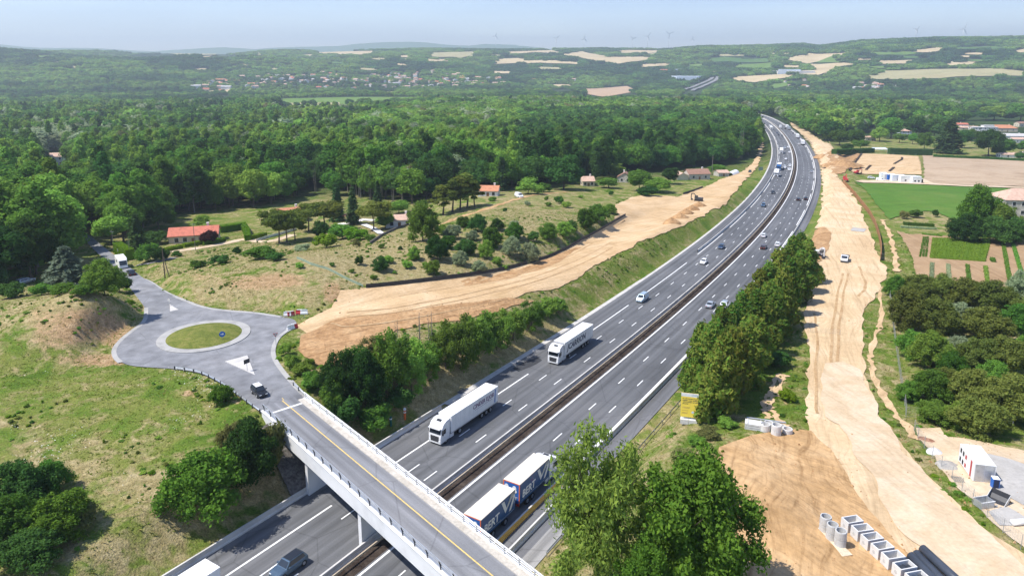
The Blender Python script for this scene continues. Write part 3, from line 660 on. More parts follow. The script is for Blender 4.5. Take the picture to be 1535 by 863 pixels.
def lobes_ell(k, c, rx, rz, r0, r1, inner=.62, low=-.7):
    out = []
    g = math.pi * (3 - math.sqrt(5)); off = RNG.uniform(0, 6)
    for i in range(k):
        z = 1 - (1 - low) * (i + .5) / k; q = math.sqrt(max(0, 1 - z * z)); a = g * i + off + RNG.uniform(-.7, .7); s = inner * RNG.uniform(.6, 1.32)
        r = RNG.uniform(r0 * .8, r1 * 1.15)
        out.append((rx * q * math.cos(a) * s, rx * q * math.sin(a) * s, c + rz * z * s, r))
    out.append((0, 0, c, min(rx, rz) * .5)); return out
def trunk_mesh(h, r, top, limbs=5, mat=None, n=7, lean=0):
    mb = MB(); pts = [(lean * (z / h) ** 2 + .01 * math.sin(9 * z), .012 * math.cos(7 * z), z) for z in np.linspace(-.03, h, 6)]
    for i in range(5): mb.cyl(pts[i], pts[i + 1], r * (1.25 if i == 0 else 1 - .14 * i), r * (1 - .14 * (i + 1)), n, False)
    for i in range(limbs):
        a = 2.4 * i + .3; z = h * (.55 + .4 * i / max(1, limbs)); L = top * .55
        p0 = (0, 0, z); p1 = (math.cos(a) * L * .6, math.sin(a) * L * .6, z + L * .55); mb.cyl(p0, p1, r * .45, r * .2, 5, False)
        mb.cyl(p1, (math.cos(a + .3) * L, math.sin(a + .3) * L, z + L * 1.05), r * .2, r * .08, 4, False)
    return mb.mesh('trunk', mat or M_BARK, True)
KIND = {}
def reg(k, crowns, trunk): KIND[k] = (crowns if isinstance(crowns, list) else [crowns], trunk)
T_B = trunk_mesh(.5, .022, .34); T_S = trunk_mesh(.75, .016, .12, 3); T_T = trunk_mesh(.62, .014, .2, 4, M_BARKG)
mid = LM['mid']
reg('round', [crown_from_lobes('crown', lobes_ell(28, .54, .37 + .03 * i, .45, .10, .165), 5600, .030, mid) for i in range(3)], T_B)
reg('tall', [crown_from_lobes('crown', lobes_ell(30, .54, .26 + .02 * i, .46, .075, .125), 4600, .026, mid) for i in range(3)], T_T)
reg('poplar', [crown_from_lobes('crown', [(RNG.normal() * .03, RNG.normal() * .03, z, .105 * math.sin(min(1, (z) / .35) * 1.57) * (1.15 - z * .75) + .02) for z in np.linspace(.1, .95, 22)], 3600, .024, mid) for i in range(2)], T_S)
reg('fine', [crown_from_lobes('crown', lobes_ell(40, .52, .42, .47, .075, .125, .74), 9000, .021, mid, up=-.6) for i in range(2)], T_B)
reg('bush', [crown_from_lobes('crown', lobes_ell(22, .45, .5, .5, .14, .22, .68, -.5), 4200, .045, mid, up=-.3) for i in range(3)], trunk_mesh(.4, .02, .3, 4))
reg('shrub', [crown_from_lobes('crown', lobes_ell(12, .4, .5, .5, .13, .25, .66, -.35), 1500, .075, mid, up=-.3) for i in range(2)], trunk_mesh(.35, .02, .3, 3))
def conifer_crown(n, rb, droop, size, mat, layers=15, z0=.08):
    P, D = [], []
    for j in range(layers):
        u = (j + .5) / layers; z = z0 + (1 - z0) * u; r = rb * (1 - u) ** .85 * RNG.uniform(.85, 1.15) + .012; k = max(5, int(13 * (1 - u)) + 4)
        for b in range(k):
            a = 2 * math.pi * b / k + j * .7 + RNG.uniform(-.15, .15); q = r * RNG.uniform(.75, 1.15); m = max(6, int(n / layers / k))
            s = RNG.uniform(.12, 1, m) ** .7; x = s * q
            P.append(np.column_stack([x * math.cos(a), x * math.sin(a), z - droop * q * s ** 1.5 + .01]) + RNG.normal(size=(m, 3)) * np.array([.014, .014, .008]) * (1 + 1.2 * (1 - u)))
            D.append(np.column_stack([np.full(m, math.cos(a) * .5), np.full(m, math.sin(a) * .5), np.full(m, .9)]) + RNG.normal(size=(m, 3)) * .45)
    v, f = leaves(np.vstack(P), np.vstack(D), size, 2.2)
    cv, cf = [], []
    for z in np.linspace(z0 + .05, .85, 6):
        q, w = blob_core((0, 0, z), rb * (1 - z) * .45 + .01, 3); cf.append(w + len(v) + sum(map(len, cv))); cv.append(q)
    return np_mesh('crown', np.vstack([v] + cv), np.vstack([f] + cf), mat)
reg('spruce', [conifer_crown(4200, .24, .35, .030, LM['conifer']) for i in range(2)], T_S)
reg('cedar', [conifer_crown(5200, .42, .12, .034, LM['bluecedar'], 12, .06)], T_S)
def spire_lobes(k, rx, h):
    out = []
    for i in range(k):
        u = RNG.uniform(0, 1) ** .8; a = RNG.uniform(0, 6.28); r = rx * (1 - u) ** .6 * RNG.uniform(.5, .95)
        out.append((r * math.cos(a), r * math.sin(a), .08 + u * .8, RNG.uniform(.055, .10) * (1.15 - .4 * u)))
    return out + [(0, 0, z, rx * .62 * (1.05 - z)) for z in (.15, .3, .45, .6, .75)]
reg('cypress', [crown_from_lobes('crown', spire_lobes(46, .30, 1), 9000, .026, LM['cypress'], .6, tilt=1.1, up=-.2, aspect=2.1, squash=1.5) for i in range(3)], T_S)
def umbrella():
    L = [(RNG.normal() * .15, RNG.normal() * .15, RNG.uniform(.55, .86), RNG.uniform(.11, .17)) for _ in range(26)]
    for i in range(11): a = i * .58; L.append((.3 * math.cos(a), .3 * math.sin(a), RNG.uniform(.55, .76), .13))
    return L
reg('umbrella', [crown_from_lobes('crown', umbrella(), 6000, .030, LM['pine'], .7, squash=.7) for i in range(2)], trunk_mesh(.75, .022, .25, 5))
reg('scots', [crown_from_lobes('crown', [(RNG.normal() * .11 * (1.3 - u), RNG.normal() * .11 * (1.3 - u), .38 + .55 * u, RNG.uniform(.06, .1)) for u in np.linspace(0, 1, 22)], 3400, .028, LM['pine'], .65, squash=.75) for i in range(2)], trunk_mesh(.9, .02, .16, 6))
# near ones with small leaves
def big_lobes(k, rx, rz, c, r0, r1):
    L = lobes_ell(k, c, rx, rz, r0, r1, .8, -.75); return L + lobes_ell(k // 3, c, rx * .55, rz * .6, r0, r1)
reg('oakbig', [crown_from_lobes('crown', big_lobes(84, .38, .45, .53, .045, .095), 52000, .0135, LM['oak'], .5, tilt=1.3, up=-.8, shell=(.5, 1.2))], trunk_mesh(.62, .02, .5, 16))
reg('willowbig', [crown_from_lobes('crown', big_lobes(54, .42, .46, .52, .05, .11), 30000, .012, LM['willow'], 0, tilt=1.3, up=-.8, aspect=2.4, shell=(.25, 1.25))], trunk_mesh(.66, .018, .56, 20))
reg('bushbig', [crown_from_lobes('crown', big_lobes(52, .47, .5, .46, .06, .135), 24000, .023, LM['oak'], .5, tilt=1.25, up=-.6, shell=(.55, 1.2)) for i in range(2)], trunk_mesh(.4, .02, .3, 5))
reg('acacia', [crown_from_lobes('crown', big_lobes(44, .40, .50, .48, .065, .125), 15000, .022, mid, .45, tilt=1.2, up=-.6, shell=(.4, 1.15)) for i in range(2)], trunk_mesh(.55, .016, .34, 6))
def bare_tree():
    mb = MB()
    for q in range(2):
        x = q * .05; mb.cyl((x, 0, -.03), (x * 1.6, .01, 1 - q * .12), .012, .002, 5, False)
        for i in range(26):
            z = .3 + .027 * i; a = i * 2.4; L = .09 * (1.1 - z) + .015; mb.cyl((x * (1 + .6 * z), 0, z), (x * (1 + .6 * z) + L * math.cos(a), L * math.sin(a), z + L * 1.3), .004, .001, 3, False)
    return mb.mesh('trunk', M_BARKG)
BARE = bare_tree()
# low copies for the far wood
reg('far', [crown_from_lobes('crown', lobes_ell(15, .52, .36, .42, .12, .19), 900, .068, mid) for i in range(2)], T_B)
reg('clump', [crown_from_lobes('crown', [(RNG.uniform(-1, 1), RNG.uniform(-1, 1), RNG.uniform(.25, .62), RNG.uniform(.26, .4)) for _ in range(20)], 1500, .15, mid, .8) for i in range(2)], T_B)
PROTO = {}
def tree(kind, x, y, z, h, w=None, mat='mid', label=None, cat='tree', group=None, name='tree', rz=None, parts=True):
    """one tree: an Empty at its foot with trunk and crown"""
    crowns, tm = KIND[kind]; me = crowns[random.randrange(len(crowns))]
    t = thing(name, label, cat, (x, y, z - .1), random.uniform(0, 6.28) if rz is None else rz, group)
    t.scale = (w or h, w or h, h)
    link('trunk', tm, t); c = link('crown', me, t)
    if mat and LM[mat] is not me.materials[0]: c.material_slots[0].link = 'OBJECT'; c.material_slots[0].material = LM[mat]
    return t
KW = dict(round=.78, tall=.54, poplar=.3, fine=.84, bush=1.1, shrub=1.15, spruce=.5, cedar=.88, cypress=.62, umbrella=.86, scots=.45, oakbig=.86, willowbig=.95, bushbig=1.08, acacia=.82, far=.8)
def ptree(kind, px, py, wpx, hpx, mat='mid', label=None, cat='tree', group=None, name='tree'):
    """tree whose foot is at a pixel; width and height given as seen in the photograph"""
    p = g1(px, py); d = p[1] * math.cos(TH) - (p[2] - CAMZ) * math.sin(TH); dep = math.atan2(CAMZ - p[2], np.hypot(p[0], p[1]))
    w = wpx * d / FL; h = max(.45 * w, (hpx * d / FL - .5 * w * math.sin(dep)) / math.cos(dep))
    return tree(kind, p[0], p[1], p[2], h, w / KW[kind], mat, label, cat, group, name)

# ---- the wood: jittered grid of feet, kept where the photograph shows trees
FRONT = np.array([(-400,470),(-100,440),(0,428),(70,414),(108,392),(119,346),(140,350),(165,360),(215,352),(245,342),(262,322),(340,316),(400,310),(470,290),(540,298),(600,310),(650,300),(690,283),(760,286),(850,277),(930,263),(1010,255),(1090,246),(1122,234),(1139,222),(1160,172),(1180,182),(1205,196),(1245,214),(1300,214),(1345,204),(1400,200),(1430,182),(1700,182)], float)
HILLF = [  # far fields: pixel outline, colour
 ([(421,149),(526,146.5),(643,146.5),(656,152.5),(562,157),(508,159.5),(432,161),(412,157)], 'g'), ([(419,155),(509,154.4),(509,158.6),(424,159)], 's'), ([(552,139.5),(594,138),(596,142.5),(553,143)], 's'),
 ([(466,78.4),(566,77),(560,81),(541,83),(480,81)], 's'), ([(641,85),(644,80),(716,78),(714,84),(690,88)], 'e'), ([(743,89),(782,87.4),(792,92),(740,97.5)], 's'), ([(592,84.6),(617,83.5),(617,87),(594,87)], 's'),
 ([(760,78.5),(830,75.5),(842,80),(760,82)], 's'), ([(833,82),(872,77.6),(916,86),(976,86),(974,90),(927,96.5),(885,91),(870,87)], 's'), ([(778,92.5),(800,91.4),(870,94.5),(868,98),(783,96)], 's'),
 ([(916,77.5),(942,76),(992,76),(992,79),(932,80.5)], 's'), ([(953,98),(1005,94.4),(1006,99),(963,101.5)], 's'), ([(868,134.3),(940,130),(964,136),(906,146.5),(882,142.5)], 'p'), ([(823,128),(850,127),(868,133),(830,134)], 's'),
 ([(1057,90),(1086,86),(1160,87.4),(1151,94),(1073,94)], 'd'), ([(1099,98.6),(1160,94),(1160,103),(1104,102)], 'g'), ([(1096,116),(1160,113),(1192,112),(1180,117.4),(1130,124.5),(1102,121.5)], 's'),
 ([(1174,90),(1213,81),(1273,79.5),(1270,83),(1250,84),(1221,94.4),(1210,96.5)], 's'), ([(1250,84),(1263,95),(1221,94.4)], 'g'), ([(1210,96.5),(1263,95),(1291,96.5),(1260,100.4),(1239,109.5),(1226,113.6),(1197,112.4),(1200,107),(1225,105.6)], 's'),
 ([(1312,91),(1367,91),(1367,96),(1330,97),(1312,97)], 's'), ([(1367,76),(1409,72),(1422,75),(1396,79.5),(1370,79)], 's'), ([(1290,119),(1323,107),(1396,104.6),(1495,103.6),(1545,110),(1545,115),(1461,115.4),(1409,118.4),(1325,120)], 'e'),
 ([(1302,79),(1364,78),(1377,81),(1359,83.4),(1312,83.4)], 'g'), ([(1416,94),(1466,94),(1466,97),(1416,100.4)], 's'), ([(1505,79),(1545,72),(1545,80)], 's'), ([(1427,71),(1500,69.5),(1508,74),(1432,75)], 'd'), ([(1486,158),(1545,155.5),(1545,163.5),(1495,163.5)], 'p'),
 ([(300,138),(345,135),(348,140),(310,143)], 's'), ([(1150,128),(1178,123),(1182,129),(1160,134)], 'g'), ([(255,81),(330,80.5),(322,83),(262,83.5)], 'e'), ([(290,84.5),(372,84),(372,86.5),(300,87)], 's'), ([(120,205),(155,202),(160,207),(125,210)], 'g')]
_rs = np.random.default_rng(5)
for _ in range(120):      # small fields scattered over the hillsides
    x = _rs.uniform(380, 1540) if _rs.uniform() < .85 else _rs.uniform(60, 380); y = _rs.uniform(79, 113) if x > 700 else _rs.uniform(80, 106); w_ = _rs.uniform(12, 44) * (1.5 if x > 740 else 1); h_ = _rs.uniform(1.6, 4.2)
    if any(inpoly(np.array([x + dx]), np.array([y + dy]), P)[0] for P, q in HILLF for dx in (-w_ / 2, 0, w_ / 2) for dy in (-2, 2)): continue
    HILLF.append(([(x - w_ / 2, y + _rs.uniform(-.6, .6)), (x - w_ * .2, y - h_ / 2), (x + w_ / 2, y - h_ * .4), (x + w_ * .45, y + h_ * .4), (x, y + h_ / 2)], _rs.choice(list('ssegged'))))
TOWN = [[(258,131),(330,123),(400,113),(480,111),(560,110),(640,108),(705,116),(762,119),(755,130),(640,134),(560,137),(430,138),(380,138),(300,138)], [(780,120),(870,121),(870,127),(780,127)], [(1290,128),(1345,124),(1352,133),(1270,138)], [(1172,122),(1216,120),(1216,136),(1180,136)], [(1230,112),(1262,112),(1262,122),(1238,122)]]
FARROAD = [(1018,137),(1030,128),(1060,120),(1076,113),(1085,114),(1082,119),(1064,127),(1048,139)]
CLEAR = [[(450,282),(500,280),(500,312),(440,312)], [(1340,186),(1372,186),(1372,204),(1340,204)], [(1012,254),(1062,248),(1062,276),(1012,276)], [(1296,192),(1316,192),(1316,212),(1296,212)], [(862,262),(890,262),(890,280),(862,280)], [(926,258),(950,258),(950,276),(926,276)], [(58,228),(122,228),(112,312),(66,312)], [(1430,170),(1545,170),(1545,240),(1430,240)], [(1250,200),(1430,200),(1430,240),(1250,240)], [(100,340),(140,340),(190,400),(150,410)]]
def wood_points(r0, r1, s):
    A = 1.0; xs = np.arange(-r1 * .86, r1 * .86, s); ys = np.arange(r0 * .62, r1, s)
    X, Y = np.meshgrid(xs, ys); X = X + (np.arange(X.shape[0]) % 2)[:, None] * s / 2
    X = X.ravel() + RNG.uniform(-.42, .42, X.size) * s; Y = Y.ravel() + RNG.uniform(-.42, .42, Y.size) * s
    r = np.hypot(X, Y); k = (r >= r0) & (r < r1) & (np.abs(X) < Y * .80 + 20); X, Y = X[k], Y[k]
    Z = terrain(X, Y); px, py = proj(X, Y, Z); k = (py < np.interp(px, FRONT[:, 0], FRONT[:, 1]))
    for P in [q for q, _ in HILLF] + [FARROAD] + CLEAR: k &= ~inpoly(px, py, P)
    for P in [q for q, _ in HILLF] + [FARROAD]: k &= ~inpoly(px, py - (9.5 if P[0][1] < 120 else 19) * FL / np.hypot(X, Y), P)
    th_ = np.zeros(len(X), bool)
    for P in TOWN: th_ |= inpoly(px, py, P)
    k &= ~(th_ & (RNG.uniform(size=len(X)) > .42))
    t, w = mcoord(X, Y); k &= ~((np.abs(w) < 26) & (t < 1600)) & ~((w > 0) & (w < 46) & (t < 640)) & ~((w > 0) & (w < 34) & (t < 900))
    return np.column_stack([X, Y, Z])[k], np.column_stack([px, py])[k]
PT, PP = wood_points(150, 640, 7.4)
r = np.hypot(PT[:, 0], PT[:, 1])
# patches of the wood with their own kind of tree
def qc(P): return fbm(P[:, 0] / 55., P[:, 1] / 55., 31), fbm(P[:, 0] / 38., P[:, 1] / 38., 41)
def kind_at(px, py, q, c):
    u = random.random()
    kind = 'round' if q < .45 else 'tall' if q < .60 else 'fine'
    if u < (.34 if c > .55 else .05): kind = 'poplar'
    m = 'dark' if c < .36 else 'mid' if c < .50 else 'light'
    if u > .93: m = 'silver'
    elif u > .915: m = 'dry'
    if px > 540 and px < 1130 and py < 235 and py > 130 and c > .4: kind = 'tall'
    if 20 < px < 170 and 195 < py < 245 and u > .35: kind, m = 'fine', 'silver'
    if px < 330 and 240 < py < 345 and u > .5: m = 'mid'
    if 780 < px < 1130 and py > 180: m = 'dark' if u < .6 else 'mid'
    return kind, m
HT = dict(round=(11, 18), tall=(17, 25), poplar=(19, 28), fine=(12, 20))
inview = (PP[:, 0] > -15) & (PP[:, 0] < 1550); order = np.argsort(np.where(inview, r, 1e9)); NI = 250
near, rest = order[:NI], order[NI:]; Q1, C1 = qc(PT)
LBL = {('round',): 'round-headed broadleaf tree in the front rows of the dense wood', ('tall',): 'tall narrow-crowned tree in the front rows of the dense wood', ('poplar',): 'slender poplar spire rising from the front rows of the wood', ('fine',): 'broad fine-leaved tree in the front rows of the dense wood'}
CW = dict(dark='dark green', mid='mid green', light='pale green', silver='silver-grey', dry='yellowish')
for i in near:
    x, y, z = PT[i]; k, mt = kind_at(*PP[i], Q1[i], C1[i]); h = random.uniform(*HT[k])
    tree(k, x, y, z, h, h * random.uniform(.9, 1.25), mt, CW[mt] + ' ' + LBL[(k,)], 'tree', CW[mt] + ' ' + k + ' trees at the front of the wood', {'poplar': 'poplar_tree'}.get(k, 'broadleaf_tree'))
# everything behind: one object that scatters the same crowns
def scatter(name, groups, label):
    """groups: list of (crown mesh, material, points, scales) -> ONE stuff object with a geometry-nodes scatter"""
    P = np.vstack([g[2] for g in groups]); S = np.vstack([g[3] for g in groups]); K = np.concatenate([np.full(len(g[2]), i) for i, g in enumerate(groups)])
    me = bpy.data.meshes.new(name); me.vertices.add(len(P)); me.vertices.foreach_set('co', P.astype(np.float32).ravel())
    a = me.attributes.new('scl', 'FLOAT_VECTOR', 'POINT'); a.data.foreach_set('vector', S.astype(np.float32).ravel())
    a = me.attributes.new('kid', 'INT', 'POINT'); a.data.foreach_set('value', K.astype(np.int32))
    ng = bpy.data.node_groups.new(name, 'GeometryNodeTree'); ng.interface.new_socket('Geometry', in_out='INPUT', socket_type='NodeSocketGeometry'); ng.interface.new_socket('Geometry', in_out='OUTPUT', socket_type='NodeSocketGeometry')
    n = ng.nodes; L = ng.links; gi = n.new('NodeGroupInput'); go = n.new('NodeGroupOutput'); jo = n.new('GeometryNodeJoinGeometry')
    at = n.new('GeometryNodeInputNamedAttribute'); at.data_type = 'FLOAT_VECTOR'; at.inputs['Name'].default_value = 'scl'
    kid = n.new('GeometryNodeInputNamedAttribute'); kid.data_type = 'INT'; kid.inputs['Name'].default_value = 'kid'
    rv = n.new('FunctionNodeRandomValue'); rv.data_type = 'FLOAT_VECTOR'; rv.inputs[0].default_value = (0, 0, 0); rv.inputs[1].default_value = (0, 0, 6.283)
    for i, g in enumerate(groups):
        cmp = n.new('FunctionNodeCompare'); cmp.data_type = 'INT'; cmp.operation = 'EQUAL'; L.new(kid.outputs[0], [q for q in cmp.inputs if q.name == 'A' and q.type == 'INT'][0]); [q for q in cmp.inputs if q.name == 'B' and q.type == 'INT'][0].default_value = i
        src = bpy.data.objects.new('crown', g[0])          # a crown datablock that is never linked to the scene itself
        src.material_slots[0].link = 'OBJECT'; src.material_slots[0].material = g[1]
        sm = n.new('GeometryNodeSetMaterial'); sm.inputs['Material'].default_value = g[1]
        oi = n.new('GeometryNodeObjectInfo'); oi.inputs['Object'].default_value = src; oi.inputs['As Instance'].default_value = False
        ip = n.new('GeometryNodeInstanceOnPoints'); L.new(gi.outputs[0], ip.inputs['Points']); L.new(cmp.outputs[0], ip.inputs['Selection']); L.new(oi.outputs['Geometry'], sm.inputs['Geometry']); L.new(sm.outputs[0], ip.inputs['Instance'])
        L.new(rv.outputs[0], ip.inputs['Rotation']); L.new(at.outputs[0], ip.inputs['Scale']); L.new(ip.outputs[0], jo.inputs[0])
    L.new(jo.outputs[0], go.inputs[0])
    o = link(name, me); md = o.modifiers.new('scatter', 'NODES'); md.node_group = ng
    return tag(o, label, name.replace('_', ' '), None, 'stuff')
def sgroup(pts, kinds, hs):
    """split points into (mesh, material) groups; kinds: list of (kind, mat), hs: heights, returns scatter groups"""
    G = {}
    for p, (k, m), (h, w) in zip(pts, kinds, hs):
        v = int(abs(p[0] * 7 + p[1] * 3)) % len(KIND[k][0]); G.setdefault((k, v, m), []).append((*p, w, w, h))
    out = []
    for (k, v, m), a in G.items():
        a = np.array(a); out.append((KIND[k][0][v], LM[m], a[:, :3] - [0, 0, .2], a[:, 3:]))
    return out
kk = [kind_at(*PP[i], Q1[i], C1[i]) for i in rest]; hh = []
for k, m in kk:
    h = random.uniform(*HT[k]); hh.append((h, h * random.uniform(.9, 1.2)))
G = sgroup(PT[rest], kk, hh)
PT2, PP2 = wood_points(640, 1500, 9.8); kk = []; hh = []; Q2, C2 = qc(PT2)
for (x, y, z), (px, py), q_, c_ in zip(PT2, PP2, Q2, C2):
    k, m = kind_at(px, py, q_, c_); h = random.uniform(*HT[k]); k = k if np.hypot(x, y) < 760 and k != 'fine' else ('poplar' if k == 'poplar' else 'far')
    kk.append((k, m)); hh.append((h, h * random.uniform(.85, 1.35) * (1 if k != 'far' else 1.15)))
G += sgroup(PT2, kk, hh); scatter('woodland', G, 'dense green wood filling the valley behind the front rows of trees')
PT3, PP3 = wood_points(1500, 2700, 15.); kk = []; hh = []; C3 = fbm(PT3[:, 0] / 150., PT3[:, 1] / 150., 41)
for (x, y, z), c in zip(PT3, C3):
    m = 'dark' if c < .4 else 'mid' if c < .56 else 'light'; h = random.uniform(9, 17) * (.72 if random.random() < .4 else 1)
    kk.append(('far', m)); hh.append((h, h * random.uniform(1.2, 1.7)))
G = sgroup(PT3, kk, hh)
PT4, PP4 = wood_points(2700, 4750, 27.); kk = []; hh = []; C4 = fbm(PT4[:, 0] / 260., PT4[:, 1] / 260., 41)
for (x, y, z), c in zip(PT4, C4):
    m = 'dark' if c < .38 or (x < -1700 and np.hypot(x + 2120, y - 2950) < 560 and random.random() < .8) else 'mid' if c < .52 else 'light'; h = random.uniform(9, 17)
    kk.append(('clump', m)); hh.append((h, random.uniform(13, 20)))
G += sgroup(PT4, kk, hh); scatter('hill_forest', G, 'far hazy woodland covering the valley floor and the hills')
FC = dict(g=ground_mat('far_field_green', [(.10, .19, .03), (.13, .22, .04), (.16, .23, .055)], .01, fine=.1, finec=.1), d=ground_mat('far_field_dark', [(.07, .15, .03), (.08, .16, .035), (.10, .17, .04)], .01, fine=.1, finec=.1),
          s=ground_mat('far_field_straw', [(.46, .36, .20), (.54, .43, .25), (.60, .48, .29)], .01, fine=.1, finec=.1), e=ground_mat('far_field_pale', [(.30, .28, .14), (.40, .36, .19), (.36, .30, .16)], .012, fine=.1, finec=.1), p=ground_mat('far_field_tan', [(.42, .29, .18), (.48, .33, .21), (.50, .36, .23)], .01, fine=.1, finec=.1))
for P, c in HILLF: sheet('hill_field' if P[0][1] < 100 else 'valley_field', P, FC[c], .4, None, 0.)
for L in ([(1024,137.5),(1031,134.5),(1041,130),(1052,125.8),(1062,121.8),(1068,118),(1068,114.5),(1062,111),(1052,108.2),(1042,106)], [(1038,137.5),(1045,134.5),(1053,131),(1062,127),(1071,122.6),(1076,118.5),(1076,114.5),(1069,110.6),(1058,107.8)]):
    w = ground_safe(*smooth_open(np.array(L, float), 2).T); w[:, 2] = np.interp(np.arange(len(w)), np.linspace(0, len(w) - 1, 6), [w[int(q), 2] for q in np.linspace(0, len(w) - 1, 6)]); struct('motorway', line_strip('motorway', None, 15, M_ASPHG, 4., 0, w))
# mountains at the horizon
mx = np.linspace(-900, 2500, 160); py_ = np.full(160, 80.)
for cxp, wd, top in ((-60, 150, 66.5), (90, 130, 73), (600, 130, 64.5), (480, 120, 71), (740, 90, 68), (330, 90, 73), (1300, 300, 74)): py_ = np.minimum(py_, 80 - (80 - top) * np.exp(-((mx - cxp) / wd) ** 2))
py_ += (vnoise(mx / 22., mx * 0) - .5) * 1.4
DM = 10500.; azm = np.arctan((mx - CX) / FL * math.cos(TH)); v = []
for k, (d, f) in enumerate(((DM - 1500, 0), (DM, 1), (DM + 1400, .2))):
    for q in range(160): v.append((d * math.sin(azm[q]) , d * math.cos(azm[q]), -250 + f * (CAMZ + DM * math.cos(azm[q]) * (HZY - py_[q]) / FL / math.cos(TH) ** 0 + 250)))
f = [(k * 160 + q, k * 160 + q + 1, (k + 1) * 160 + q + 1, (k + 1) * 160 + q) for k in (0, 1) for q in range(159)]
struct('mountains', np_mesh('mountains', v, f, MATS['far_field_dark'], True))
# air
hz = MB(); hz.box(-12500, 12500, -1500, 12500, -420, 520)
M_HAZE = bpy.data.materials.new('haze'); M_HAZE.use_nodes = True; t = M_HAZE.node_tree; t.nodes.remove(t.nodes['Principled BSDF'])
pv = N(t, 'ShaderNodeVolumePrincipled'); pv.inputs['Color'].default_value = (.79, .915, 1., 1); pv.inputs['Density'].default_value = HAZE_D; pv.inputs['Anisotropy'].default_value = .2
t.links.new(pv.outputs[0], t.nodes['Material Output'].inputs['Volume'])
if HAZE_D > 0:
    o = link('haze', hz.mesh('haze', M_HAZE)); tag(o, 'thin blue summer haze over the valley and hills', 'haze', None, 'stuff')
# ------------------------------------------------------------------ bridge over the motorway
M_WHITE = plain('white_paint', (.80, .80, .79), .5, .05, .6); M_CONCB = plain('bridge_concrete', (.70, .70, .69), .75, .06, .35); M_GALV = plain('galvanised_steel', (.52, .54, .56), .45, .1, 2, .6)
M_DUST = ground_mat('dusty_verge', [(.40, .36, .30), (.50, .46, .40), (.56, .52, .46)], .5, fine=3, finec=.2); M_STONE = ground_mat('rubble_stone', [(.10, .09, .08), (.17, .155, .14), (.24, .22, .20)], 1.2, fine=3, finec=.5)
M_BLACK = plain('black_rubber', (.018, .018, .02), .8, .1, 3); M_DARK = plain('dark_grey', (.05, .052, .058), .5, .1, 3); M_RUST = plain('rusty_brown', (.30, .15, .06), .85, .22, .8)
bang = math.atan2(-.7521, .6590)
bo = uz(470, 603, 6.2); br = thing('road_bridge', 'narrow concrete road bridge with white side beams crossing over the motorway', 'bridge', (-30, 99, 0), bang)
# local: x along the bridge, +y is to the left of travel = away; the near side is -y
X0, X1, ZD = -3., 78., 5.9
mb = MB(); mb.box(X0, X1, -6.3, -.25, ZD - 1.15, ZD - .12); part('deck', mb, M_CONCB, br)
mb = MB(); n = 40
xs = np.linspace(X0 - 1.5, X1, n)
def strip(y0, y1, z, mat, name, zl=None):
    v = []; uv = []
    for x in xs: v += [(x, y0, z), (x, y1, z)]; uv += [(y0, x), (y1, x)]
    me = np_mesh(name, v, [(2 * i, 2 * i + 2, 2 * i + 3, 2 * i + 1) for i in range(n - 1)], mat, False, uv); return link(name, me, br)
strip(-5.85, -1.15, ZD - .05, M_ASPH2, 'carriageway'); strip(-3.1, -2.94, ZD - .044, M_PAINTY, 'centre_line')
mb = MB(); mb.box(X0, X1, -1.15, -.25, ZD - .12, ZD + .04); part('pavement', mb, M_DUST, br)
mb = MB(); mb.box(X0, X1, -6.85, -6.3, ZD - 1.95, ZD + .12); mb.box(X0, X1, -6.98, -6.25, ZD + .12, ZD + .2); part('side_beam', mb, M_CONCB, br)
mb = MB(); mb.box(X0, X1, -.25, .15, ZD - 1.95, ZD + .1); part('side_beam', mb, M_CONCB, br)
mb = MB(); mb.box(X0, X1, -6.25, -5.85, ZD - .12, ZD + .06); part('kerb', mb, M_CONCW, br)
mb = MB(); mb.box(-1.9, -1.45, -5.85, -1.15, ZD - .06, ZD - .042); part('expansion_joint', mb, M_CONCB, br)
# near-side railing
rl = MB()
for z in (.38, .6, .82): rl.box(X0, X1, -6.62, -6.57, ZD + z, ZD + z + .035)
rl.box(X0, X1, -6.64, -6.54, ZD + 1.05, ZD + 1.12); RA = part('railing', rl, M_GALV, br)
k = X0 + .4
while k < X1:
    p = MB(); p.box(k - .05, k + .05, -6.66, -6.5, ZD + .18, ZD + .62); p.add([(k - .05, -6.66, ZD + .62), (k + .05, -6.66, ZD + .62), (k + .05, -6.5, ZD + .62), (k - .05, -6.5, ZD + .62), (k - .04, -6.82, ZD + 1.2), (k + .04, -6.82, ZD + 1.2), (k + .04, -6.74, ZD + 1.2), (k - .04, -6.74, ZD + 1.2)], [(0, 1, 5, 4), (1, 2, 6, 5), (2, 3, 7, 6), (3, 0, 4, 7), (4, 5, 6, 7)])
    part('post', p, M_DARK, RA); k += 2.35
rl = MB()
for z in (.36, .62): rl.box(X0, X1, -.12, -.06, ZD + z, ZD + z + .05)
rl.box(X0, X1, -.14, -.04, ZD + .88, ZD + .98); rl.box(X0, X1, .0, .1, ZD + .5, ZD + .74); RB = part('railing', rl, M_WHITE, br)
k = X0 + .4
while k < X1:
    p = MB(); p.box(k - .04, k + .04, -.15, -.03, ZD + .1, ZD + .96); part('post', p, M_GALV, RB); k += 2.35
for xc in (9.3, 23.8, 39.4):
    p = MB(); sk = .29
    def pier(x, hw): return [(x - .38 + sk * 0, -6.2), (x + .38, -6.2), (x + .38 - 2.05, -.4), (x - .38 - 2.05, -.4)]
    q = pier(xc + .75, .4); p.add([(*a, -4.5) for a in q] + [(*a, ZD - 1.15) for a in q], [(0, 1, 2, 3), (4, 5, 6, 7), (0, 1, 5, 4), (1, 2, 6, 5), (2, 3, 7, 6), (3, 0, 4, 7)]); part('pier', p, M_CONCB, br)
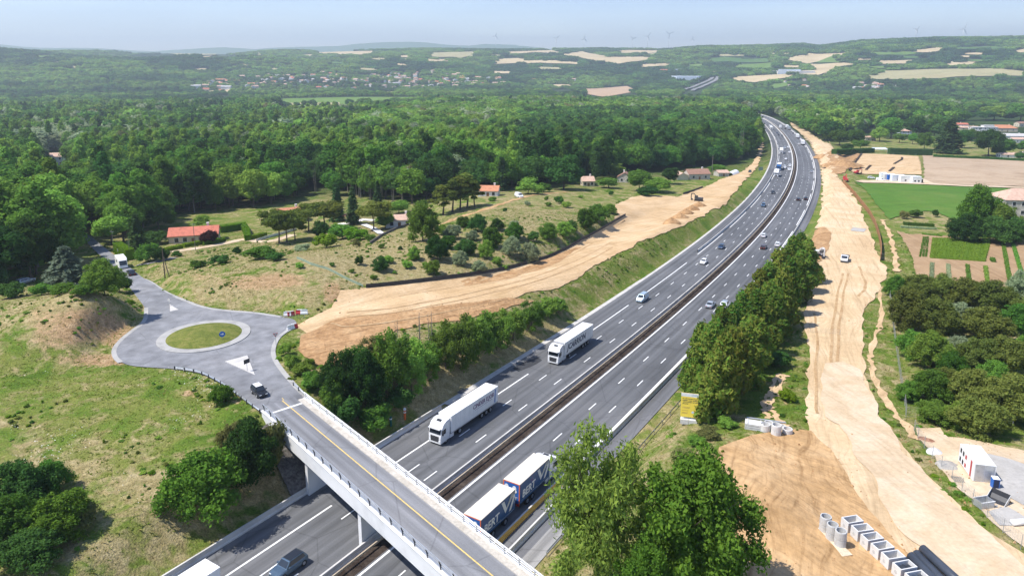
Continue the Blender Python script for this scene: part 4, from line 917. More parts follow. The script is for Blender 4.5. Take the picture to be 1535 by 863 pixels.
p = MB(); p.box(X0 - 1, X0 + 1.2, -6.8, .1, 1.5, ZD - .9); part('abutment', p, M_CONC, br)
xs = np.linspace(-1, 1, n)
v = []; L = 12
for i in range(L + 1):
    for j in range(8):
        u = i / L; x = -1.2 + 10.6 * u; y = -8.2 + 9.6 * j / 7; z = 4.7 - 6.4 * u - .3 * (j in (0, 7)) + .25 * _h(np.int64(i), np.int64(j), 4); v.append((x - .29 * (y + 6), y, z))
q = [(i * 8 + j, i * 8 + j + 1, (i + 1) * 8 + j + 1, (i + 1) * 8 + j) for i in range(L) for j in range(7)]
link('slope_paving', np_mesh('slope_paving', v, q, M_STONE), br)

# ------------------------------------------------------------------ barriers along the motorway
def wall_along(name, label, cat, t0, t1, w, h, th, mat, step=6., base=0., group=None, prof=None, cap=None):
    T = np.arange(t0, t1 + .01, step); prof = prof or [(-th / 2, -.1), (-th / 2, .18), (-th / 2 * .45, .32), (-th / 2 * .4, h), (th / 2 * .4, h), (th / 2 * .45, .32), (th / 2, .18), (th / 2, -.1)]
    v = []; k = len(prof)
    for a, z in prof:
        p = mpt(T, np.full(T.shape, w + a)); v.append(np.column_stack([p, mz(T) + z + base]))
    v = np.stack(v, 1).reshape(-1, 3); f = [(i * k + j, i * k + j + 1, (i + 1) * k + j + 1, (i + 1) * k + j) for i in range(len(T) - 1) for j in range(k - 1)]
    o = link(name, np_mesh(name, v, f, mat)); tag(o, label, cat, group); return o
M_BARR = plain('barrier_concrete', (.58, .565, .53), .85, .12, .25); M_BARR2 = plain('barrier_tan', (.46, .38, .28), .8, .15, .4); M_YEL = plain('site_yellow', (.52, .33, .07), .6, .1, .8)
wall_along('concrete_barrier', 'long pale concrete barrier along the left edge of the dark central reservation', 'barrier', -150, TE, .1, .85, .6, M_BARR)
wall_along('guard_rail', 'thin tan rail running down the middle of the dark central reservation', 'barrier', -150, TE, 1.15, .72, .16, M_BARR2, prof=[(-.06, .45), (-.08, .75), (.08, .75), (.06, .45)])
wall_along('concrete_barrier', 'long concrete barrier between the away-going lanes and the dark side lane on the right', 'barrier', 86, TE - 60, 14.1, .85, .6, M_BARR)
wall_along('concrete_barrier', 'concrete barrier on the left roadside running under the bridge to the first white lorry', 'barrier', -150, 92, -14.75, .9, .55, M_BARR)
wall_along('concrete_barrier', 'concrete barrier beside the oncoming lanes along the far left curve', 'barrier', 232, 1500, -10.6, .85, .5, M_BARR)
wall_along('concrete_barrier', 'dark-sided concrete barrier between the side lane and the grey strip by the bridge', 'barrier', -150, 86, 15.6, .85, .6, M_BARR)
yb = wall_along('concrete_barrier', 'concrete barrier with a yellow side next to the blue road train', 'barrier', -150, 86, 13.35, .8, .5, M_BARR)
wall = wall_along('yellow_side', None, None, -150, 86, 13.35, .8, .5, M_YEL, prof=[(.262, .02), (.262, .24), (.14, .36), (.115, .74)]); wall.parent = yb
gr = wall_along('guard_rail', 'galvanised guard rail beside the grey strip in front of the yellow sign', 'guard rail', 66, 128, 19.5, .7, .2, M_GALV, prof=[(.0, .42), (-.07, .48), (0, .56), (-.07, .64), (0, .72)])
for tt in np.arange(66, 128, 4.):
    q = mpt(tt, 19.56); p = MB(); p.box(q[0] - .06, q[0] + .06, q[1] - .06, q[1] + .06, mz(tt) - .4, mz(tt) + .7); part('post', p, M_GALV, gr)
# roadside guard rail of the slip beside the roundabout
def rail_px(px, label, h=.75):
    w = ground(*np.array(smooth_open(px), float).T); t = thing('guard_rail', label, 'guard rail', tuple(w[0])); w = w - w[0]
    mb = MB()
    for a, b_ in zip(w[:-1], w[1:]):
        d = b_ - a; n_ = np.array([-d[1], d[0]]); n_ = n_ / np.linalg.norm(n_)
        for z0, z1 in ((.45, .6), (.6, .75)):
            mb.add([(a[0], a[1], a[2] + z0), (b_[0], b_[1], b_[2] + z0), (b_[0] + n_[0] * .06, b_[1] + n_[1] * .06, b_[2] + (z0 + z1) / 2), (a[0] + n_[0] * .06, a[1] + n_[1] * .06, a[2] + (z0 + z1) / 2), (b_[0], b_[1], b_[2] + z1), (a[0], a[1], a[2] + z1)], [(0, 1, 2, 3), (3, 2, 4, 5)])
    part('rail', mb, M_GALV, t); s = np.concatenate([[0], np.cumsum(np.linalg.norm(np.diff(w, axis=0), axis=1))])
    for q in np.arange(0, s[-1], 2.):
        p = [np.interp(q, s, w[:, i]) for i in range(3)]; m_ = MB(); m_.box(p[0] - .07, p[0] + .07, p[1] - .07, p[1] + .07, p[2] - .3, p[2] + .72); part('post', m_, M_DARK, t)
    return t
rail_px([(262,554.5),(280,557),(300,561),(318,569.5),(339,582),(373,608),(400,627),(414,636)], 'galvanised guard rail curving from the roundabout to the near side of the bridge')
rail_px([(440,579),(452,590),(469,606)], 'short pale guard rail leading to the far side of the bridge')

# ------------------------------------------------------------------ houses
M_ROOFR = plain('roof_red', (.52, .17, .11), .85, .15, 1.2); M_ROOFO = plain('roof_orange', (.52, .23, .125), .85, .15, 1.2); M_ROOFP = plain('roof_pale_pink', (.55, .37, .28), .85, .14, 1.); M_ROOFB = plain('roof_brown', (.30, .17, .12), .85, .15, 1.)
M_ROOFG = plain('roof_grey', (.50, .48, .46), .8, .1, 1.); M_WALLC = plain('render_cream', (.66, .56, .42), .9, .07, .4); M_WALLW = plain('render_white', (.78, .75, .70), .9, .06, .4); M_WALLS = plain('stone_wall', (.50, .46, .40), .95, .15, .9)
M_WALLB = plain('render_blueish', (.62, .68, .76), .8, .05, .5); M_WIN = plain('window_glass', (.03, .035, .045), .15, .1, 2, 0, .6); M_WOOD = plain('wood_brown', (.22, .12, .07), .8, .15, 2)
def gable(mb, L, Wd, h, rh, ov=.4, th=.16, hip=0.):
    a, b_ = L / 2 + ov, Wd / 2 + ov; r = a - hip * (b_); z0 = h - ov * rh / (Wd / 2)
    v = [(-a, -b_, z0), (a, -b_, z0), (a, b_, z0), (-a, b_, z0), (-r, 0, h + rh), (r, 0, h + rh)]; v += [(x, y, z + th) for x, y, z in v]
    f = [(6, 7, 11, 10), (8, 9, 10, 11), (0, 4, 5, 1), (2, 5, 4, 3), (0, 1, 7, 6), (2, 3, 9, 8)]
    f += [(7, 8, 11), (9, 6, 10), (1, 5, 2), (3, 4, 0), (1, 2, 8, 7), (3, 0, 6, 9)] if hip else [(0, 6, 10, 4), (4, 10, 9, 3), (1, 5, 11, 7), (5, 2, 8, 11)]
    mb.add(v, f); return mb
def house(px, py, wpx, label, L=None, Wd=8., h=3., rh=1.8, ang=0., wall=None, roof=None, hip=0., wins=(3, 2), floors=1, chim=1, name='house', group=None, door=True, loc=None, cat='house'):
    p = np.array(loc) if loc is not None else g1(px, py); d = np.hypot(p[0], p[1]); L = L or wpx * d / FL
    t = thing(name, label, cat, (p[0], p[1], p[2] - .1), R(ang), group)
    wl = MB(); wl.box(-L / 2, L / 2, -Wd / 2, Wd / 2, -.8, h)
    if not hip: wl.add([(-L / 2, -Wd / 2, h), (-L / 2, Wd / 2, h), (-L / 2, 0, h + rh), (L / 2, -Wd / 2, h), (L / 2, Wd / 2, h), (L / 2, 0, h + rh)], [(0, 1, 2), (3, 5, 4)])
    part('wall', wl, wall or M_WALLC, t); rf = part('roof', gable(MB(), L, Wd, h + .02, rh, hip=hip), roof or M_ROOFR, t)
    for i in range(chim): c_ = MB(); x = L * (.28 - .5 * i); c_.box(x - .35, x + .35, .5, 1.2, h + rh * .3, h + rh + .9); c_.box(x - .42, x + .42, .43, 1.27, h + rh + .9, h + rh + 1.05); part('chimney', c_, M_WALLW, rf)
    fh = h / floors
    for fl in range(floors):
        for sgn, ax, cnt in ((-1, 0, wins[0]), (1, 0, wins[0]), (-1, 1, wins[1]), (1, 1, wins[1])):
            for i in range(cnt):
                u = (i + .5) / cnt - .5; zz = fl * fh + fh * .32; hh_ = min(1.4, fh * .5); ww = .6
                if fl == 0 and door and ax == 0 and sgn == -1 and i == cnt // 2: continue
                f_ = MB(); g_ = MB()
                if ax == 0: x = u * L * .86; y = sgn * Wd / 2; f_.box(x - ww - .1, x + ww + .1, min(y, y + sgn * .07), max(y, y + sgn * .07), zz - .1, zz + hh_ + .1); g_.box(x - ww, x + ww, min(y, y + sgn * .09), max(y, y + sgn * .09), zz, zz + hh_)
                else: x = u * Wd * .8; y = sgn * L / 2; f_.box(min(y, y + sgn * .07), max(y, y + sgn * .07), x - ww - .1, x + ww + .1, zz - .1, zz + hh_ + .1); g_.box(min(y, y + sgn * .09), max(y, y + sgn * .09), x - ww, x + ww, zz, zz + hh_)
                fo = part('window', f_, M_WHITE, t); part('pane', g_, M_WIN, fo)
    if door: d_ = MB(); x = ((wins[0] // 2 + .5) / max(1, wins[0]) - .5) * L * .86; d_.box(x - .55, x + .55, -Wd / 2 - .08, -Wd / 2, 0, 2.1); part('door', d_, M_WOOD, t)
    return t
def add_wing(t, x, y, L, Wd, h, rh, wall, roof, hip=0., rot=0.):
    M = Matrix.Translation((x, y, 0)) @ Matrix.Rotation(R(rot), 4, 'Z')
    a = MB(); a.box(-L / 2, L / 2, -Wd / 2, Wd / 2, -.8, h)
    if not hip: a.add([(-L / 2, -Wd / 2, h), (-L / 2, Wd / 2, h), (-L / 2, 0, h + rh), (L / 2, -Wd / 2, h), (L / 2, Wd / 2, h), (L / 2, 0, h + rh)], [(0, 1, 2), (3, 5, 4)])
    a.v = [tuple(M @ Vector(q)) for q in a.v]; part('wall', a, wall, t); b_ = gable(MB(), L, Wd, h + .02, rh, hip=hip); b_.v = [tuple(M @ Vector(q)) for q in b_.v]; part('roof', b_, roof, t)
house(293, 361, 62, 'long low cream house with a bright red roof beside the purple tree', Wd=8.5, h=3., rh=1.9, ang=17, roof=M_ROOFR, wall=M_WALLC, wins=(5, 2))
house(434, 331, 40, 'house under the umbrella pines with only a corner of its red roof showing', Wd=8, h=3.2, rh=2., ang=30, roof=M_ROOFO)
house(598, 337, 40, 'low house with a pale flat-looking roof behind the round light green tree', Wd=9, h=2.8, rh=1.1, ang=12, roof=M_ROOFP, wall=M_WALLW)
house(733, 293, 30, 'white bungalow with an orange-red roof behind the tall pines', Wd=8, h=2.8, rh=1.6, ang=-6, roof=M_ROOFO, wall=M_WALLW)
house(880, 278, 18, 'small house with a pale pink roof at the edge of the wood', Wd=8, h=3, rh=1.8, ang=5, roof=M_ROOFP)
house(937, 273, 15, 'small gabled house with a brick-red roof in front of the wood', Wd=8, h=3.2, rh=2.4, ang=75, roof=M_ROOFB, wall=M_WALLS)
G_ = house(1044, 268, 32, 'long farmhouse with a terracotta roof and a lower pale wing by the dirt road', Wd=9, h=3.6, rh=2.2, ang=8, roof=M_ROOFB, wall=M_WALLS); add_wing(G_, -11, -3, 7, 7, 3, 1.6, M_WALLC, M_ROOFP, rot=90)
house(1081, 264, 16, 'low shed with a pale orange roof beside the white tunnel', Wd=7, h=2.6, rh=1.2, ang=10, roof=M_ROOFP, wall=M_WALLS, name='shed', cat='shed', wins=(1, 0), chim=0)
V_ = house(90, 246, 34, 'pale villa with stepped pink roofs standing alone in the silver-green wood', Wd=11, h=6.4, rh=2.2, ang=14, roof=M_ROOFP, wall=M_WALLW, floors=2, wins=(4, 2), hip=.0); add_wing(V_, -12, -2, 9, 8, 4., 1.6, M_WALLW, M_ROOFP); add_wing(V_, 11, 0, 8, 8, 4.6, 1.6, M_WALLW, M_ROOFO)
FH = house(1530, 332, 60, 'big pale stone farmhouse with a hipped pink roof at the right of the garden trees', Wd=13, h=10., rh=3.4, ang=-8, roof=M_ROOFP, wall=M_WALLS, floors=3, wins=(5, 3), hip=.8, chim=1)
house(1428, 190, 34, 'long low village house with a red roof left of the white modern house', Wd=9, h=3.4, rh=1.8, ang=-4, roof=M_ROOFR, wall=M_WALLW)
house(1450, 195, 22, 'village house with a faded red roof right in front of the white modern house', Wd=9, h=3.4, rh=1.8, ang=-14, roof=M_ROOFP, wall=M_WALLC)
MH = house(1473, 198, 30, 'modern white two-storey house with flat grey roofs and balconies', Wd=10, h=6.2, rh=.3, ang=-5, roof=M_ROOFG, wall=M_WALLW, floors=2, wins=(5, 2), chim=1); add_wing(MH, 6, 2, 12, 8, 8.4, .3, M_WALLW, M_ROOFG)
house(1501, 197, 30, 'village house with a bright orange hipped roof', Wd=14, h=4.6, rh=3.6, ang=-5, roof=M_ROOFO, wall=M_WALLC, hip=.9, floors=1, wins=(4, 3))
house(1512, 208, 40, 'large house with wide pale pinkish-grey roofs below the orange hipped roof', Wd=13, h=3.6, rh=2.4, ang=-10, roof=M_ROOFG, wall=M_WALLW, wins=(5, 3)); house(1540, 214, 40, 'long white building with a low pink roof at the right edge of the village', Wd=10, h=4, rh=1.6, ang=-6, roof=M_ROOFP, wall=M_WALLW, wins=(6, 2))
house(1486, 210, 18, 'small white gabled annexe in front of the pale-roofed house', Wd=8, h=3, rh=1.8, ang=80, roof=M_ROOFG, wall=M_WALLW, wins=(2, 1), chim=0); house(1534, 190, 20, 'house with a dark red roof half hidden behind the white building', Wd=9, h=5, rh=2, ang=10, roof=M_ROOFB, wall=M_WALLC)
house(1520, 236, 36, 'low bungalow with a beige roof behind the hedge of the stubble field', Wd=8, h=2.8, rh=1.2, ang=-5, roof=M_ROOFP, wall=M_WALLW)
house(1355, 203, 14, 'small pale blue house with a pink hipped roof among dark trees', Wd=9, h=5.4, rh=2., ang=-4, roof=M_ROOFP, wall=M_WALLB, hip=.8, floors=2, wins=(2, 2)); house(1302, 211, 14, 'small brown stone cottage at the edge of the dark hedge', Wd=7, h=4, rh=1., ang=6, roof=M_ROOFP, wall=M_WALLS, wins=(2, 1))
house(1310, 157, 18, 'lone sand-coloured building between treetops on the right', Wd=10, h=6, rh=1.4, ang=0, roof=M_ROOFP, wall=M_WALLC, wins=(3, 1))
# the far town: single small houses
def town_house(L, Wd, h, rh, wall, roof):
    mb = MB(); mb.box(-L / 2, L / 2, -Wd / 2, Wd / 2, -3, h); mb.add([(-L / 2, -Wd / 2, h), (-L / 2, Wd / 2, h), (-L / 2, 0, h + rh), (L / 2, -Wd / 2, h), (L / 2, Wd / 2, h), (L / 2, 0, h + rh)], [(0, 1, 2), (3, 5, 4)]); mb.cur = 1; gable(mb, L, Wd, h + .05, rh, .5, .3); return mb.mesh('town_house', [wall, roof])
TH_ = [(town_house(L, w_, h_, 2.6, wl_, rf_), a_) for L, w_, h_, wl_, rf_, a_ in ((16, 11, 7, M_WALLW, M_ROOFP, 'pink'), (20, 12, 8, M_WALLW, M_ROOFO, 'orange'), (14, 11, 6, M_WALLC, M_ROOFR, 'red'), (26, 13, 8, M_WALLW, M_ROOFG, 'grey'), (17, 12, 9, M_WALLC, M_ROOFP, 'faded pink'))]
cnt = 0; TP = []
for pi_, (P, k) in enumerate(zip(TOWN, (210, 10, 16, 9, 7))):
    P = np.array(P, float)
    while k > 0:
        x, y = random.uniform(P[:, 0].min(), P[:, 0].max()), random.uniform(P[:, 1].min(), P[:, 1].max())
        if not inpoly(np.array([x]), np.array([y]), P)[0]: continue
        if pi_ == 0 and not (abs(y - 122) < 7 or random.random() < .35): continue
        TP.append((x, y, pi_)); k -= 1
GW = ground_safe([q[0] for q in TP], [q[1] for q in TP])
for (x, y, pi_), w in zip(TP, GW):
    me, cl = TH_[random.choice((0, 0, 1, 2, 3, 4, 4))]
    o = link('town_house', me, None, tuple(w)); o.rotation_euler.z = random.uniform(-.6, .6) + random.choice((0, 1.57)); s = random.uniform(.8, 1.25) * (1 if pi_ == 0 else .8); o.scale = (s, s, s * random.uniform(.8, 1.2))
    wh = ('in the far town at the foot of the hills', 'in the hamlet beyond the big wood', 'in the far hamlet below the pale field', 'at the far road bend on the right', 'at the far white farm group')[pi_]
    tag(o, 'tiny ' + cl + '-roofed house ' + wh, 'house', cl + ' roofed houses ' + wh)
for x, y, wpx, lb in ((1157, 110, 13, 'leftmost'), (1172, 110.5, 11, 'second'), (1186, 111, 12, 'third'), (1206, 111, 26, 'long pale')):
    w = ground_safe([x], [y])[0]; s = np.hypot(*w[:2]) / FL; mb = MB(); L = wpx * s; mb.box(-L / 2, L / 2, -9, 9, -3, 9); mb.cur = 1; gable(mb, L, 18, 9, 2, .3, .3); o = link('warehouse', mb.mesh('warehouse', [M_WALLW, M_ROOFG]), None, tuple(w)); tag(o, lb + ' white warehouse of the row beyond the far tan field', 'warehouse')
for P, lb in (([(1003,119.5),(1012,115.5),(1056,116.5),(1047,123),(1014,123.6)], 'large pale blue greenhouse roof beside the far bend of the motorway'), ([(1003,106),(1024,105),(1024,108.4),(1003,108.6)], 'narrow pale blue greenhouse beside the red-roofed far farm'), ([(1168,108.6),(1198,106),(1200,110.5),(1166,112)], 'pale greenhouse strip in front of the far straw fields')):
    w = ground_safe(*np.array(P, float).T); z = w[:, 2].max() + 5; mb = MB(); k = len(w); mb.add([(*q[:2], z) for q in w] + [(*q[:2], q[2] - 2) for q in w], [tuple(range(k))] + [(i, (i + 1) % k, k + (i + 1) % k, k + i) for i in range(k)]); o = link('greenhouse', mb.mesh('greenhouse', M_WALLB)); tag(o, lb, 'greenhouse')
w = ground_safe([1000], [109])[0]; house(0, 0, 0, 'far farm with white walls and a red roof beside the narrow greenhouse', L=60, Wd=16, h=9, rh=5, ang=4, roof=M_ROOFR, wall=M_WALLW, loc=w, wins=(6, 0))
# ------------------------------------------------------------------ wind turbines on the skyline
def turbine(px, hub, blade, rot, label, yaw):
    az = math.atan((px - CX) / FL * math.cos(TH)); r = RD + 120; x, y = r * math.sin(az), r * math.cos(az); z = float(terrain(np.array([x]), np.array([y]))[0]); dd = y * math.cos(TH)
    zh = CAMZ + y * (HZY - hub) / FL; t = thing('wind_turbine', label, 'wind turbine', (x, y, z), yaw, 'wind turbines along the skyline'); H = zh - z; B = .85 * blade * y / FL
    m_ = MB(); m_.cyl((0, 0, -5), (0, 0, H), 1.5, .9, 10); part('tower', m_, M_WHITE, t, True); m_ = MB(); m_.box(-1.6, 1.6, -3, 5.5, H - 1.4, H + 2.); part('nacelle', m_, M_GALV, t)
    m_ = MB(); m_.lathe([(0, 0), (1.4, .6), (1.8, 2)], 10, Matrix.Translation((0, -4.4, H)) @ Matrix.Rotation(R(-90), 4, 'X')); part('hub', m_, M_WHITE, t)
    for k in range(3):
        M = Matrix.Translation((0, -3.8, H)) @ Matrix.Rotation(R(rot + 120 * k), 4, 'Y'); m_ = MB(); m_.loft([[(-a, -b_, z_), (a, -b_ * .3, z_), (a, b_, z_), (-a, b_, z_)] for a, b_, z_ in ((.9, .7, 0), (2.2, .6, B * .2), (1.5, .35, B * .6), (.5, .15, B))], M); part('blade', m_, M_WHITE, t)
for a in ((743,56.5,7,20,'wind turbine standing alone left of the skyline row',.2), (833,60,8,50,'wind turbine left of the tree clump on the skyline',.1), (875,60.5,8,10,'wind turbine over the middle straw fields',.3), (947,60,7,75,'small wind turbine above the far pale ridge field',.2), (969.5,57,8,35,'wind turbine just left of the tallest one in the row',.1), (1001,53.5,9,65,'tallest wind turbine of the middle skyline row',.25), (1036,61,6,5,'faint short wind turbine at the end of the middle row',.1), (1368,47,9,45,'wind turbine above the wooded hill on the right',.15), (1438,46.5,13,25,'large wind turbine with wide tilted blades on the right skyline',.2), (1497,57,6,50,'faintest wind turbine near the right end of the skyline',.1)): turbine(*a)
# ------------------------------------------------------------------ vehicles (local x = forward, origin on the road)
def paint(name, c, rough=.28, metal=0.):
    m, t, b = nt(name); b.inputs['Base Color'].default_value = (*c, 1); b.inputs['Roughness'].default_value = rough; b.inputs['Metallic'].default_value = metal; b.inputs['Coat Weight'].default_value = .5; b.inputs['Coat Roughness'].default_value = .08
    f = noise(t, 3., 3, N(t, 'ShaderNodeTexCoord').outputs['Object']); k = lambda s: tuple(min(1, q * s) for q in c)
    t.links.new(ramp(t, f, [(.3, k(.9)), (.7, k(1.06))]), b.inputs['Base Color']); return m
PC = dict(white=paint('car_white', (.78, .79, .80)), silver=paint('car_silver', (.50, .54, .58), .3, .4), black=paint('car_black', (.018, .02, .024)), blue=paint('car_blue', (.035, .085, .16)), navy=paint('car_navy', (.02, .045, .10)), brown=paint('car_brown', (.06, .03, .025)),
          steel=paint('car_steel', (.11, .165, .22), .25, .5), grey=paint('car_grey', (.10, .12, .14), .3, .3), paleblue=paint('car_pale_blue', (.42, .52, .60), .3, .3), lorryblue=paint('lorry_blue', (.03, .12, .32)), red=paint('car_red', (.30, .04, .03)), bertblue=paint('curtain_blue', (.012, .075, .215), .5), bertblue2=paint('curtain_bright_blue', (.03, .13, .42), .45))
M_GLASS = plain('car_glass', (.025, .032, .04), .06, .05, 2, 0, .8); M_LAMP = plain('lamp_clear', (.75, .78, .8), .15, .05, 4); M_TAIL = plain('lamp_red', (.45, .02, .015), .3, .05, 4); M_RIM = plain('wheel_rim', (.42, .43, .45), .35, .1, 6, .5)
M_ORANGE = plain('marker_orange', (.78, .16, .04), .6, .08, 3); M_CREAM = plain('tarp_cream', (.72, .66, .56), .8, .07, .6); M_NAVYT = plain('ink_navy', (.02, .03, .07), .6, .05, 2); M_PURP = plain('ink_purple', (.16, .09, .17), .6, .05, 2); M_REDS = plain('sign_red', (.50, .05, .05), .5, .06, 2); M_BLUES = plain('sign_blue', (.02, .13, .48), .5, .05, 2); M_GREENS = plain('sign_green', (.01, .12, .10), .5, .05, 2)
M_SEAM = plain('panel_seam', (.60, .62, .64), .6, .08, 2)
def wheel(parent, x, y, r, w, rim=True):
    mb = MB(); mb.cyl((x, y - w / 2, r), (x, y + w / 2, r), r, r, 16); o = part('wheel', mb, M_BLACK, parent)
    if rim: s = 1 if y > 0 else -1; mb = MB(); mb.cyl((x, y + s * (w / 2 - .02), r), (x, y + s * (w / 2 + .015), r), r * .62, r * .55, 12); part('rim', mb, M_RIM, o)
def quad(mb, a, b, c, d): return mb.add([a, b, c, d], [(0, 1, 2, 3)])
CT = {  # L, halfwidth, belt z, roof z, hood z, cabin bottom x0,x1, roof x0,x1
 'hatch': (4.1, .88, .92, 1.48, .86, -1.95, .95, -1.55, .25), 'sedan': (4.7, .90, .90, 1.44, .84, -1.75, 1.0, -1.0, .25), 'suv': (4.55, .93, 1.02, 1.66, 1.0, -2.15, 1.05, -1.7, .40), 'estate': (4.7, .90, .92, 1.48, .86, -2.2, 1.0, -1.85, .25), 'van': (5.1, .97, 1.15, 1.95, 1.1, -2.5, 1.75, -2.4, .95), 'small': (3.65, .82, .90, 1.5, .88, -1.75, .95, -1.4, .3)}
def make_car(typ, body, roof=None, name='car'):
    L, W, zb, zr, zh, c0, c1, r0, r1 = CT[typ]; t = thing(name, None, None); h = L / 2
    def ringx(x, w, zt, z0=.26): return [(x, -w * .94, z0), (x, -w, .5), (x, -w * .985, zt - .1), (x, -w * .86, zt), (x, w * .86, zt), (x, w * .985, zt - .1), (x, w, .5), (x, w * .94, z0)]
    bd = MB(); bd.loft([ringx(-h, W * .80, zb - .12, .38), ringx(-h + .12, W * .93, zb - .02), ringx(-h + .6, W, zb), ringx(c1 - .1, W, zb), ringx(c1 + .25, W, zh + .02), ringx(h - .5, W * .97, zh - .04), ringx(h - .12, W * .88, zh - .16), ringx(h, W * .74, zh - .3, .36)])
    part('body', bd, PC[body], t, False); wb, wr = W * .90, W * .70
    cb = MB(); lo = [(c0, -wb, zb - .01), (c1, -wb, zb - .01), (c1, wb, zb - .01), (c0, wb, zb - .01)]; hi = [(r0, -wr, zr - .05), (r1, -wr, zr - .05), (r1, wr, zr - .05), (r0, wr, zr - .05)]; tp = [(r0 + .18, -wr + .1, zr), (r1 - .2, -wr + .1, zr), (r1 - .2, wr - .1, zr), (r0 + .18, wr - .1, zr)]
    cb.loft([lo, hi, tp]); part('cabin', cb, PC[body], t)
    if roof: rp = MB(); rp.add([(x, y, z + .012) for x, y, z in tp] + [(p[0] * .5 + q[0] * .5, p[1] * .5 + q[1] * .5, (p[2] + q[2]) / 2 + .012) for p, q in zip(hi, tp)], [(0, 1, 2, 3), (0, 4, 5, 1), (1, 5, 6, 2), (2, 6, 7, 3), (3, 7, 4, 0)]); part('roof_panel', rp, PC[roof], t)
    def lerp(a, b, u): return tuple(p + (q - p) * u for p, q in zip(a, b))
    def pane(nm, a, b, c, d, off, m0=.06, mz0=.12, mz1=.9):
        # a,b bottom corners, c,d top corners (c over b)
        A, B, C_, D_ = lerp(lerp(a, b, m0), lerp(d, c, m0), mz0), lerp(lerp(b, a, m0), lerp(c, d, m0), mz0), lerp(lerp(b, a, m0), lerp(c, d, m0), mz1), lerp(lerp(a, b, m0), lerp(d, c, m0), mz1)
        g = MB(); quad(g, *[tuple(p + q for p, q in zip(v, off)) for v in (A, B, C_, D_)]); part(nm, g, M_GLASS, t)
    pane('windscreen', lo[1], lo[2], hi[2], hi[1], (.02, 0, .015)); pane('rear_window', lo[3], lo[0], hi[0], hi[3], (-.02, 0, .012))
    if typ != 'van': pane('side_window', lo[0], lo[1], hi[1], hi[0], (0, -.012, .01), .09); pane('side_window', lo[2], lo[3], hi[3], hi[2], (0, .012, .01), .09)
    else:
        for s in (-1, 1):
            g = MB(); y0 = s * (wb + .015); y1 = s * (wr + .07); quad(g, (.35, y0 * .985, zb + .1), (1.35, y0 * .985, zb + .1), (.95, y1, zr - .18), (.35, y1, zr - .18)); part('side_window', g, M_GLASS, t)
    for s in (-1, 1):
        g = MB(); g.box(h - .16, h - .02, s * W * .56 - .17, s * W * .56 + .17, zh - .34, zh - .2); part('headlight', g, M_LAMP, t); g = MB(); g.box(-h - .015, -h + .1, s * W * .58 - .15, s * W * .58 + .15, zb - .34, zb - .17); part('tail_light', g, M_TAIL, t)
        g = MB(); g.box(c1 - .42, c1 - .24, s * (W + .06) - .1, s * (W + .06) + .1, zb + .02, zb + .17); part('mirror', g, PC[body], t)
        for x in (h - .82, -h + .8): wheel(t, x, s * (W - .1), .33 if typ not in ('suv', 'van') else .37, .22)
    return t
CARS = {}
def put_vehicle(t, pos, ang, label, cat, group=None, slope=0.):
    t.location = pos; t.rotation_euler = (0, slope, ang); tag(t, label, cat, group); return t
def car(typ, body, label, pos, ang, cat='car', roof=None, slope=0., group=None):
    k = (typ, body, roof); nm = 'van' if typ == 'van' else 'car'
    if k not in CARS: CARS[k] = make_car(typ, body, roof, nm); t = CARS[k]
    else: t = copy_tree(CARS[k])
    return put_vehicle(t, pos, ang, label, cat, group, slope)
def lane_spot(px, py, w=None):
    """road position (t, w) seen at a pixel, snapped to a lane"""
    a, b_, c_ = ray(px, py); q = 60.
    for _ in range(60):
        x, y = a * q, b_ * q; tt, ww = mcoord(np.array([x]), np.array([y])); z = float(mz(tt)[0]); q += (CAMZ - z + c_ * q) / (-c_) * .9
    return float(tt[0]), float(ww[0]) if w is None else w
def on_road(px, py, w=None):
    tt, ww = lane_spot(px, py, w); p = mpt(np.array(tt), np.array(ww)); d = mdir(tt); ang = math.atan2(d[1], d[0]); sl = float(mz(tt + 1) - mz(tt - 1)) / 2
    if ww < 1: return (p[0], p[1], float(mz(tt)) + .01), ang + math.pi, sl
    return (p[0], p[1], float(mz(tt)) + .01), ang, -sl
LW = dict(a=-8.1, b=-4.85, c=-1.75, d=4.9, e=8.55, f=11.7)
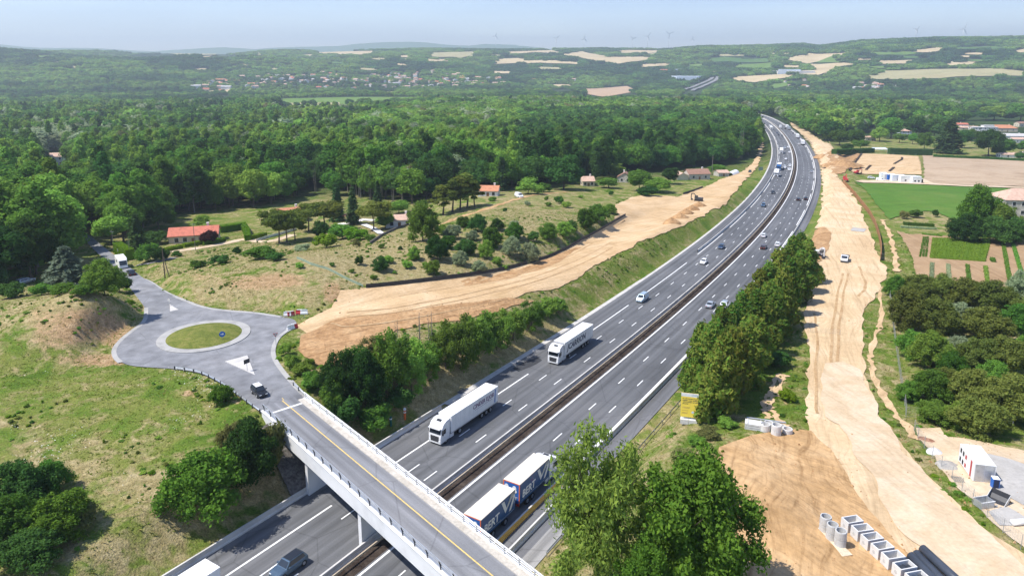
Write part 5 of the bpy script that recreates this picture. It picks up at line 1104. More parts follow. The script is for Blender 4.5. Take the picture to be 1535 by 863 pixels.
for typ, col, roof, px, py, ln, lb in (
 ('suv','steel','black',422,848,-4.5,'silver SUV with a dark glass roof coming out from under the bridge'), ('van','paleblue',None,977,453,'a','pale blue van in the oncoming slow lane with the road empty around it'), ('hatch','white',None,1049,394,'b','white hatchback in the oncoming middle lane ahead of the dark blue cars'),
 ('hatch','navy',None,1088,373,'b','dark blue hatchback following the white car in the oncoming lanes'), ('suv','blue',None,1140,309,'b','mid blue car alone in the oncoming middle lane on the curve'), ('sedan','black',None,1153,289.5,'b','black car with pale bonnet behind the blue car in the oncoming lanes'),
 ('van','white',None,1170.5,252,'b','white van driving beside the blue lorry'), ('suv','white',None,1178,255,'c','white car nearest the camera in the oncoming fast lane beside the lorries'), ('hatch','white',None,1179.5,249,'c','white hatchback behind another white car in the oncoming fast lane'), ('hatch','white',None,1172,239,'b','white car between the two lorry groups in the oncoming middle lane'),
 ('van','silver',None,1170,223,'b','silver van overtaking the white lorry on the far curve'), ('hatch','white',None,1176.5,221.5,'c','white car in the fast lane level with the white lorry on the far curve'), ('sedan','white',None,1179,229,'c','white saloon in the fast lane just past the white lorry on the far curve'),
 ('hatch','black',None,1157,203,'b','dark car in the oncoming middle lane in front of the farthest white lorry'), ('hatch','grey',None,1164.5,204,'c','grey car in the oncoming fast lane level with the farthest lorry'), ('hatch','navy',None,1153.5,200,'b','dark car tight beside the farthest oncoming white lorry'), ('hatch','black',None,1145,191.5,'a','dark car behind the farthest oncoming lorry'),
 ('sedan','silver',None,1064,459,'e','silver saloon in the away-going middle lane level with a silver hatchback'), ('suv','silver',None,1086,459,'f','silver hatchback half hidden by the conifer belt'), ('hatch','white',None,1143.5,355,'d','white hatchback in the away-going fast lane'), ('estate','brown',None,1145,372.5,8.,'dark brown estate car just behind the white hatchback'),
 ('hatch','white',None,1165,368.5,'f','white car in the away-going slow lane beside the treetop'), ('hatch','black',None,1191,300,'e','black car in the away-going middle lane on the curve'), ('sedan','black',None,1205,299,'f','black saloon in the away-going slow lane level with a black car'), ('hatch','silver',None,1213.5,258.5,'f','pale silver car alone in the away-going slow lane on the outer curve'),
 ('hatch','white',None,1193,217,'e','small white car passing the rear lorry of the away-going column'), ('sedan','black',None,1169,193.5,'e','dark car next to the front lorries of the away-going column'), ('van','grey',None,1158.8,189,'d','dark van far ahead in the away-going fast lane'), ('hatch','grey',None,1188,200.5,'f','grey car between two lorries of the away-going column')):
    pos, ang, sl = on_road(px, py, LW.get(ln, ln) if isinstance(ln, str) else ln); car(typ, col, lb, pos, ang, 'van' if typ == 'van' else 'car', roof, sl)
# ---- lorries
def cab_parts(t, x0, paintm, H=3.75, W=1.24, dark=None, roofh=None):
    """cab with its front at x0 (x decreasing rearwards)"""
    R_ = lambda x, w, z0, z1: [(x, -w, z0), (x, w, z0), (x, w, z1), (x, -w, z1)]
    mb = MB(); mb.loft([R_(x0 - 2.25, W, .55, H), R_(x0 - 1.5, W, .55, H), R_(x0 - .7, W, .45, H - .35), R_(x0 - .25, W, .42, 2.75), R_(x0 - .06, W * .97, .40, 1.75), R_(x0, W * .93, .34, 1.2)]); cab = part('cab', mb, paintm, t)
    g = MB(); quad(g, (x0 - .045, -1.1, 1.85), (x0 - .045, 1.1, 1.85), (x0 - .24, 1.06, 2.72), (x0 - .24, -1.06, 2.72)); part('windscreen', g, M_GLASS, t)
    g = MB(); g.box(x0 - .03, x0 + .02, -.8, .8, .62, 1.5); part('grille', g, M_DARK, t)
    g = MB(); g.box(x0 - .5, x0 + .22, -1.12, 1.12, 2.74, 2.86); part('sun_visor', g, dark or paintm, t); g = MB(); g.box(x0 - 1.55, x0 - .95, -.4, .4, H - .12, H - .02); part('roof_hatch', g, M_DARK, t)
    for s in (-1, 1):
        g = MB(); y = s * (W + .012); quad(g, (x0 - 1.3, y, 1.75), (x0 - .28, y, 1.75), (x0 - .36, y, 2.5), (x0 - 1.3, y, 2.6)); part('side_window', g, M_GLASS, t)
        g = MB(); g.box(x0 - .42, x0 - .28, s * (W + .12) - .12, s * (W + .12) + .12, 1.75, 2.55); part('mirror', g, M_DARK, t); g = MB(); g.box(x0 - .04, x0 + .03, s * .95 - .2, s * .95 + .2, .62, .86); part('headlight', g, M_LAMP, t)
        g = MB(); g.box(x0 - 3.4, x0 - 2.4, s * 1.22 - .1 * (s > 0) - .0, s * 1.22 + .1 * (s < 0) + .0, .45, 1.05); part('side_skirt', g, paintm, t)
    return cab
def put_text(parent, s, size, mat, x, y, z, side, bold=.0, shear=0., name='lettering', squeeze=1.):
    me = text_mesh(s, size, mat, name, .012, bold); o = link(name, me, parent); M = Matrix(((-1, 0, 0), (0, 0, 1), (0, 1, 0))) if side > 0 else Matrix(((1, 0, 0), (0, 0, -1), (0, 1, 0)))
    for v in me.vertices: c_ = v.co; v.co = M @ Vector(((c_.x + shear * c_.y) * squeeze, c_.y, c_.z))
    o.location = (x, y, z); return o
def semi(label, cabm, boxm, roofm=None, text=None, bot=None, Lb=13.6, group=None, fridge=False, stripe=False, detail=True):
    t = thing('articulated_lorry', label, 'lorry', group=group); x0 = 8.2; cab_parts(t, x0, cabm)
    xb = x0 - 2.65; mb = MB(); mb.box(xb - Lb, xb, -1.275, 1.275, 1.2, 3.94); tr = part('trailer', mb, boxm, t)
    mb = MB(); mb.box(xb - Lb - .02, xb + .02, -1.29, 1.29, 3.94, 4.0); part('roof_panel', mb, roofm or boxm, tr); mb = MB(); mb.box(xb - Lb - .015, xb + .015, -1.29, 1.29, 1.08, 1.24); part('side_rail', mb, M_GALV, tr)
    mb = MB()
    for q in range(1, 11): x = xb - Lb * q / 11; mb.box(x - .02, x + .02, -1.281, -1.275, 1.26, 3.9); mb.box(x - .02, x + .02, 1.275, 1.281, 1.26, 3.9)
    mb.box(xb - Lb - .01, xb, 1.275, 1.283, 1.26, 1.3); mb.box(xb - Lb - .01, xb - Lb, -.02, .02, 1.2, 3.9); part('panel_seams', mb, M_SEAM, tr)
    if fridge: mb = MB(); mb.box(xb, xb + .42, -1., 1., 2.2, 3.7); part('cooling_unit', mb, M_WHITE, tr)
    mb = MB(); mb.box(x0 - 6.2, x0 - 2.2, -.5, .5, .6, 1.05); mb.box(xb - Lb + .5, xb - 1.5, -.45, .45, .75, 1.1); part('chassis', mb, M_DARK, t)
    for x in (x0 - 1.35, x0 - 5.1): 
        for s in (-1, 1): wheel(t, x, s * 1.05, .52, .34)
    for x in (xb - Lb + 2.2, xb - Lb + 3.5, xb - Lb + 4.8):
        for s in (-1, 1): wheel(t, x, s * 1.05, .5, .34)
    for s in (-1, 1): mb = MB(); mb.box(xb - Lb - .05, xb - Lb, s * 1. - .2, s * 1. + .2, .95, 1.08); part('tail_light', mb, M_TAIL, t)
    if stripe: mb = MB(); mb.add([(xb - Lb + 1.15, 1.287, 1.4), (xb - Lb + .85, 1.287, 1.4), (xb - Lb + .7, 1.287, 3.7), (xb - Lb + .95, 1.287, 3.7)], [(0, 1, 2, 3)]); part('stripe', mb, M_BLUES, tr)
    t['xb'] = xb; return t, tr
def road_put(t, px, py, w):
    pos, ang, sl = on_road(px, py, w); t.location = pos; t.rotation_euler = (0, sl, ang)
K1, tr = semi('white articulated lorry with JCARRION in dark letters on its side', PC['white'], M_WHITE); put_text(tr, 'JCARRION', 1.75, M_NAVYT, 5.55 - 5.6, 1.29, 2.55, 1, .035, .22, squeeze=1.05); del K1['xb']
mb = MB(); mb.box(5.57, 5.9, -1.1, 1.1, 2.6, 3.7); part('cab_gap_fairing', mb, M_DARK, K1)
def near_t(px, py, w, dz=0):
    """road station whose point at offset w and height dz shows nearest a pixel"""
    T = np.arange(-40, 900, .25); p = mpt(T, np.full(T.shape, w)); X, Y = proj(p[:, 0], p[:, 1], mz(T) + dz); return float(T[np.argmin((X - px) ** 2 + (Y - py) ** 2)])
def put_t(t, tt, w, away=False):
    p = mpt(np.array(tt), np.array(float(w))); d = mdir(tt); a = math.atan2(d[1], d[0]); sl = float(mz(tt + 1) - mz(tt - 1)) / 2
    t.location = (p[0], p[1], float(mz(tt)) + .01); t.rotation_euler = (0, -sl if away else sl, a if away else a + math.pi)
# rear top corners of the trailers give the station: rear is at local x = xb - 13.6 = -8.05
put_t(K1, near_t(889.9, 484.8, -6.4, 4) - 8.05, -7.95)
K2, tr = semi('long white refrigerated lorry with small purple lettering near the bridge', PC['white'], M_WHITE, fridge=True, stripe=True); put_text(tr, 'CINDER E.JOB', 1.0, M_PURP, -3.6, 1.29, 2.95, 1, .02, .1); mb = MB(); mb.box(-6.2, -1., 1.283, 1.29, 2.32, 2.37); part('underline', mb, M_PURP, tr); del K2['xb']
put_t(K2, near_t(746.2, 577.9, -6.9, 4) - 8.05, -8.15)
K3, tr = semi('white lorry cut off by the bottom edge left of the bridge', PC['white'], M_WHITE); del K3['xb']; put_t(K3, near_t(313, 847, -6.9, 4) - 7.3, -8.15)
# far lorries
def rigid(label, cabm, boxm, roofm, L=8., group=None):
    t = thing('lorry', label, 'lorry', group=group); cab_parts(t, 5., cabm); mb = MB(); mb.box(2.6 - L, 2.6, -1.27, 1.27, 1.05, 3.85); b_ = part('box', mb, boxm, t); mb = MB(); mb.box(2.58 - L, 2.62, -1.285, 1.285, 3.85, 3.92); part('roof_panel', mb, roofm, b_)
    for x in (3.7, 3.6 - L, 4.8 - L):
        for s in (-1, 1): wheel(t, x, s * 1.03, .5, .34)
    return t
F1 = rigid('white lorry with a dark cab front leading the blue lorry', PC['white'], M_WHITE, M_WHITE); put_t(F1, near_t(1157, 261, -8, 0) , -8.1)
F2, _ = semi('blue-fronted lorry with a white roof behind the white lorry', PC['lorryblue'], PC['lorryblue'], M_WHITE, Lb=11); del F2['xb']; put_t(F2, near_t(1162, 253, -8, 0) + 4, -8.1)
F3, _ = semi('white lorry on the far curve with cars overtaking it', PC['white'], M_WHITE, Lb=11); del F3['xb']; put_t(F3, near_t(1164, 231, -8, 0) + 6, -8.1)
F4, _ = semi('farthest oncoming white lorry just leaving the trees', PC['white'], M_WHITE); del F4['xb']; put_t(F4, near_t(1150, 200, -8, 0) + 6, -8.1)
for (px, py), lb in (((1202, 219), 'white lorry at the rear of the away-going column on the far curve'), ((1194, 209.5), 'second last white lorry of the away-going column'), ((1181, 197.5), 'silver lorry in the middle of the away-going column'), ((1174, 192.5), 'white lorry leading the away-going column on the far curve')):
    o, _ = semi(lb, PC['white'], PC['silver'] if 'silver' in lb else M_WHITE); del o['xb']; put_t(o, near_t(px, py, 11.7, 0) + 8, 11.8, True)
for px, py, w_, lb in ((1111, 165, -8.1, 'white lorry seen through the gap in the trees, left one of the group'), (1116, 164, -8.1, 'white lorry seen through the gap in the trees, larger middle one'), (1123, 166, 3.5, 'pale lorry seen through the gap in the trees, right one of the group')):
    o = rigid(lb, PC['white'], M_WHITE, M_WHITE); T = near_t(px, py, w_, 2); put_t(o, max(T, 890), w_, w_ > 0)
# ---- the blue road train
RT = thing('road_train', 'blue and white lorry pulling a trailer, both with BERT and a large grey mark', 'lorry'); cab_parts(RT, 9.6, PC['white'], H=3.6)
def curtain_box(x1, L, nm):
    mb = MB(); mb.box(x1 - L, x1, -1.275, 1.275, 1.12, 3.92); b_ = part(nm, mb, PC['bertblue'], RT); mb = MB(); mb.box(x1 - L - .02, x1 + .02, -1.285, 1.285, 3.92, 4.); part('roof_tarp', mb, M_CREAM, b_)
    mb = MB(); mb.box(x1 - L - .035, x1 - L, -1.2, 1.2, 1.15, 3.85); part('rear_door', mb, PC['bertblue2'], b_); mb = MB(); mb.box(x1 - L - .05, x1 - L - .035, -1.29, -1.16, 1.1, 3.95); mb.box(x1 - L - .05, x1 - L - .035, 1.16, 1.29, 1.1, 3.95); mb.box(x1 - L - .05, x1 - L - .035, -1.16, 1.16, 3.85, 3.95); part('rear_frame', mb, M_ORANGE, b_)
    put_text(b_, 'BERT', 1.5, M_WHITE, x1 - L * .70, -1.285, 2.2, -1, .03, .1); mb = MB(); mb.box(x1 - L + .5, x1 - L * .42, -1.29, -1.283, 1.45, 1.5); mb.box(x1 - L * .47, x1 - .3, -1.29, -1.283, 1.30, 1.35); part('underline', mb, M_GALV, b_)
    y = -1.292; q = lambda pts: [(x1 - L * .42 + a, y, 1.5 + z) for a, z in pts]
    mb = MB(); mb.add(q([(0, 2.2), (.65, 2.2), (1.25, .95), (.95, .35)]), [(0, 1, 2, 3)]); mb.add(q([(.95, .35), (1.25, .95), (2.4, 2.35), (3.2, 2.3), (3.3, 1.95), (2.5, 1.9)]), [(0, 1, 2, 3), (2, 3, 4, 5), (0, 2, 5, 0) if False else (0, 2, 5)]); mb.add(q([(3.2, 2.3), (3.3, 1.5), (2.3, .1), (1.8, .1), (2.75, 1.6), (2.5, 1.9)]), [(0, 1, 4, 5), (1, 2, 3, 4)]); part('emblem', mb, M_CONCB, b_)
    M = Matrix.Translation((x1 - L - .06, 0, 0)); me = text_mesh('BERT', .8, M_WHITE, 'lettering', .01, .02); o = link('lettering', me, b_)
    for v in me.vertices: v.co = Vector((0, -v.co.x * 1.05, v.co.y))
    o.location = (x1 - L - .06, 0, 1.75)
    mb = MB()
    for yy in (.75, -.45): 
        mb.lathe([(0, -.02), (.32, -.02), (.32, .02), (0, .02)], 12, Matrix.Translation((x1 - L - .06, yy, 3.2)) @ Matrix.Rotation(R(90), 4, 'Y')); mb.lathe([(0, -.02), (.2, -.02), (.2, .02), (0, .02)], 10, Matrix.Translation((x1 - L - .06, yy - .2, 2.8)) @ Matrix.Rotation(R(90), 4, 'Y'))
    part('rear_emblem', mb, M_WHITE, b_); mb = MB(); mb.box(x1 - L + .3, x1 - .3, -.5, .5, .65, 1.1); part('chassis', mb, M_DARK, b_)
    for s in (-1, 1): mb = MB(); mb.box(x1 - L - .07, x1 - L, s * 1. - .22, s * 1. + .22, .8, 1.1); part('tail_light', mb, M_TAIL, b_)
curtain_box(7.1, 8., 'load_box'); curtain_box(-2.1, 7.9, 'drawbar_trailer'); mb = MB(); mb.box(-2.3, -.8, -.15, .15, .75, .95); part('drawbar', mb, M_DARK, RT)
for x in (8.2, 2.6, 1.3, -4.3, -7.2, -8.5):
    for s in (-1, 1): wheel(RT, x, s * 1.05, .5, .36)
put_t(RT, near_t(720, 776.2, 12.4, 4) + 10., 10.9, True)
# ---- on the other roads
def on_ground(px, py, px2, py2):
    """position and heading (towards the second pixel)"""
    a, b_ = ground([px, px2], [py, py2]); d = b_ - a; return tuple(a + [0, 0, .06]), math.atan2(d[1], d[0])
p_, a_ = on_ground(389, 592, 405, 606); p_ = (p_[0], p_[1], p_[2] + .05); car('small', 'black', 'small black car with a white roof leaving the roundabout towards the bridge', p_, a_, 'car', 'white')
p_, a_ = on_ground(197, 412, 212, 428); car('sedan', 'black', 'black car behind the white camper on the side road', p_, a_ + math.pi); p_, a_ = on_ground(38, 425, 60, 421); car('estate', 'silver', 'silver estate car parked on the gravel under the blue cedar', p_, a_)
p_, a_ = on_ground(778, 296, 770, 297); car('van', 'white', 'white van parked on the track above the dry meadow', p_, a_ + 1.2, 'van'); p_, a_ = on_ground(1124, 259, 1118, 266); car('suv', 'black', 'dark pickup-like car waiting on the dirt track beside the motorway', p_, a_)
p_, a_ = on_ground(1306, 268, 1318, 268.4); car('hatch', 'white', 'white car parked left of the site cabins', p_, a_); p_, a_ = on_ground(1320, 271.5, 1330, 272); car('van', 'white', 'white van parked in front of the site cabins', p_, a_, 'van')
p_, a_ = on_ground(183, 401, 197, 415)
C_ = thing('camper_van', 'tall white camper van driving ahead of the black car on the side road', 'camper', p_, a_); mb = MB(); mb.box(-3.4, 1.9, -1.1, 1.1, .55, 2.95); mb.add([(1.9, -1.1, .55), (1.9, 1.1, .55), (3.3, 1., .6), (3.3, -1., .6), (1.9, -1.1, 2.95), (1.9, 1.1, 2.95), (2.5, 1., 2.5), (2.5, -1., 2.5), (3.2, 1., 1.25), (3.2, -1., 1.25)], [(0, 1, 2, 3), (4, 5, 6, 7), (7, 6, 8, 9), (9, 8, 2, 3), (0, 3, 9, 7, 4), (1, 5, 6, 8, 2)]); part('body', mb, M_WHITE, C_)
g = MB(); quad(g, (3.2, -.9, 1.32), (3.2, .9, 1.32), (2.56, .9, 2.45), (2.56, -.9, 2.45)); part('windscreen', g, M_GLASS, C_); g = MB(); g.box(-3.43, -3.4, -.8, .8, 1.3, 2.5); part('rear_window', g, M_WALLB, C_)
for s in (-1, 1):
    g = MB(); g.box(-1.6, .4, s * 1.105 - .005, s * 1.105 + .005, 1.6, 2.2); part('side_window', g, M_GLASS, C_)
    for x in (2.4, -2.1): wheel(C_, x, s * .95, .36, .24)
# site tipper
p_, a_ = on_ground(1266, 392, 1267, 398); S_ = thing('tipper_truck', 'small white tipper truck with a dark load bed on the sandy haul road', 'truck', p_, a_ - .12); mb = MB()
Rr = lambda x, w, z0, z1: [(x, -w, z0), (x, w, z0), (x, w, z1), (x, -w, z1)]
mb.loft([Rr(.6, 1., .5, 2.2), Rr(1.5, 1., .5, 2.2), Rr(2.1, .98, .45, 1.35), Rr(2.75, .92, .45, 1.15)]); part('cab', mb, PC['white'], S_); g = MB(); quad(g, (2.06, -.85, 1.42), (2.06, .85, 1.42), (1.56, .82, 2.12), (1.56, -.82, 2.12)); part('windscreen', g, M_GLASS, S_)
mb = MB(); mb.box(-2.9, .45, -1.05, 1.05, .8, .95); mb.box(-2.9, .45, -1.08, -1.02, .95, 1.5); mb.box(-2.9, .45, 1.02, 1.08, .95, 1.5); mb.box(-2.95, -2.88, -1.05, 1.05, .95, 1.5); mb.box(.4, .48, -1.05, 1.05, .95, 2.); part('load_bed', mb, M_DARK, S_); mb = MB(); mb.box(2.7, 2.85, -.9, .9, .45, .8); part('bumper', mb, M_DARK, S_)
for s in (-1, 1):
    g = MB(); g.box(2.68, 2.78, s * .72 - .17, s * .72 + .17, .85, 1.02); part('headlight', g, M_LAMP, S_)
    for x in (1.9, -1.7): wheel(S_, x, s * .9, .4, .26)
# ------------------------------------------------------------------ things of the building site and the roadside
def at(px, py, lift=0.): p = g1(px, py); return (p[0], p[1], p[2] + lift)
M_PIPE = plain('black_pipe', (.055, .065, .085), .4, .08, 1.5); M_CONG = plain('precast_concrete', (.50, .50, .49), .85, .1, 1.4); M_CONL = plain('precast_pale', (.64, .63, .61), .85, .07, 1.2); M_FENCE = plain('fence_wire', (.30, .31, .31), .6, .1, 2); M_SILT = plain('silt_fence_black', (.045, .048, .052), .7, .2, 1); M_TEAL = plain('green_netting', (.26, .33, .24), .8, .1, 2)
M_SIGNY = plain('sign_yellow', (.92, .70, .10), .5, .04, 2)
# concrete boxes and shaft rings in a row
a0, a1 = ground([1272, 1352], [795, 866]); dv = a1 - a0; dl = np.linalg.norm(dv[:2]); bu = dv[:2] / dl; ba = math.atan2(bu[1], bu[0])
bx0 = None
def bu_(s): return np.array([bu[0] * s, bu[1] * s, 0]) + np.array([-bu[1], bu[0], 0]) * random.uniform(-.12, .12)
def precast_box():
    t = thing('concrete_trough', None, None); mb = MB(); L, W_, H, th = 1.2, 2.0, 1.25, .12
    for b_ in ((-L / 2, L / 2, -W_ / 2, -W_ / 2 + th, 0, H), (-L / 2, L / 2, W_ / 2 - th, W_ / 2, 0, H), (-L / 2, -L / 2 + th, -W_ / 2 + th, W_ / 2 - th, 0, H), (L / 2 - th, L / 2, -W_ / 2 + th, W_ / 2 - th, 0, H), (-L / 2 + th, L / 2 - th, -W_ / 2 + th, W_ / 2 - th, 0, .12)): mb.box(*b_)
    part('walls', mb, M_CONL, t); mb = MB(); mb.cyl((-.05, -W_ / 2 - .012, .55), (-.05, -W_ / 2 + .01, .55), .2, .2, 12); part('pipe_opening', mb, M_CONG, t); return t
n9 = 9; words = ('first and farthest', 'second', 'third', 'fourth', 'fifth', 'sixth', 'seventh', 'eighth', 'nearest')
for k in range(n9):
    t = precast_box() if bx0 is None else copy_tree(bx0); bx0 = bx0 or t
    p = a0 + bu_(k * 1.62) ; p[:2] += np.array([-bu[1], bu[0]]) * .3; z = float(terrain(p[:1], p[1:2])[0]) + .22
    t.location = (p[0], p[1], z); t.rotation_euler = (0, 0, ba + random.uniform(-.03, .03)); tag(t, words[k] + ' open concrete trough of the row on the brown ground', 'trough', 'open concrete troughs in a row')
def shaft(px, py, tiers, r, h, label, name='shaft_ring', mat=None, z=None):
    p = at(px, py, .16); t = thing(name, label, 'concrete ring', p, random.uniform(0, 3))
    for k in range(tiers):
        mb = MB(); z0 = k * h; mb.lathe([(r * .82, z0), (r, z0), (r * 1.0, z0 + h * .86), (r * .96, z0 + h * .97), (r * .8, z0 + h * .97), (r * .8, z0 + .02), (r * .82, z0)], 20); part('ring', mb, mat or M_CONG, t)
    return t
for (px, py), lb in zip(((1236, 797), (1246, 809), (1258.5, 819)), ('farthest two-tier stack of grey shaft rings beside the troughs', 'middle two-tier stack of grey shaft rings beside the troughs', 'nearest two-tier stack of grey shaft rings beside the troughs')): shaft(px, py, 2, .62, .95, lb)
p = at(1247, 815, .12); t = link('timber_mat', MB().box(-2.6, 2.2, -.9, .9, 0, .08).mesh('timber_mat', plain('pale_timber', (.62, .52, .38), .9, .12, 3)), None, p); t.rotation_euler.z = ba; tag(t, 'pale timber mat under the grey shaft rings', 'timber mat')
for px, py, n_, r, h, lb in ((1146.5, 646, 1, .75, 1.1, 'single wide pale concrete ring left of the tall stack'), (1163, 652, 2, .72, .8, 'tall two-tier stack of pale concrete rings at the edge of the brown ground'), (1152, 641, 1, .7, .8, 'wide concrete ring behind the single pale ring'), (1172, 645, 1, .5, .7, 'small concrete ring half hidden behind the tall stack'), (1180, 650, 1, .72, .75, 'low concrete ring at the right end of the group')): shaft(px, py, n_, r, h, lb, mat=M_CONL)
def slab_stack(px, py, L, W_, n_, label, rz):
    t = thing('slab_stack', label, 'slab stack', at(px, py, .1), rz)
    for k in range(n_): mb = MB(); mb.box(-L / 2, L / 2, -W_ / 2, W_ / 2, k * .34, k * .34 + .24); mb.box(-L / 2 + .3, -L / 2 + .45, -W_ / 2, W_ / 2, k * .34 + .24, k * .34 + .34); mb.box(L / 2 - .45, L / 2 - .3, -W_ / 2, W_ / 2, k * .34 + .24, k * .34 + .34); part('slab', mb, M_CONL, t)
slab_stack(1130, 642, 2.6, 1.6, 3, 'stack of flat pale concrete slabs left of the concrete rings', -.35)
w_ = ground([1119, 1178], [628, 636]); d_ = w_[1] - w_[0]; mb = MB(); mb.cyl((0, 0, .3), (d_[0], d_[1], d_[2] + .3), .13, .13, 8); tag(link('steel_pipe', mb.mesh('steel_pipe', M_GALV), None, tuple(w_[0])), 'long thin steel pipe lying behind the concrete rings', 'pipe')
# big black pipes
A = ground([1344, 1358, 1366, 1372, 1379], [837, 832, 826, 822, 819]); B = ground([1420, 1440, 1455, 1470, 1488], [915, 915, 915, 915, 915])
for k, (lb, up) in enumerate((('leftmost black pipe of the bundle', 0), ('second black pipe from the left in the bundle', 0), ('thick middle black pipe lying on the others', 0), ('fourth black pipe from the left, partly between two others', 0), ('longest black pipe at the right of the bundle', 0))):
    a = at(*((1345, 852), (1354, 847), (1364, 845), (1372, 838), (1381, 835))[k]); b_ = at(*((1408, 925), (1420, 922), (1434, 920), (1448, 916), (1464, 910))[k]); r = .47; z_ = r + .12 + (.35 if k in (2, 4) else 0)
    d_ = Vector(b_) - Vector(a); d_.z = 0; mb = MB(); u = d_.normalized(); n_ = 20; L = d_.length; mb.lathe([(r * .88, 0), (r, 0), (r, L), (r * .88, L), (r * .86, L - .02), (r * .86, .02), (r * .88, 0)], n_); o = link('black_pipe', mb.mesh('black_pipe', M_PIPE, True), None, (a[0], a[1], max(a[2], b_[2]) + z_)); o.rotation_euler = Vector((u.x, u.y, 0)).to_track_quat('Z', 'Y').to_euler(); tag(o, lb, 'pipe', 'black pipes in a bundle')
# site container, skips, bucket, pallets
p = at(1478, 729, .1); q = at(1447, 690); dv_ = np.array(q) - np.array(p); ca = math.atan2(dv_[1], dv_[0])
t = thing('site_container', 'white site container with grey doors, black windows and red panels in the gravel yard', 'container', (p[0] + dv_[0] * .5, p[1] + dv_[1] * .5, p[2]), ca); Lc = 5.1
mb = MB(); mb.box(-Lc / 2, Lc / 2, -1.22, 1.22, 0, 2.4)
for k in range(16): x = -Lc / 2 + .3 + k * (Lc - .6) / 15; mb.box(x - .06, x + .06, 1.22, 1.245, .1, 2.4)
part('body', mb, M_WHITE, t); mb = MB(); mb.box(-Lc / 2 - .03, -Lc / 2, -1.1, -.03, .1, 2.35); mb.box(-Lc / 2 - .03, -Lc / 2, .03, 1.1, .1, 2.35); part('door', mb, M_GALV, t)
for k, x in enumerate((1.9, 1.05)):
    for z in (.55, 1.75): mb = MB(); mb.box(x - .22, x + .22, 1.245, 1.26, z - .3, z + .3); part('window', mb, M_BLACK, t)
for x, w0, z0, z1 in ((.2, .22, .3, .85), (.2, .22, 1.45, 2.), (-1.6, .2, .1, 2.3)): mb = MB(); mb.box(x - w0, x + w0, 1.247, 1.262, z0, z1); part('panel', mb, M_REDS, t)
put_text(t, 'SITE', .01, M_REDS, 0, 1.2, .5, 1) if False else None
t = thing('site_cabinet', 'small dark blue cabinet at the corner of the white container', 'cabinet', at(1490.5, 731, .08), ca); mb = MB(); mb.box(-.38, .38, -.38, .38, 0, 1.35); part('body', mb, M_BLUES, t); mb = MB(); mb.box(-.42, .42, -.42, .42, 1.35, 1.45, None, .25); part('roof', mb, M_WHITE, t); mb = MB(); mb.box(-.40, -.38, -.3, .3, .1, 1.25); part('door', mb, M_NAVYT, t)
t = thing('excavator_bucket', 'steel digger bucket lying in the gravel yard in front of the container', 'bucket', at(1494, 753, .1), .6); mb = MB()
pr = [(-.9, 0), (-.5, -.0), (.4, .05), (.85, .5), (.95, 1.1)]; 
for i in range(4): (xa, za), (xb_, zb_) = pr[i], pr[i + 1]; mb.add([(xa, -1, za), (xb_, -1, zb_), (xb_, 1, zb_), (xa, 1, za), (xa, -1, za + .06), (xb_ - .05, -1, zb_ + .05), (xb_ - .05, 1, zb_ + .05), (xa, 1, za + .06)], [(0, 1, 2, 3), (4, 7, 6, 5), (0, 4, 5, 1), (3, 2, 6, 7)])
part('shell', mb, M_DARK, t); 
for s in (-1, 1): mb = MB(); mb.add([(x, s * 1., z) for x, z in pr] + [(x, s * 1.05, z) for x, z in pr], [(0, 1, 2, 3, 4), (5, 6, 7, 8, 9), (0, 4, 9, 5)]); part('side_plate', mb, M_GALV, t)
mb = MB()
for k in range(5): mb.box(-1.15, -.85, -.9 + .42 * k, -.72 + .42 * k, 0, .1)
part('teeth', mb, M_GALV, t)
t = thing('steel_skip', 'small open grey steel skip left of the digger bucket', 'skip', at(1474, 759, .1), .2); mb = MB()
for b_ in ((-.9, .9, -.6, -.54, 0, .9), (-.9, .9, .54, .6, 0, .9), (-.9, -.84, -.54, .54, 0, .9), (.84, .9, -.54, .54, 0, .9), (-.84, .84, -.54, .54, 0, .06)): mb.box(*b_)
part('shell', mb, M_GALV, t); mb = MB(); mb.box(-.95, .95, -.66, -.54, .84, .92); mb.box(-.95, .95, .54, .66, .84, .92); part('rim', mb, M_CONL, t)
def heap(px, py, r, h, mat, label, name='debris_heap', cat='heap', seed=1, lift=.05, sx=1., rz=0.):
    n_ = 18; v = []; f = []; m_ = 6
    for j in range(m_ + 1):
        u = j / m_; rr_ = r * (1 - u) + .02
        for k in range(n_): a = 6.283 * k / n_; q = rr_ * (.85 + .35 * _h(np.int64(k), np.int64(j // 2), seed)); v.append((q * math.cos(a) * sx, q * math.sin(a), h * u ** .9 * (.9 + .2 * _h(np.int64(k), np.int64(j), seed + 1)) - .25 * (j == 0)))
    f = [(j * n_ + k, j * n_ + (k + 1) % n_, (j + 1) * n_ + (k + 1) % n_, (j + 1) * n_ + k) for j in range(m_) for k in range(n_)]; o = link(name, np_mesh(name, v, f, mat, True), None, at(px, py, lift)); o.rotation_euler.z = rz; tag(o, label, cat); return o
for px, py, lb in ((1006, 334, 'nearest conical sand heap of the five on the dirt track'), (1019, 326.5, 'second nearest sand heap of the five on the dirt track'), (1028, 320, 'middle sand heap of the five on the dirt track'), (1037, 314.5, 'fourth sand heap of the five on the dirt track'), (1047, 309, 'farthest sand heap of the five on the dirt track')): heap(px, py + 1, 3., 2.2, M_DIRT2, lb, 'sand_heap', 'sand heap', int(px), .1, 1.3, .5)
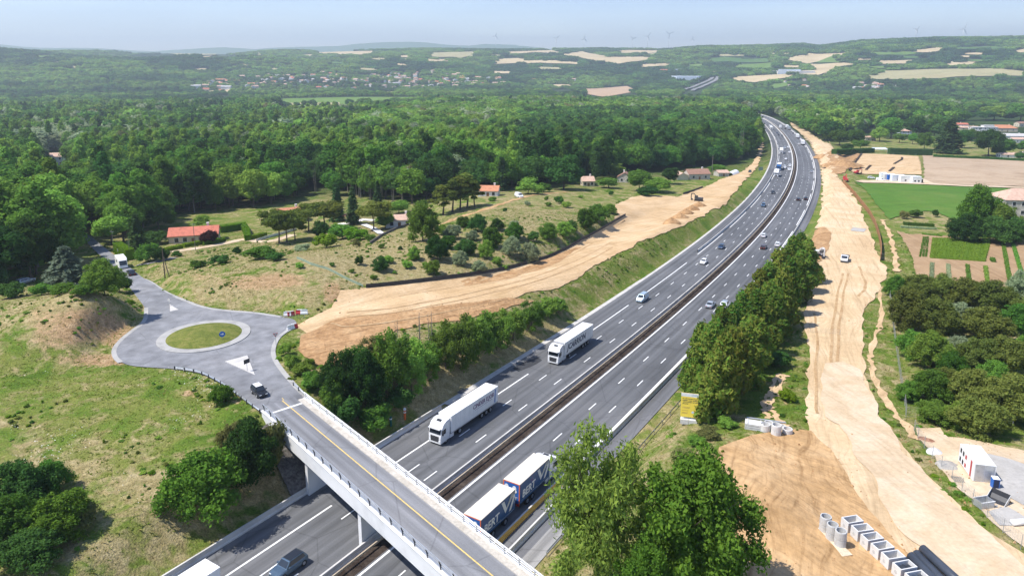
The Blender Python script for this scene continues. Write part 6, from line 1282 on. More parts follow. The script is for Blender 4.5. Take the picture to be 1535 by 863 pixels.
heap(1420, 699, 1.6, .7, M_GRAVEL2, 'low heap of grey rubble by the yard fence', seed=5); heap(1401, 678, 1.1, .7, M_CONL, 'small white bag-like heap near the yard fence', seed=8, name='white_heap'); heap(1392, 661, .8, .35, plain('timber_red', (.30, .15, .09), .9, .2, 3), 'heap of reddish timber at the top of the gravel yard', 'timber_heap', 'timber', 9, .05, 1.8, 2.2); heap(1262, 248, 9, 4.5, M_DIRT2, 'broad brown soil heap beside the excavation', 'soil_heap', 'soil heap', 14, -.3, 1.5); heap(1233, 236, 7, 3., M_DIRT2, 'brown soil heap at the bend of the haul road', 'soil_heap', 'soil heap', 15, -.3)
mb = MB()
for k in range(6): mb.box(-.7, .7, -.6 + .22 * k, -.46 + .22 * k, .1, .14)
mb.box(-.6, -.5, -.6, .64, 0, .1); mb.box(.5, .6, -.6, .64, 0, .1); o = link('wooden_pallet', mb.mesh('wooden_pallet', plain('grey_timber', (.3, .27, .22), .9, .15, 3)), None, at(1436, 720, .1)); o.rotation_euler.z = ca; tag(o, 'grey wooden pallet lying between the yard fence and the container', 'pallet')
mb = MB(); mb.cyl((0, 0, .35), (2.2, .3, .35), .35, .35, 14); o = link('white_tank', mb.mesh('white_tank', M_WHITE, True), None, at(1516, 788, .1)); tag(o, 'white cylindrical tank lying at the lower edge of the yard', 'tank')
# yard fence, orchard fence, field fence: posts with wire panels
def fence(name, px, label, h, step, mat_post, mat_net=None, th=.03, solid=False, cat='fence', rp=.035, zt=0.):
    w = ground(*np.array(px, float).T); t = thing(name, label, cat, tuple(w[0])); o3 = w[0].copy(); s = np.concatenate([[0], np.cumsum(np.linalg.norm(np.diff(w[:, :2], axis=0), axis=1))]); q = np.arange(0, s[-1] + .01, step); P = np.stack([np.interp(q, s, w[:, i]) for i in range(3)], 1); P[:, 2] = terrain(P[:, 0], P[:, 1])
    P2 = P - o3; cntp = 0
    for a in P2[:100]:
        mb = MB(); mb.cyl((a[0], a[1], a[2] - .2), (a[0], a[1], a[2] + h), rp, rp, 6); part('post', mb, mat_post, t)
    if solid:
        v = []; 
        for a in P2: v += [(a[0], a[1], a[2] - .3), (a[0], a[1], a[2] + h * .97)]
        d = np.gradient(P2[:, :2], axis=0); d /= np.linalg.norm(d, axis=1)[:, None]; V = []
        for (a, n_) in zip(P2, d): nx, ny = -n_[1] * th, n_[0] * th; V += [(a[0] - nx, a[1] - ny, a[2] - .3), (a[0] - nx, a[1] - ny, a[2] + h), (a[0] + nx, a[1] + ny, a[2] + h), (a[0] + nx, a[1] + ny, a[2] - .3)]
        F = [(4 * i + k, 4 * i + 4 + k, 4 * i + 5 + k, 4 * i + 1 + k) for i in range(len(P2) - 1) for k in range(3)]; me = np_mesh('panel', V, F, mat_net); link('panel', me, t)
    else:
        mb = MB()
        for a, b_ in zip(P2[:-1], P2[1:]):
            for u in np.linspace(.12, .98, 6): mb.cyl((a[0], a[1], a[2] + h * u), (b_[0], b_[1], b_[2] + h * u), .009, .009, 3, False)
            for u in np.linspace(.1, .9, 7): c_ = a + (b_ - a) * u; mb.cyl((c_[0], c_[1], c_[2] + .1), (c_[0], c_[1], c_[2] + h), .007, .007, 3, False)
        part('wire_net', mb, mat_net or M_FENCE, t)
    return t
fence('silt_fence', [(549,432.5),(580,429.5),(620,425),(660,420),(700,415),(735,409.5),(760,404.5),(790,396.5),(820,388),(846,376),(870,362),(895,349),(920,334),(938,324)], 'low black silt fence between the dry meadow and the dirt track', 1.1, 3., M_DARK, M_SILT, .05, True)
fence('silt_fence', [(1024,292),(1040,287),(1056,281)], 'short black silt fence at the upper edge of the dirt track near the wood', 1.1, 4., M_DARK, M_SILT, .05, True)
fence('netting_fence', [(445,388),(468,398),(492,404.5),(515,417),(535,426),(549,432)], 'pale green netting fence crossing the meadow to the black silt fence', .6, 2.5, M_FENCE, M_TEAL, .04, True)
fence('sheet_wall', [(1263,274.5),(1272,284),(1282,295),(1293,309),(1303,322),(1311,337),(1317,355),(1320.5,374),(1320,394)], 'rust brown site wall curving along the right side of the haul road', 2.2, 4., M_RUST, M_RUST, .08, True, 'wall')
fence('wire_fence', [(1370,646),(1377,661),(1392,680),(1409,700),(1430,722),(1456,752),(1480,776),(1511,806),(1535,828)], 'wire site fence along the left side of the gravel yard', 1.9, 3., M_FENCE)
fence('wire_fence', [(1358,625),(1400,629),(1440,634),(1490,641),(1540,648)], 'wire fence along the upper edge of the grass above the gravel yard', 1.8, 3.5, M_FENCE)
fence('wire_fence', [(1333,440),(1336,470),(1341,510),(1346,545),(1350,575),(1355,600),(1358,625)], 'tall wire fence running up the left side of the orchard trees', 1.9, 4., M_GALV)
fence('wire_fence', [(1243,238),(1262,236),(1290,233),(1325,231.5),(1352,232),(1382,234)], 'post and wire fence behind the excavation in front of the dark hedge', 1.6, 6., M_CONL)
fence('garden_wall', [(555,366),(566,358),(580,350),(596,343),(612,337)], 'low dark stone wall at the edge of the garden beside the round light tree', .8, 4., M_CONC, M_STONE, .15, True, 'wall')
fence('garden_fence', [(384,362),(400,357),(420,352),(445,344)], 'white picket fence of the garden below the umbrella pines', .9, 3., M_WHITE, M_WHITE, .03, True)
# construction sign
w_ = at(1032, 634, 0.); t = thing('site_sign', 'tall yellow information board with a white top on concrete blocks', 'sign', w_, math.radians(-14) + 0.)
# local: board faces -y
mb = MB(); mb.box(-1.25, -.02, -.45, .45, 0, .75); mb.box(.02, 1.25, -.45, .45, 0, .75); part('concrete_block', mb, M_CONL, t); mb = MB(); mb.cyl((-.7, .05, .7), (-.7, .05, 4.9), .06); mb.cyl((.5, .05, .7), (.5, .05, 4.9), .06); part('post', mb, M_GALV, t)
mb = MB(); mb.box(-1.28, 1.28, -.06, 0, 1.05, 5.0); bd = part('board', mb, M_SIGNY, t); mb = MB(); mb.box(-1.28, 1.28, -.065, -.06, 4.42, 5.0); part('header', mb, M_WHITE, bd)
for k, s in enumerate(('Ici, des travaux sont', 'engagés pour améliorer', 'votre confort et votre', 'sécurité')): 
    me = text_mesh(s, .27, M_NAVYT, 'lettering', .004, .004); o = link('lettering', me, bd)
    for v in me.vertices: v.co = Vector((v.co.x, -v.co.z, v.co.y))
    xs_ = [v.co.x for v in me.vertices]; o.location = (-1.05 - min(xs_), -.068, 4.1 - .28 * k)
for z, L in ((2.65, 1.2), (2.5, 1.1), (2.1, .9), (1.75, .9), (1.6, .8)): mb = MB(); mb.box(-1.05, -1.05 + L, -.066, -.06, z, z + .05); part('text_line', mb, M_DIRT2, bd)
mb = MB(); mb.lathe([(0, .0), (.2, 0), (.2, .01), (0, .01)], 14, Matrix.Translation((.55, -.06, 1.9)) @ Matrix.Rotation(R(90), 4, 'X')); part('emblem', mb, M_WALLB, bd); mb = MB(); mb.box(.2, 1.1, -.067, -.065, 4.62, 4.7); mb.box(.4, 1.1, -.067, -.065, 4.8, 4.86); part('text_line', mb, PC['paleblue'], bd)
# roadside markers, cone, road signs
def marker(px, py, col, label, name, cap=None):
    t = thing(name, label, 'marker post', at(px, py)); mb = MB(); mb.lathe([(.0, 0), (.19, 0), (.21, 1.5), (.19, 1.7), (0, 1.75)], 12); part('post', mb, col, t); mb = MB(); mb.lathe([(.215, 1.25), (.222, 1.25), (.222, 1.45), (.215, 1.45)], 12); part('band', mb, M_WHITE, t)
    if cap: mb = MB(); mb.lathe([(0, 1.74), (.2, 1.68), (.24, 1.95), (.12, 2.1), (0, 2.12)], 12); part('cap', mb, cap, t)
marker(586, 638.5, M_GREENS, 'dark green marker post on the bank beside the road edge', 'marker_post'); marker(607, 628.5, M_ORANGE, 'orange emergency call post with a white top on the bank beside the first lorry', 'emergency_post', M_WHITE)
q = mpt(np.array(79.5), np.array(14.6)); t = thing('traffic_cone', 'red and white traffic cone on the dark side lane by the road train', 'traffic cone', (q[0], q[1], float(mz(79.5)) + .01)); mb = MB(); mb.box(-.24, .24, -.24, .24, 0, .05); part('base', mb, M_REDS, t); mb = MB(); mb.lathe([(.19, .05), (.14, .3), (.10, .5), (.04, .8), (0, .8)], 14); c_ = part('cone', mb, M_REDS, t); mb = MB(); mb.lathe([(.148, .3), (.112, .5)], 14); mb.v = [(x, y, z) for x, y, z in mb.v]; part('band', mb, M_WHITE, c_)
def disc_sign(px, py, label, col, zc, r, kind='disc', face=0., col2=None, lift=0.):
    t = thing('road_sign', label, 'road sign', at(px, py, lift), face); mb = MB(); mb.cyl((0, .03, -.3), (0, .03, zc), .04, .04, 8); part('post', mb, M_GALV, t)
    mb = MB(); M = Matrix.Translation((0, 0, zc)) @ Matrix.Rotation(R(90), 4, 'X')
    if kind == 'disc': mb.lathe([(0, 0), (r, 0), (r, .03), (0, .03)], 20, M)
    elif kind == 'tri': mb.add([(r * math.sin(a), y, zc - r * math.cos(a)) for y in (-.02, .01) for a in (0, 2.094, 4.189)], [(0, 1, 2), (5, 4, 3), (0, 1, 4, 3), (1, 2, 5, 4), (2, 0, 3, 5)])
    else: mb.box(-r * 1.4, r * 1.4, -.02, .01, zc - r, zc + r)
    p_ = part('plate', mb, col, t)
    if kind == 'disc': mb = MB(); a = .55; mb.add([(x, -.035, zc + z) for x, z in ((-r * .6, -.12 * r), (.1 * r, -.12 * r), (.1 * r, -.4 * r), (r * .65, 0.05 * r), (.1 * r, .5 * r), (.1 * r, .2 * r), (-r * .6, .2 * r))], [tuple(range(7))]); part('arrow', mb, M_WHITE, p_)
    elif kind == 'tri': mb = MB(); mb.add([(r * .6 * math.sin(a), -.024, zc - r * .6 * math.cos(a)) for a in (0, 2.094, 4.189)], [(0, 1, 2)]); part('centre', mb, M_WHITE, p_)
    return t
disc_sign(334, 512, 'round blue sign with a white arrow on the grass of the roundabout', M_BLUES, 1.5, .55, 'disc', .45)
disc_sign(371, 557, 'dark sign seen from behind on the near traffic island', M_DARK, 1.9, .38, 'panel', .9); disc_sign(254, 461, 'small pale sign on the tip of the far traffic island', M_CONL, 1.6, .4, 'disc', 2.6); disc_sign(414, 518, 'red and white give way sign at the roundabout exit to the bridge', M_REDS, 2.2, .5, 'tri', .5); disc_sign(1140, 259, 'pale green roadside panel on the grass left of the far lorries', M_TEAL, 2.6, 1.2, 'panel', .3); disc_sign(180, 384, 'small white road sign at the side road junction', M_WHITE, 1.9, .4, 'panel', .4)
def waterbarrier(px, py, a, label, red=True):
    t = thing('site_barrier', label, 'barrier', at(px, py, .12), a); mb = MB(); mb.loft([[(-.75, -.25, 0), (.75, -.25, 0), (.75, .25, 0), (-.75, .25, 0)], [(-.75, -.22, .25), (.75, -.22, .25), (.75, .22, .25), (-.75, .22, .25)], [(-.72, -.08, .5), (.72, -.08, .5), (.72, .08, .5), (-.72, .08, .5)], [(-.72, -.07, .85), (.72, -.07, .85), (.72, .07, .85), (-.72, .07, .85)]]); part('body', mb, M_REDS if red else M_WHITE, t); mb = MB(); mb.box(-.5, .5, -.09, .09, .86, .95); part('top_grip', mb, M_WHITE, t)
for px, py, a, r_, lb in ((431, 474, .1, False, 'white plastic barrier at the left of the closed dirt track entrance'), (436.5, 473.5, .5, True, 'tall-looking red barrier beside the white one at the dirt track entrance'), (449, 471, .1, True, 'red barrier in the middle of the dirt track entrance'), (456, 471, .1, False, 'white barrier right of the middle red one at the track entrance'), (441, 492.5, .6, True, 'red barrier by the kerb below the track entrance'), (436, 494, .7, False, 'white barrier by the kerb below the track entrance')): waterbarrier(px, py, a, lb, r_)
fence('site_gate', [(421,477),(440,478),(470,476)], 'low wire hurdle across the entrance of the dirt track', 1.0, 2.5, M_GALV)
fence('site_gate', [(1214,499),(1238,500.5),(1263,503),(1290,507)], 'light wire gate stretched across the sandy haul road', 1.3, 6., M_FENCE)
# poles
def pole(px, py, h, label, r=.12, arms=True, strut=False):
    t = thing('utility_pole', label, 'utility pole', at(px, py), random.uniform(-.3, .3)); mb = MB(); mb.cyl((0, 0, -.4), (0, 0, h), r * 1.15, r * .8, 8); part('pole', mb, M_BARKG if not strut else M_BARK, t)
    if arms: mb = MB(); mb.box(-.7, .7, -.05, .05, h - .5, h - .4); part('cross_arm', mb, M_GALV, t)
    if strut: mb = MB(); mb.cyl((.1, 0, h * .75), (1.6, -.5, -.2), r * .8, r * .8, 6); part('strut', mb, M_BARK, t)
pole(247.5, 417, 7.5, 'wooden pole with a leaning strut on the bank above the roundabout', .13, False, True); pole(293, 375, 8.5, 'pale pole with a street lamp in front of the long red roof', .09); pole(170.5, 373, 6., 'pole beside the side road near the dark fir', .1); pole(195.5, 389, 6.5, 'thin dark pole at the corner of the clipped hedge', .09, False); pole(1067, 265, 13., 'tall pale pole beside the long terracotta roof', .16, False)
# machines far up
def machine(px, py, label, a, s=1., paintm=None):
    t = thing('excavator', label, 'excavator', at(px, py, .1), a); t.scale = (s,) * 3
    for y in (-1.05, 1.05): mb = MB(); mb.loft([[(-1.9, y - .28, .35), (-1.5, y - .28, .02), (1.5, y - .28, .02), (1.9, y - .28, .35), (1.5, y - .28, .85), (-1.5, y - .28, .85)], [(-1.9, y + .28, .35), (-1.5, y + .28, .02), (1.5, y + .28, .02), (1.9, y + .28, .35), (1.5, y + .28, .85), (-1.5, y + .28, .85)]]); part('track', mb, M_BLACK, t)
    mb = MB(); mb.box(-1.9, .5, -1.2, 1.2, .95, 1.75, None, .06); part('body', mb, paintm or M_YEL, t); mb = MB(); mb.box(.2, 1.6, .1, 1.15, .95, 2.7, None, .12); cb = part('cabin', mb, paintm or M_YEL, t); mb = MB(); mb.box(.3, 1.66, .16, 1.09, 1.6, 2.5, None, .1); mb.box(.4, 1.45, .05, 1.2, 1.6, 2.45, None, .1); part('window', mb, M_GLASS, cb)
    mb = MB(); mb.loft([[(x, y, z) for y in (-.55, -.25) for x, z in ((q0, z0), (q0, z0 + .4))][:4] for q0, z0 in ((.4, 1.2), (2.4, 3.2), (3.6, 3.0))]); mb.v = [v for v in mb.v]; part('boom', mb, paintm or M_YEL, t); mb = MB(); mb.box(3.4, 3.75, -.52, -.28, 1., 3.2); part('dipper', mb, paintm or M_YEL, t); mb = MB(); mb.box(2.9, 3.7, -.8, .0, .35, 1.1, None, .2); part('bucket', mb, M_DARK, t)
machine(1047, 302, 'dark tracked excavator working beside the sand heaps', 2.6, 1., M_DARK); machine(1226, 385, 'white and dark wheeled machine parked beside the haul road near the tipper', -1.4, 1.05, M_CONL); machine(1267, 272.5, 'red excavator at the head of the brown site wall', 1.2, 1.1, M_REDS); machine(1284.5, 261, 'small dark red digger at the lower edge of the excavation', .3, .9, M_REDS)
# site cabins by the field
def cabin(px, py, L, W_, H, col, label, a=-.05, win=2):
    t = thing('site_cabin', label, 'cabin', at(px, py, .05), a, 'site cabins by the green field'); mb = MB(); mb.box(-L / 2, L / 2, -W_ / 2, W_ / 2, .1, H); part('body', mb, col, t); mb = MB(); mb.box(-L / 2 - .06, L / 2 + .06, -W_ / 2 - .06, W_ / 2 + .06, H, H + .12); part('roof', mb, M_WHITE, t)
    for k in range(win): x = L * ((k + .5) / win - .5) * .8; mb = MB(); mb.box(x - .45, x + .45, -W_ / 2 - .03, -W_ / 2, 1.1, 2.); part('window', mb, M_WIN, t)
for px, py, L, H, col, wn, lb in ((1323, 269, 3.2, 4.6, M_WHITE, 0, 'narrow tall white cabin at the left end of the cabin row'), (1328, 270, 3.2, 4., M_CONL, 0, 'beige tank-like cabin next to the narrow white one'), (1334.5, 270.5, 4.4, 4.2, M_BLUES, 1, 'dark blue container in the cabin row'), (1344.5, 272.5, 7., 4.6, M_WALLB, 1, 'pale blue-white cabin right of the blue container'), (1360, 274, 9., 4.6, M_WHITE, 2, 'long white cabin in the row'), (1372, 275, 5., 4.6, M_WHITE, 2, 'white cabin with two dark windows at the right end of the row'), (1378, 274.5, 2.4, 3., M_DARK, 0, 'small dark container behind the last white cabin')): cabin(px, py, L, 3., H * .85, col, lb, -.05, wn)
t = thing('canopy', 'white tent-like shelter in front of the clipped dark hedge', 'shelter', at(1318, 228, .1), -.05); mb = MB(); mb.box(-6, 6, -2.5, 2.5, 2.4, 2.6); mb.add([(-6, -2.5, 2.6), (6, -2.5, 2.6), (6, 2.5, 3.6), (-6, 2.5, 3.6)], [(0, 1, 2, 3)]); part('roof', mb, M_WALLB, t)
for x in (-5.8, 5.8):
    for y in (-2.3, 2.3): mb = MB(); mb.cyl((x, y, -.3), (x, y, 2.4), .1); part('leg', mb, M_GALV, t)
mb = MB(); 
for k in range(9): a = math.pi * k / 8; mb.v += [(-7, 2.4 * math.cos(a), 2.4 * math.sin(a)), (7, 2.4 * math.cos(a), 2.4 * math.sin(a))]
mb.f = [(2 * k, 2 * k + 1, 2 * k + 3, 2 * k + 2) for k in range(8)]; mb.mi = [0] * 8; o = link('polytunnel', mb.mesh('polytunnel', M_WHITE), None, at(1098, 262)); o.rotation_euler.z = 1.0; tag(o, 'white curved tunnel at the end of the dirt track beside the wood', 'tunnel')
t = thing('parasol', 'orange parasol on the white terrace under the dark firs', 'parasol', at(519, 331, .05)); mb = MB(); mb.cyl((0, 0, 0), (0, 0, 2.6), .04); part('pole', mb, M_GALV, t); mb = MB(); mb.lathe([(1.9, 2.15), (1., 2.5), (0, 2.75)], 8); part('canopy', mb, M_ROOFO, t)
struct('terrace', sheet.__globals__['line_strip']('terrace', [(508,337),(525,335),(545,330),(562,331)], 3.2, M_WALLW, .25, 0)); struct('terrace', line_strip('terrace', [(545,337),(560,343),(572,351)], 2.4, M_CONL, .25, 0))
struct('path', line_strip('path', smooth_open([(640,345),(680,330),(730,313),(770,300),(800,292),(850,288)]), 2.4, M_CONC if False else M_DIRT3, .12))
for L, lb in (([(1291.5,231),(1281,246),(1273,256)], 0), ([(1305,249),(1298,256)], 0), ([(1340,247),(1352,240),(1352,237)], 0), ([(1333,258),(1340,252)], 0)): struct('trench', line_strip('trench', L, 1.6, M_SOIL_SHADE, .75))
# ------------------------------------------------------------------ trees and bushes the photograph singles out
def bush_label(n): return n
g_ = 'trees on the bank between the brown earth bank and the motorway'
for k, px, py, w, h, m, lb in (('bushbig',512,598,62,80,'dark','dark green tree nearest the bridge on the motorway bank'), ('bushbig',548,612,66,92,'dark','dark tall-crowned tree on the bank behind the green marker post'), ('acacia',588,592,60,104,'mid','green tree with a dense crown left of the bare trunks on the bank'), ('acacia',560,560,50,62,'dry','brownish thin tree high on the bank behind the dark trees'), ('bush',518,634,56,50,'dark','low dark bush at the foot of the bridge side trees'), ('bush',560,640,54,46,'mid','low leafy bush right above the bridge railing'),
    ('acacia',616,586,58,86,'light','light green tree just left of the bare trunks'), ('acacia',640,566,44,60,'mid','small green tree between the bare trunks and the earth bank'), ('acacia',668,552,48,74,'light','feathery light green tree right of the bare trunks'), ('acacia',694,553,52,84,'light','tall feathery tree in the middle of the bank row'), ('acacia',718,540,54,78,'light','feathery green tree above the first white lorry'), ('acacia',744,524,54,66,'light','broad feathery tree second group of the bank row'), ('acacia',770,508,46,56,'light','feathery tree before the gap in the bank row'), ('acacia',797,492,42,46,'mid','small feathery tree near the right end of the bank row'), ('bush',822,476,34,36,'light','rounded bush next to the end of the bank row'), ('bush',838,468,26,26,'light','last small bush at the right end of the bank row'),
    ('bush',497,612,40,50,'mid','yellow-green bush beside the far bridge railing start'), ('acacia',535,582,56,70,'mid','mid green tree behind the dark pair on the bank'), ('bush',600,612,44,40,'dark','dark low bush at the foot of the light tree on the bank')): ptree(k, px, py, w, h, m, lb, 'tree', g_, 'broadleaf_tree')
for px, py, top, lb in ((597,540,478,'thin bare dead tree left of the taller bare trunks'), (630,532,466,'bare grey trunk left of the tallest bare pair'), (648,548,464,'tallest bare grey double trunk standing over the bank')):
    p = at(px, py); d = np.hypot(p[0], p[1]); H = (py - top) * d / FL / .93; t = thing('bare_tree', lb, 'dead tree', p, random.uniform(0, 6)); t.scale = (H * .9, H * .9, H); link('trunk', BARE, t)
for k, px, py, w, h, m, lb in (('bushbig',333,604,37,34,'oak','dark green round bush beside the guard rail of the slip'), ('bushbig',305,768,128,118,'oak','very large dark green bush on the slope left of the bridge'), ('bushbig',378,722,86,104,'dark','dark olive bush between the largest bush and the bridge'), ('bush',405,700,50,76,'dry','brownish green bush right beside the near bridge beam'), ('bushbig',352,668,50,44,'dry','yellowish bush behind the largest bush left of the bridge'),
    ('bushbig',35,760,95,84,'dark','upper dark bush of the thicket at the left edge'), ('bushbig',72,742,66,62,'mid','mid green bush at the top right of the left thicket'), ('bushbig',15,812,90,84,'mid','large leafy bush at the left edge below the dark one'), ('bushbig',95,800,96,80,'oak','grey-green round bush at the right of the left thicket'), ('bushbig',45,842,100,70,'dark','lowest dark bush of the left thicket'), ('bush',120,790,50,44,'dry','small olive bush at the tip of the left thicket'),
    ('bush',196,457,14,10,'hedge','tiny bright green bush on the graded mound'), ('bush',438,552,26,26,'light','bright green weeds bush inside the kerb bend'), ('bush',428,532,20,22,'light','bright green low growth by the give way sign'), ('bush',452,560,34,22,'light','grassy bright bush above the kerb bend'), ('bush',470,580,40,30,'mid','low green bush near the start of the far railing'), ('bush',463,548,20,16,'light','small pale green bush below the brown earth bank')): ptree(k, px, py, w, h, m, lb, 'bush', None, 'bush')
for px, py, hh, lb in ((541,297,40,'bare grey tree at the wood edge right of the pair of dark firs'), (556,300,50,'tall bare grey tree at the wood edge behind the umbrella pine'), (571,301,44,'thin bare grey tree at the wood edge left of the light green garden tree'), (588,303,56,'tallest bare grey tree at the wood edge above the pale-roofed house'), (604,304,48,'bare grey tree at the wood edge right of the tallest one'), (474,288,40,'bare grey tree at the far end of the garden clearing'), (1112,238,44,'bare trunk at the corner of the wood beside the motorway curve'), (1122,232,40,'thin bare trunk nearest the motorway curve at the wood corner')):
    p = at(px, py); d = np.hypot(p[0], p[1]); H = hh * d / FL; t = thing('bare_tree', lb, 'dead tree', p, random.uniform(0, 6)); t.scale = (H * .9, H * .9, H); link('trunk', BARE, t)
# garden and house plants at the left
for k, px, py, w, h, m, lb, nm in (('cedar',102,428,74,68,'bluecedar','large blue-grey cedar beside the parked silver estate','cedar_tree'), ('spruce',36,412,26,50,'conifer','slim dark spruce behind the parked silver estate','spruce_tree'), ('bush',30,416,28,20,'light','lime green bush behind the parked silver estate','bush'), ('bushbig',158,442,62,60,'light','airy yellow-green tree beside the side road above the mound','broadleaf_tree'), ('bush',180,438,34,34,'dark','dark green bush by the side road below the airy tree','bush'), ('bush',62,442,34,22,'mid','low bush between the parked estate and the mound','bush'), ('bush',18,446,40,28,'dark','dark bush at the left edge below the parked estate','bush'), ('bush',95,440,36,20,'mid','low green bush under the blue cedar','bush'), ('bush',128,442,34,22,'mid','low green bush at the top of the mound','bush'), ('bush',3,430,26,30,'conifer','dark conifer bush at the far left edge','bush'),
    ('bush',222,391,36,32,'mid','large olive green bush on the slope beside the side road','bush'), ('bush',240,391,30,24,'dark','darker round bush touching the olive green one','bush'), ('spruce',208,376,32,58,'conifer','broad dark fir behind the clipped hedge','spruce_tree'), ('round',168,366,50,52,'light','light green tree at the bend of the side road','broadleaf_tree'), ('round',186,362,56,66,'mid','round green tree between the bend and the dark fir','broadleaf_tree'), ('bush',232,366,40,24,'dark','dark shrub mass left of the long red roof','bush'), ('fine',238,345,56,50,'mid','green tree behind the left gable of the red roof','broadleaf_tree'), ('bush',253,362,16,12,'silver','small grey bush left of the red-roofed house','bush'),
    ('bush',314,366,25,24,'purple','round dark purple tree in front of the red roof','broadleaf_tree'), ('round',303,340,25,20,'light','round light green tree behind the red roof','broadleaf_tree'), ('bush',264,385,17,11,'mid','small bush on the dry slope below the red-roofed house','bush'), ('bush',297,401,26,14,'mid','dark tangled bush on the top of the graded bank','bush'), ('bush',330,396,32,18,'dark','low wide bush at the edge of the bank top','bush'), ('bush',354,380,14,12,'dark','small dark bush below the driveway','bush'), ('bush',390,388,46,22,'mid','wide low bush below the white picket fence','bush'), ('bush',413,390,28,16,'dark','dark low bush right of the wide one below the picket fence','bush'),
    ('umbrella',419,364,51,57,'pine','left umbrella pine of the three in front of the picket fence','umbrella_pine'), ('umbrella',430,363,46,48,'pine','middle umbrella pine of the three above the picket fence','umbrella_pine'), ('umbrella',442,360,40,39,'pine','right small umbrella pine of the three above the picket fence','umbrella_pine'), ('umbrella',463,347,48,50,'pine','dark umbrella pine right of the corner of red roof','umbrella_pine'), ('umbrella',487,344,56,48,'pine','broad umbrella pine touching the two dark firs','umbrella_pine'), ('umbrella',560,346,48,52,'pine','umbrella pine right of the two dark firs','umbrella_pine'),
    ('spruce',506,331,26,58,'conifer','left dark fir of the pair in the garden','spruce_tree'), ('spruce',530,336,24,58,'conifer','right dark fir of the pair in the garden','spruce_tree'), ('spruce',567,312,18,42,'conifer','dark fir at the edge of the wood behind the umbrella pine','spruce_tree'), ('round',578,342,30,28,'light','small light green tree on the terrace wall','broadleaf_tree'), ('round',598,322,32,26,'light','light green tree behind the pale-roofed house','broadleaf_tree'), ('bush',482,356,28,28,'dark','dark round bush under the broad umbrella pine','bush'), ('bush',514,358,42,28,'mid','wide green bush below the white terrace, left one','bush'), ('bush',537,360,40,24,'hedge','wide green bush below the white terrace, right one','bush'), ('bush',489,371,38,25,'hedge','round yellow-green bush with a rusty top on the dry meadow','bush'), ('bush',452,376,26,14,'silver','grey-green bush on the dry meadow left of the round one','bush'), ('bush',556,360,20,12,'light','pale green bush at the corner of the stone wall','bush'), ('bushbig',634,362,56,64,'light','big round light green tree standing at the top of the dry meadow','broadleaf_tree'),
    ('scots',665,322,34,48,'pine','leftmost tall pine of the row beside the white bungalow','pine_tree'), ('scots',679,318,34,54,'pine','second tall pine of the row beside the white bungalow','pine_tree'), ('scots',690,315,34,54,'pine','third tall pine of the row beside the white bungalow','pine_tree'), ('scots',701,312,34,56,'pine','fourth and tallest pine of the row beside the white bungalow','pine_tree'), ('scots',711,310,26,44,'pine','rightmost pine of the row beside the white bungalow','pine_tree'), ('bush',738,301,13,8,'mid','small bush in front of the white bungalow','bush'), ('spruce',752,286,24,52,'conifer','dark spruce right of the white bungalow','spruce_tree'),
    ('bush',792,291,44,28,'light','light green bush mass at the edge of the wood','bush'), ('round',845,284,52,54,'dark','big dark tree at the edge of the wood left of the pink roof','broadleaf_tree'), ('bush',815,288,26,16,'mid','small green bush at the wood edge','bush'), ('fine',924,266,30,24,'willow','pale weeping tree in front of the wood','broadleaf_tree'), ('round',912,282,36,16,'mid','low green tree below the weeping pale tree','broadleaf_tree'), ('round',958,286,38,36,'mid','green tree between the brick-red house and the long roof','broadleaf_tree'), ('round',985,288,42,26,'mid','wide green tree at the upper end of the dry meadow','broadleaf_tree'), ('round',1005,276,30,28,'dark','dark tree at the left end of the long terracotta roof','broadleaf_tree'), ('bush',970,294,34,16,'dark','dark bush at the corner of the dirt platform','bush'), ('round',1075,262,30,18,'mid','green tree behind the low shed and the tunnel','broadleaf_tree')): ptree(k, px, py, w, h, m, lb, 'bush' if nm == 'bush' else 'tree', None, nm)
# bushes dotted over the dry meadow
MB_ = [(534,370,13,14,'dry'),(555,360,14,8,'light'),(572,372,10,8,'mid'),(600,374,7,7,'dark'),(539,397,15,15,'dark'),(571,405,30,24,'dark'),(583,394,15,14,'light'),(561,418,13,9,'light'),(591,410,8,6,'mid'),(498,399,9,8,'mid'),(527,408,9,7,'light'),(450,402,13,11,'light'),(621,389,22,22,'light'),(612,402,18,15,'light'),(656,390,38,40,'silverdark'),(650,411,26,24,'light'),(690,397,26,24,'silver'),(699,381,34,26,'dark'),(679,358,30,24,'silver'),(672,372,28,22,'mid'),(708,360,22,17,'silver'),(719,407,24,20,'silver'),(729,387,26,30,'light'),(736,370,34,32,'mid'),(716,347,30,29,'dark'),(746,345,22,20,'dark'),(766,383,30,32,'silver'),(771,357,24,28,'silver'),(757,404,10,9,'light'),(757,317,7,7,'dark'),(694,340,26,18,'mid'),
 (771,360,30,30,'mid'),(800,362,18,18,'silverdark'),(794,393,30,32,'silver'),(822,358,32,27,'light'),(846,352,30,22,'light'),(878,340,34,30,'mid'),(896,331,36,28,'mid'),(914,320,24,16,'light'),(838,305,16,13,'mid'),(849,311,16,11,'light'),(822,309,11,8,'light'),(819,300,7,7,'mid'),(870,297,9,6,'light'),(916,293,8,8,'dark'),(791,308,10,8,'silver'),(856,346,22,18,'dark'),(664,352,22,18,'light'),(745,396,16,14,'light'),(640,402,14,12,'light')]
wd = dict(dry='brownish', light='light green', mid='green', dark='dark green', silver='silvery', silverdark='dark silvery')
def szw(w): return 'tiny' if w < 10 else 'small' if w < 18 else 'medium' if w < 27 else 'large'
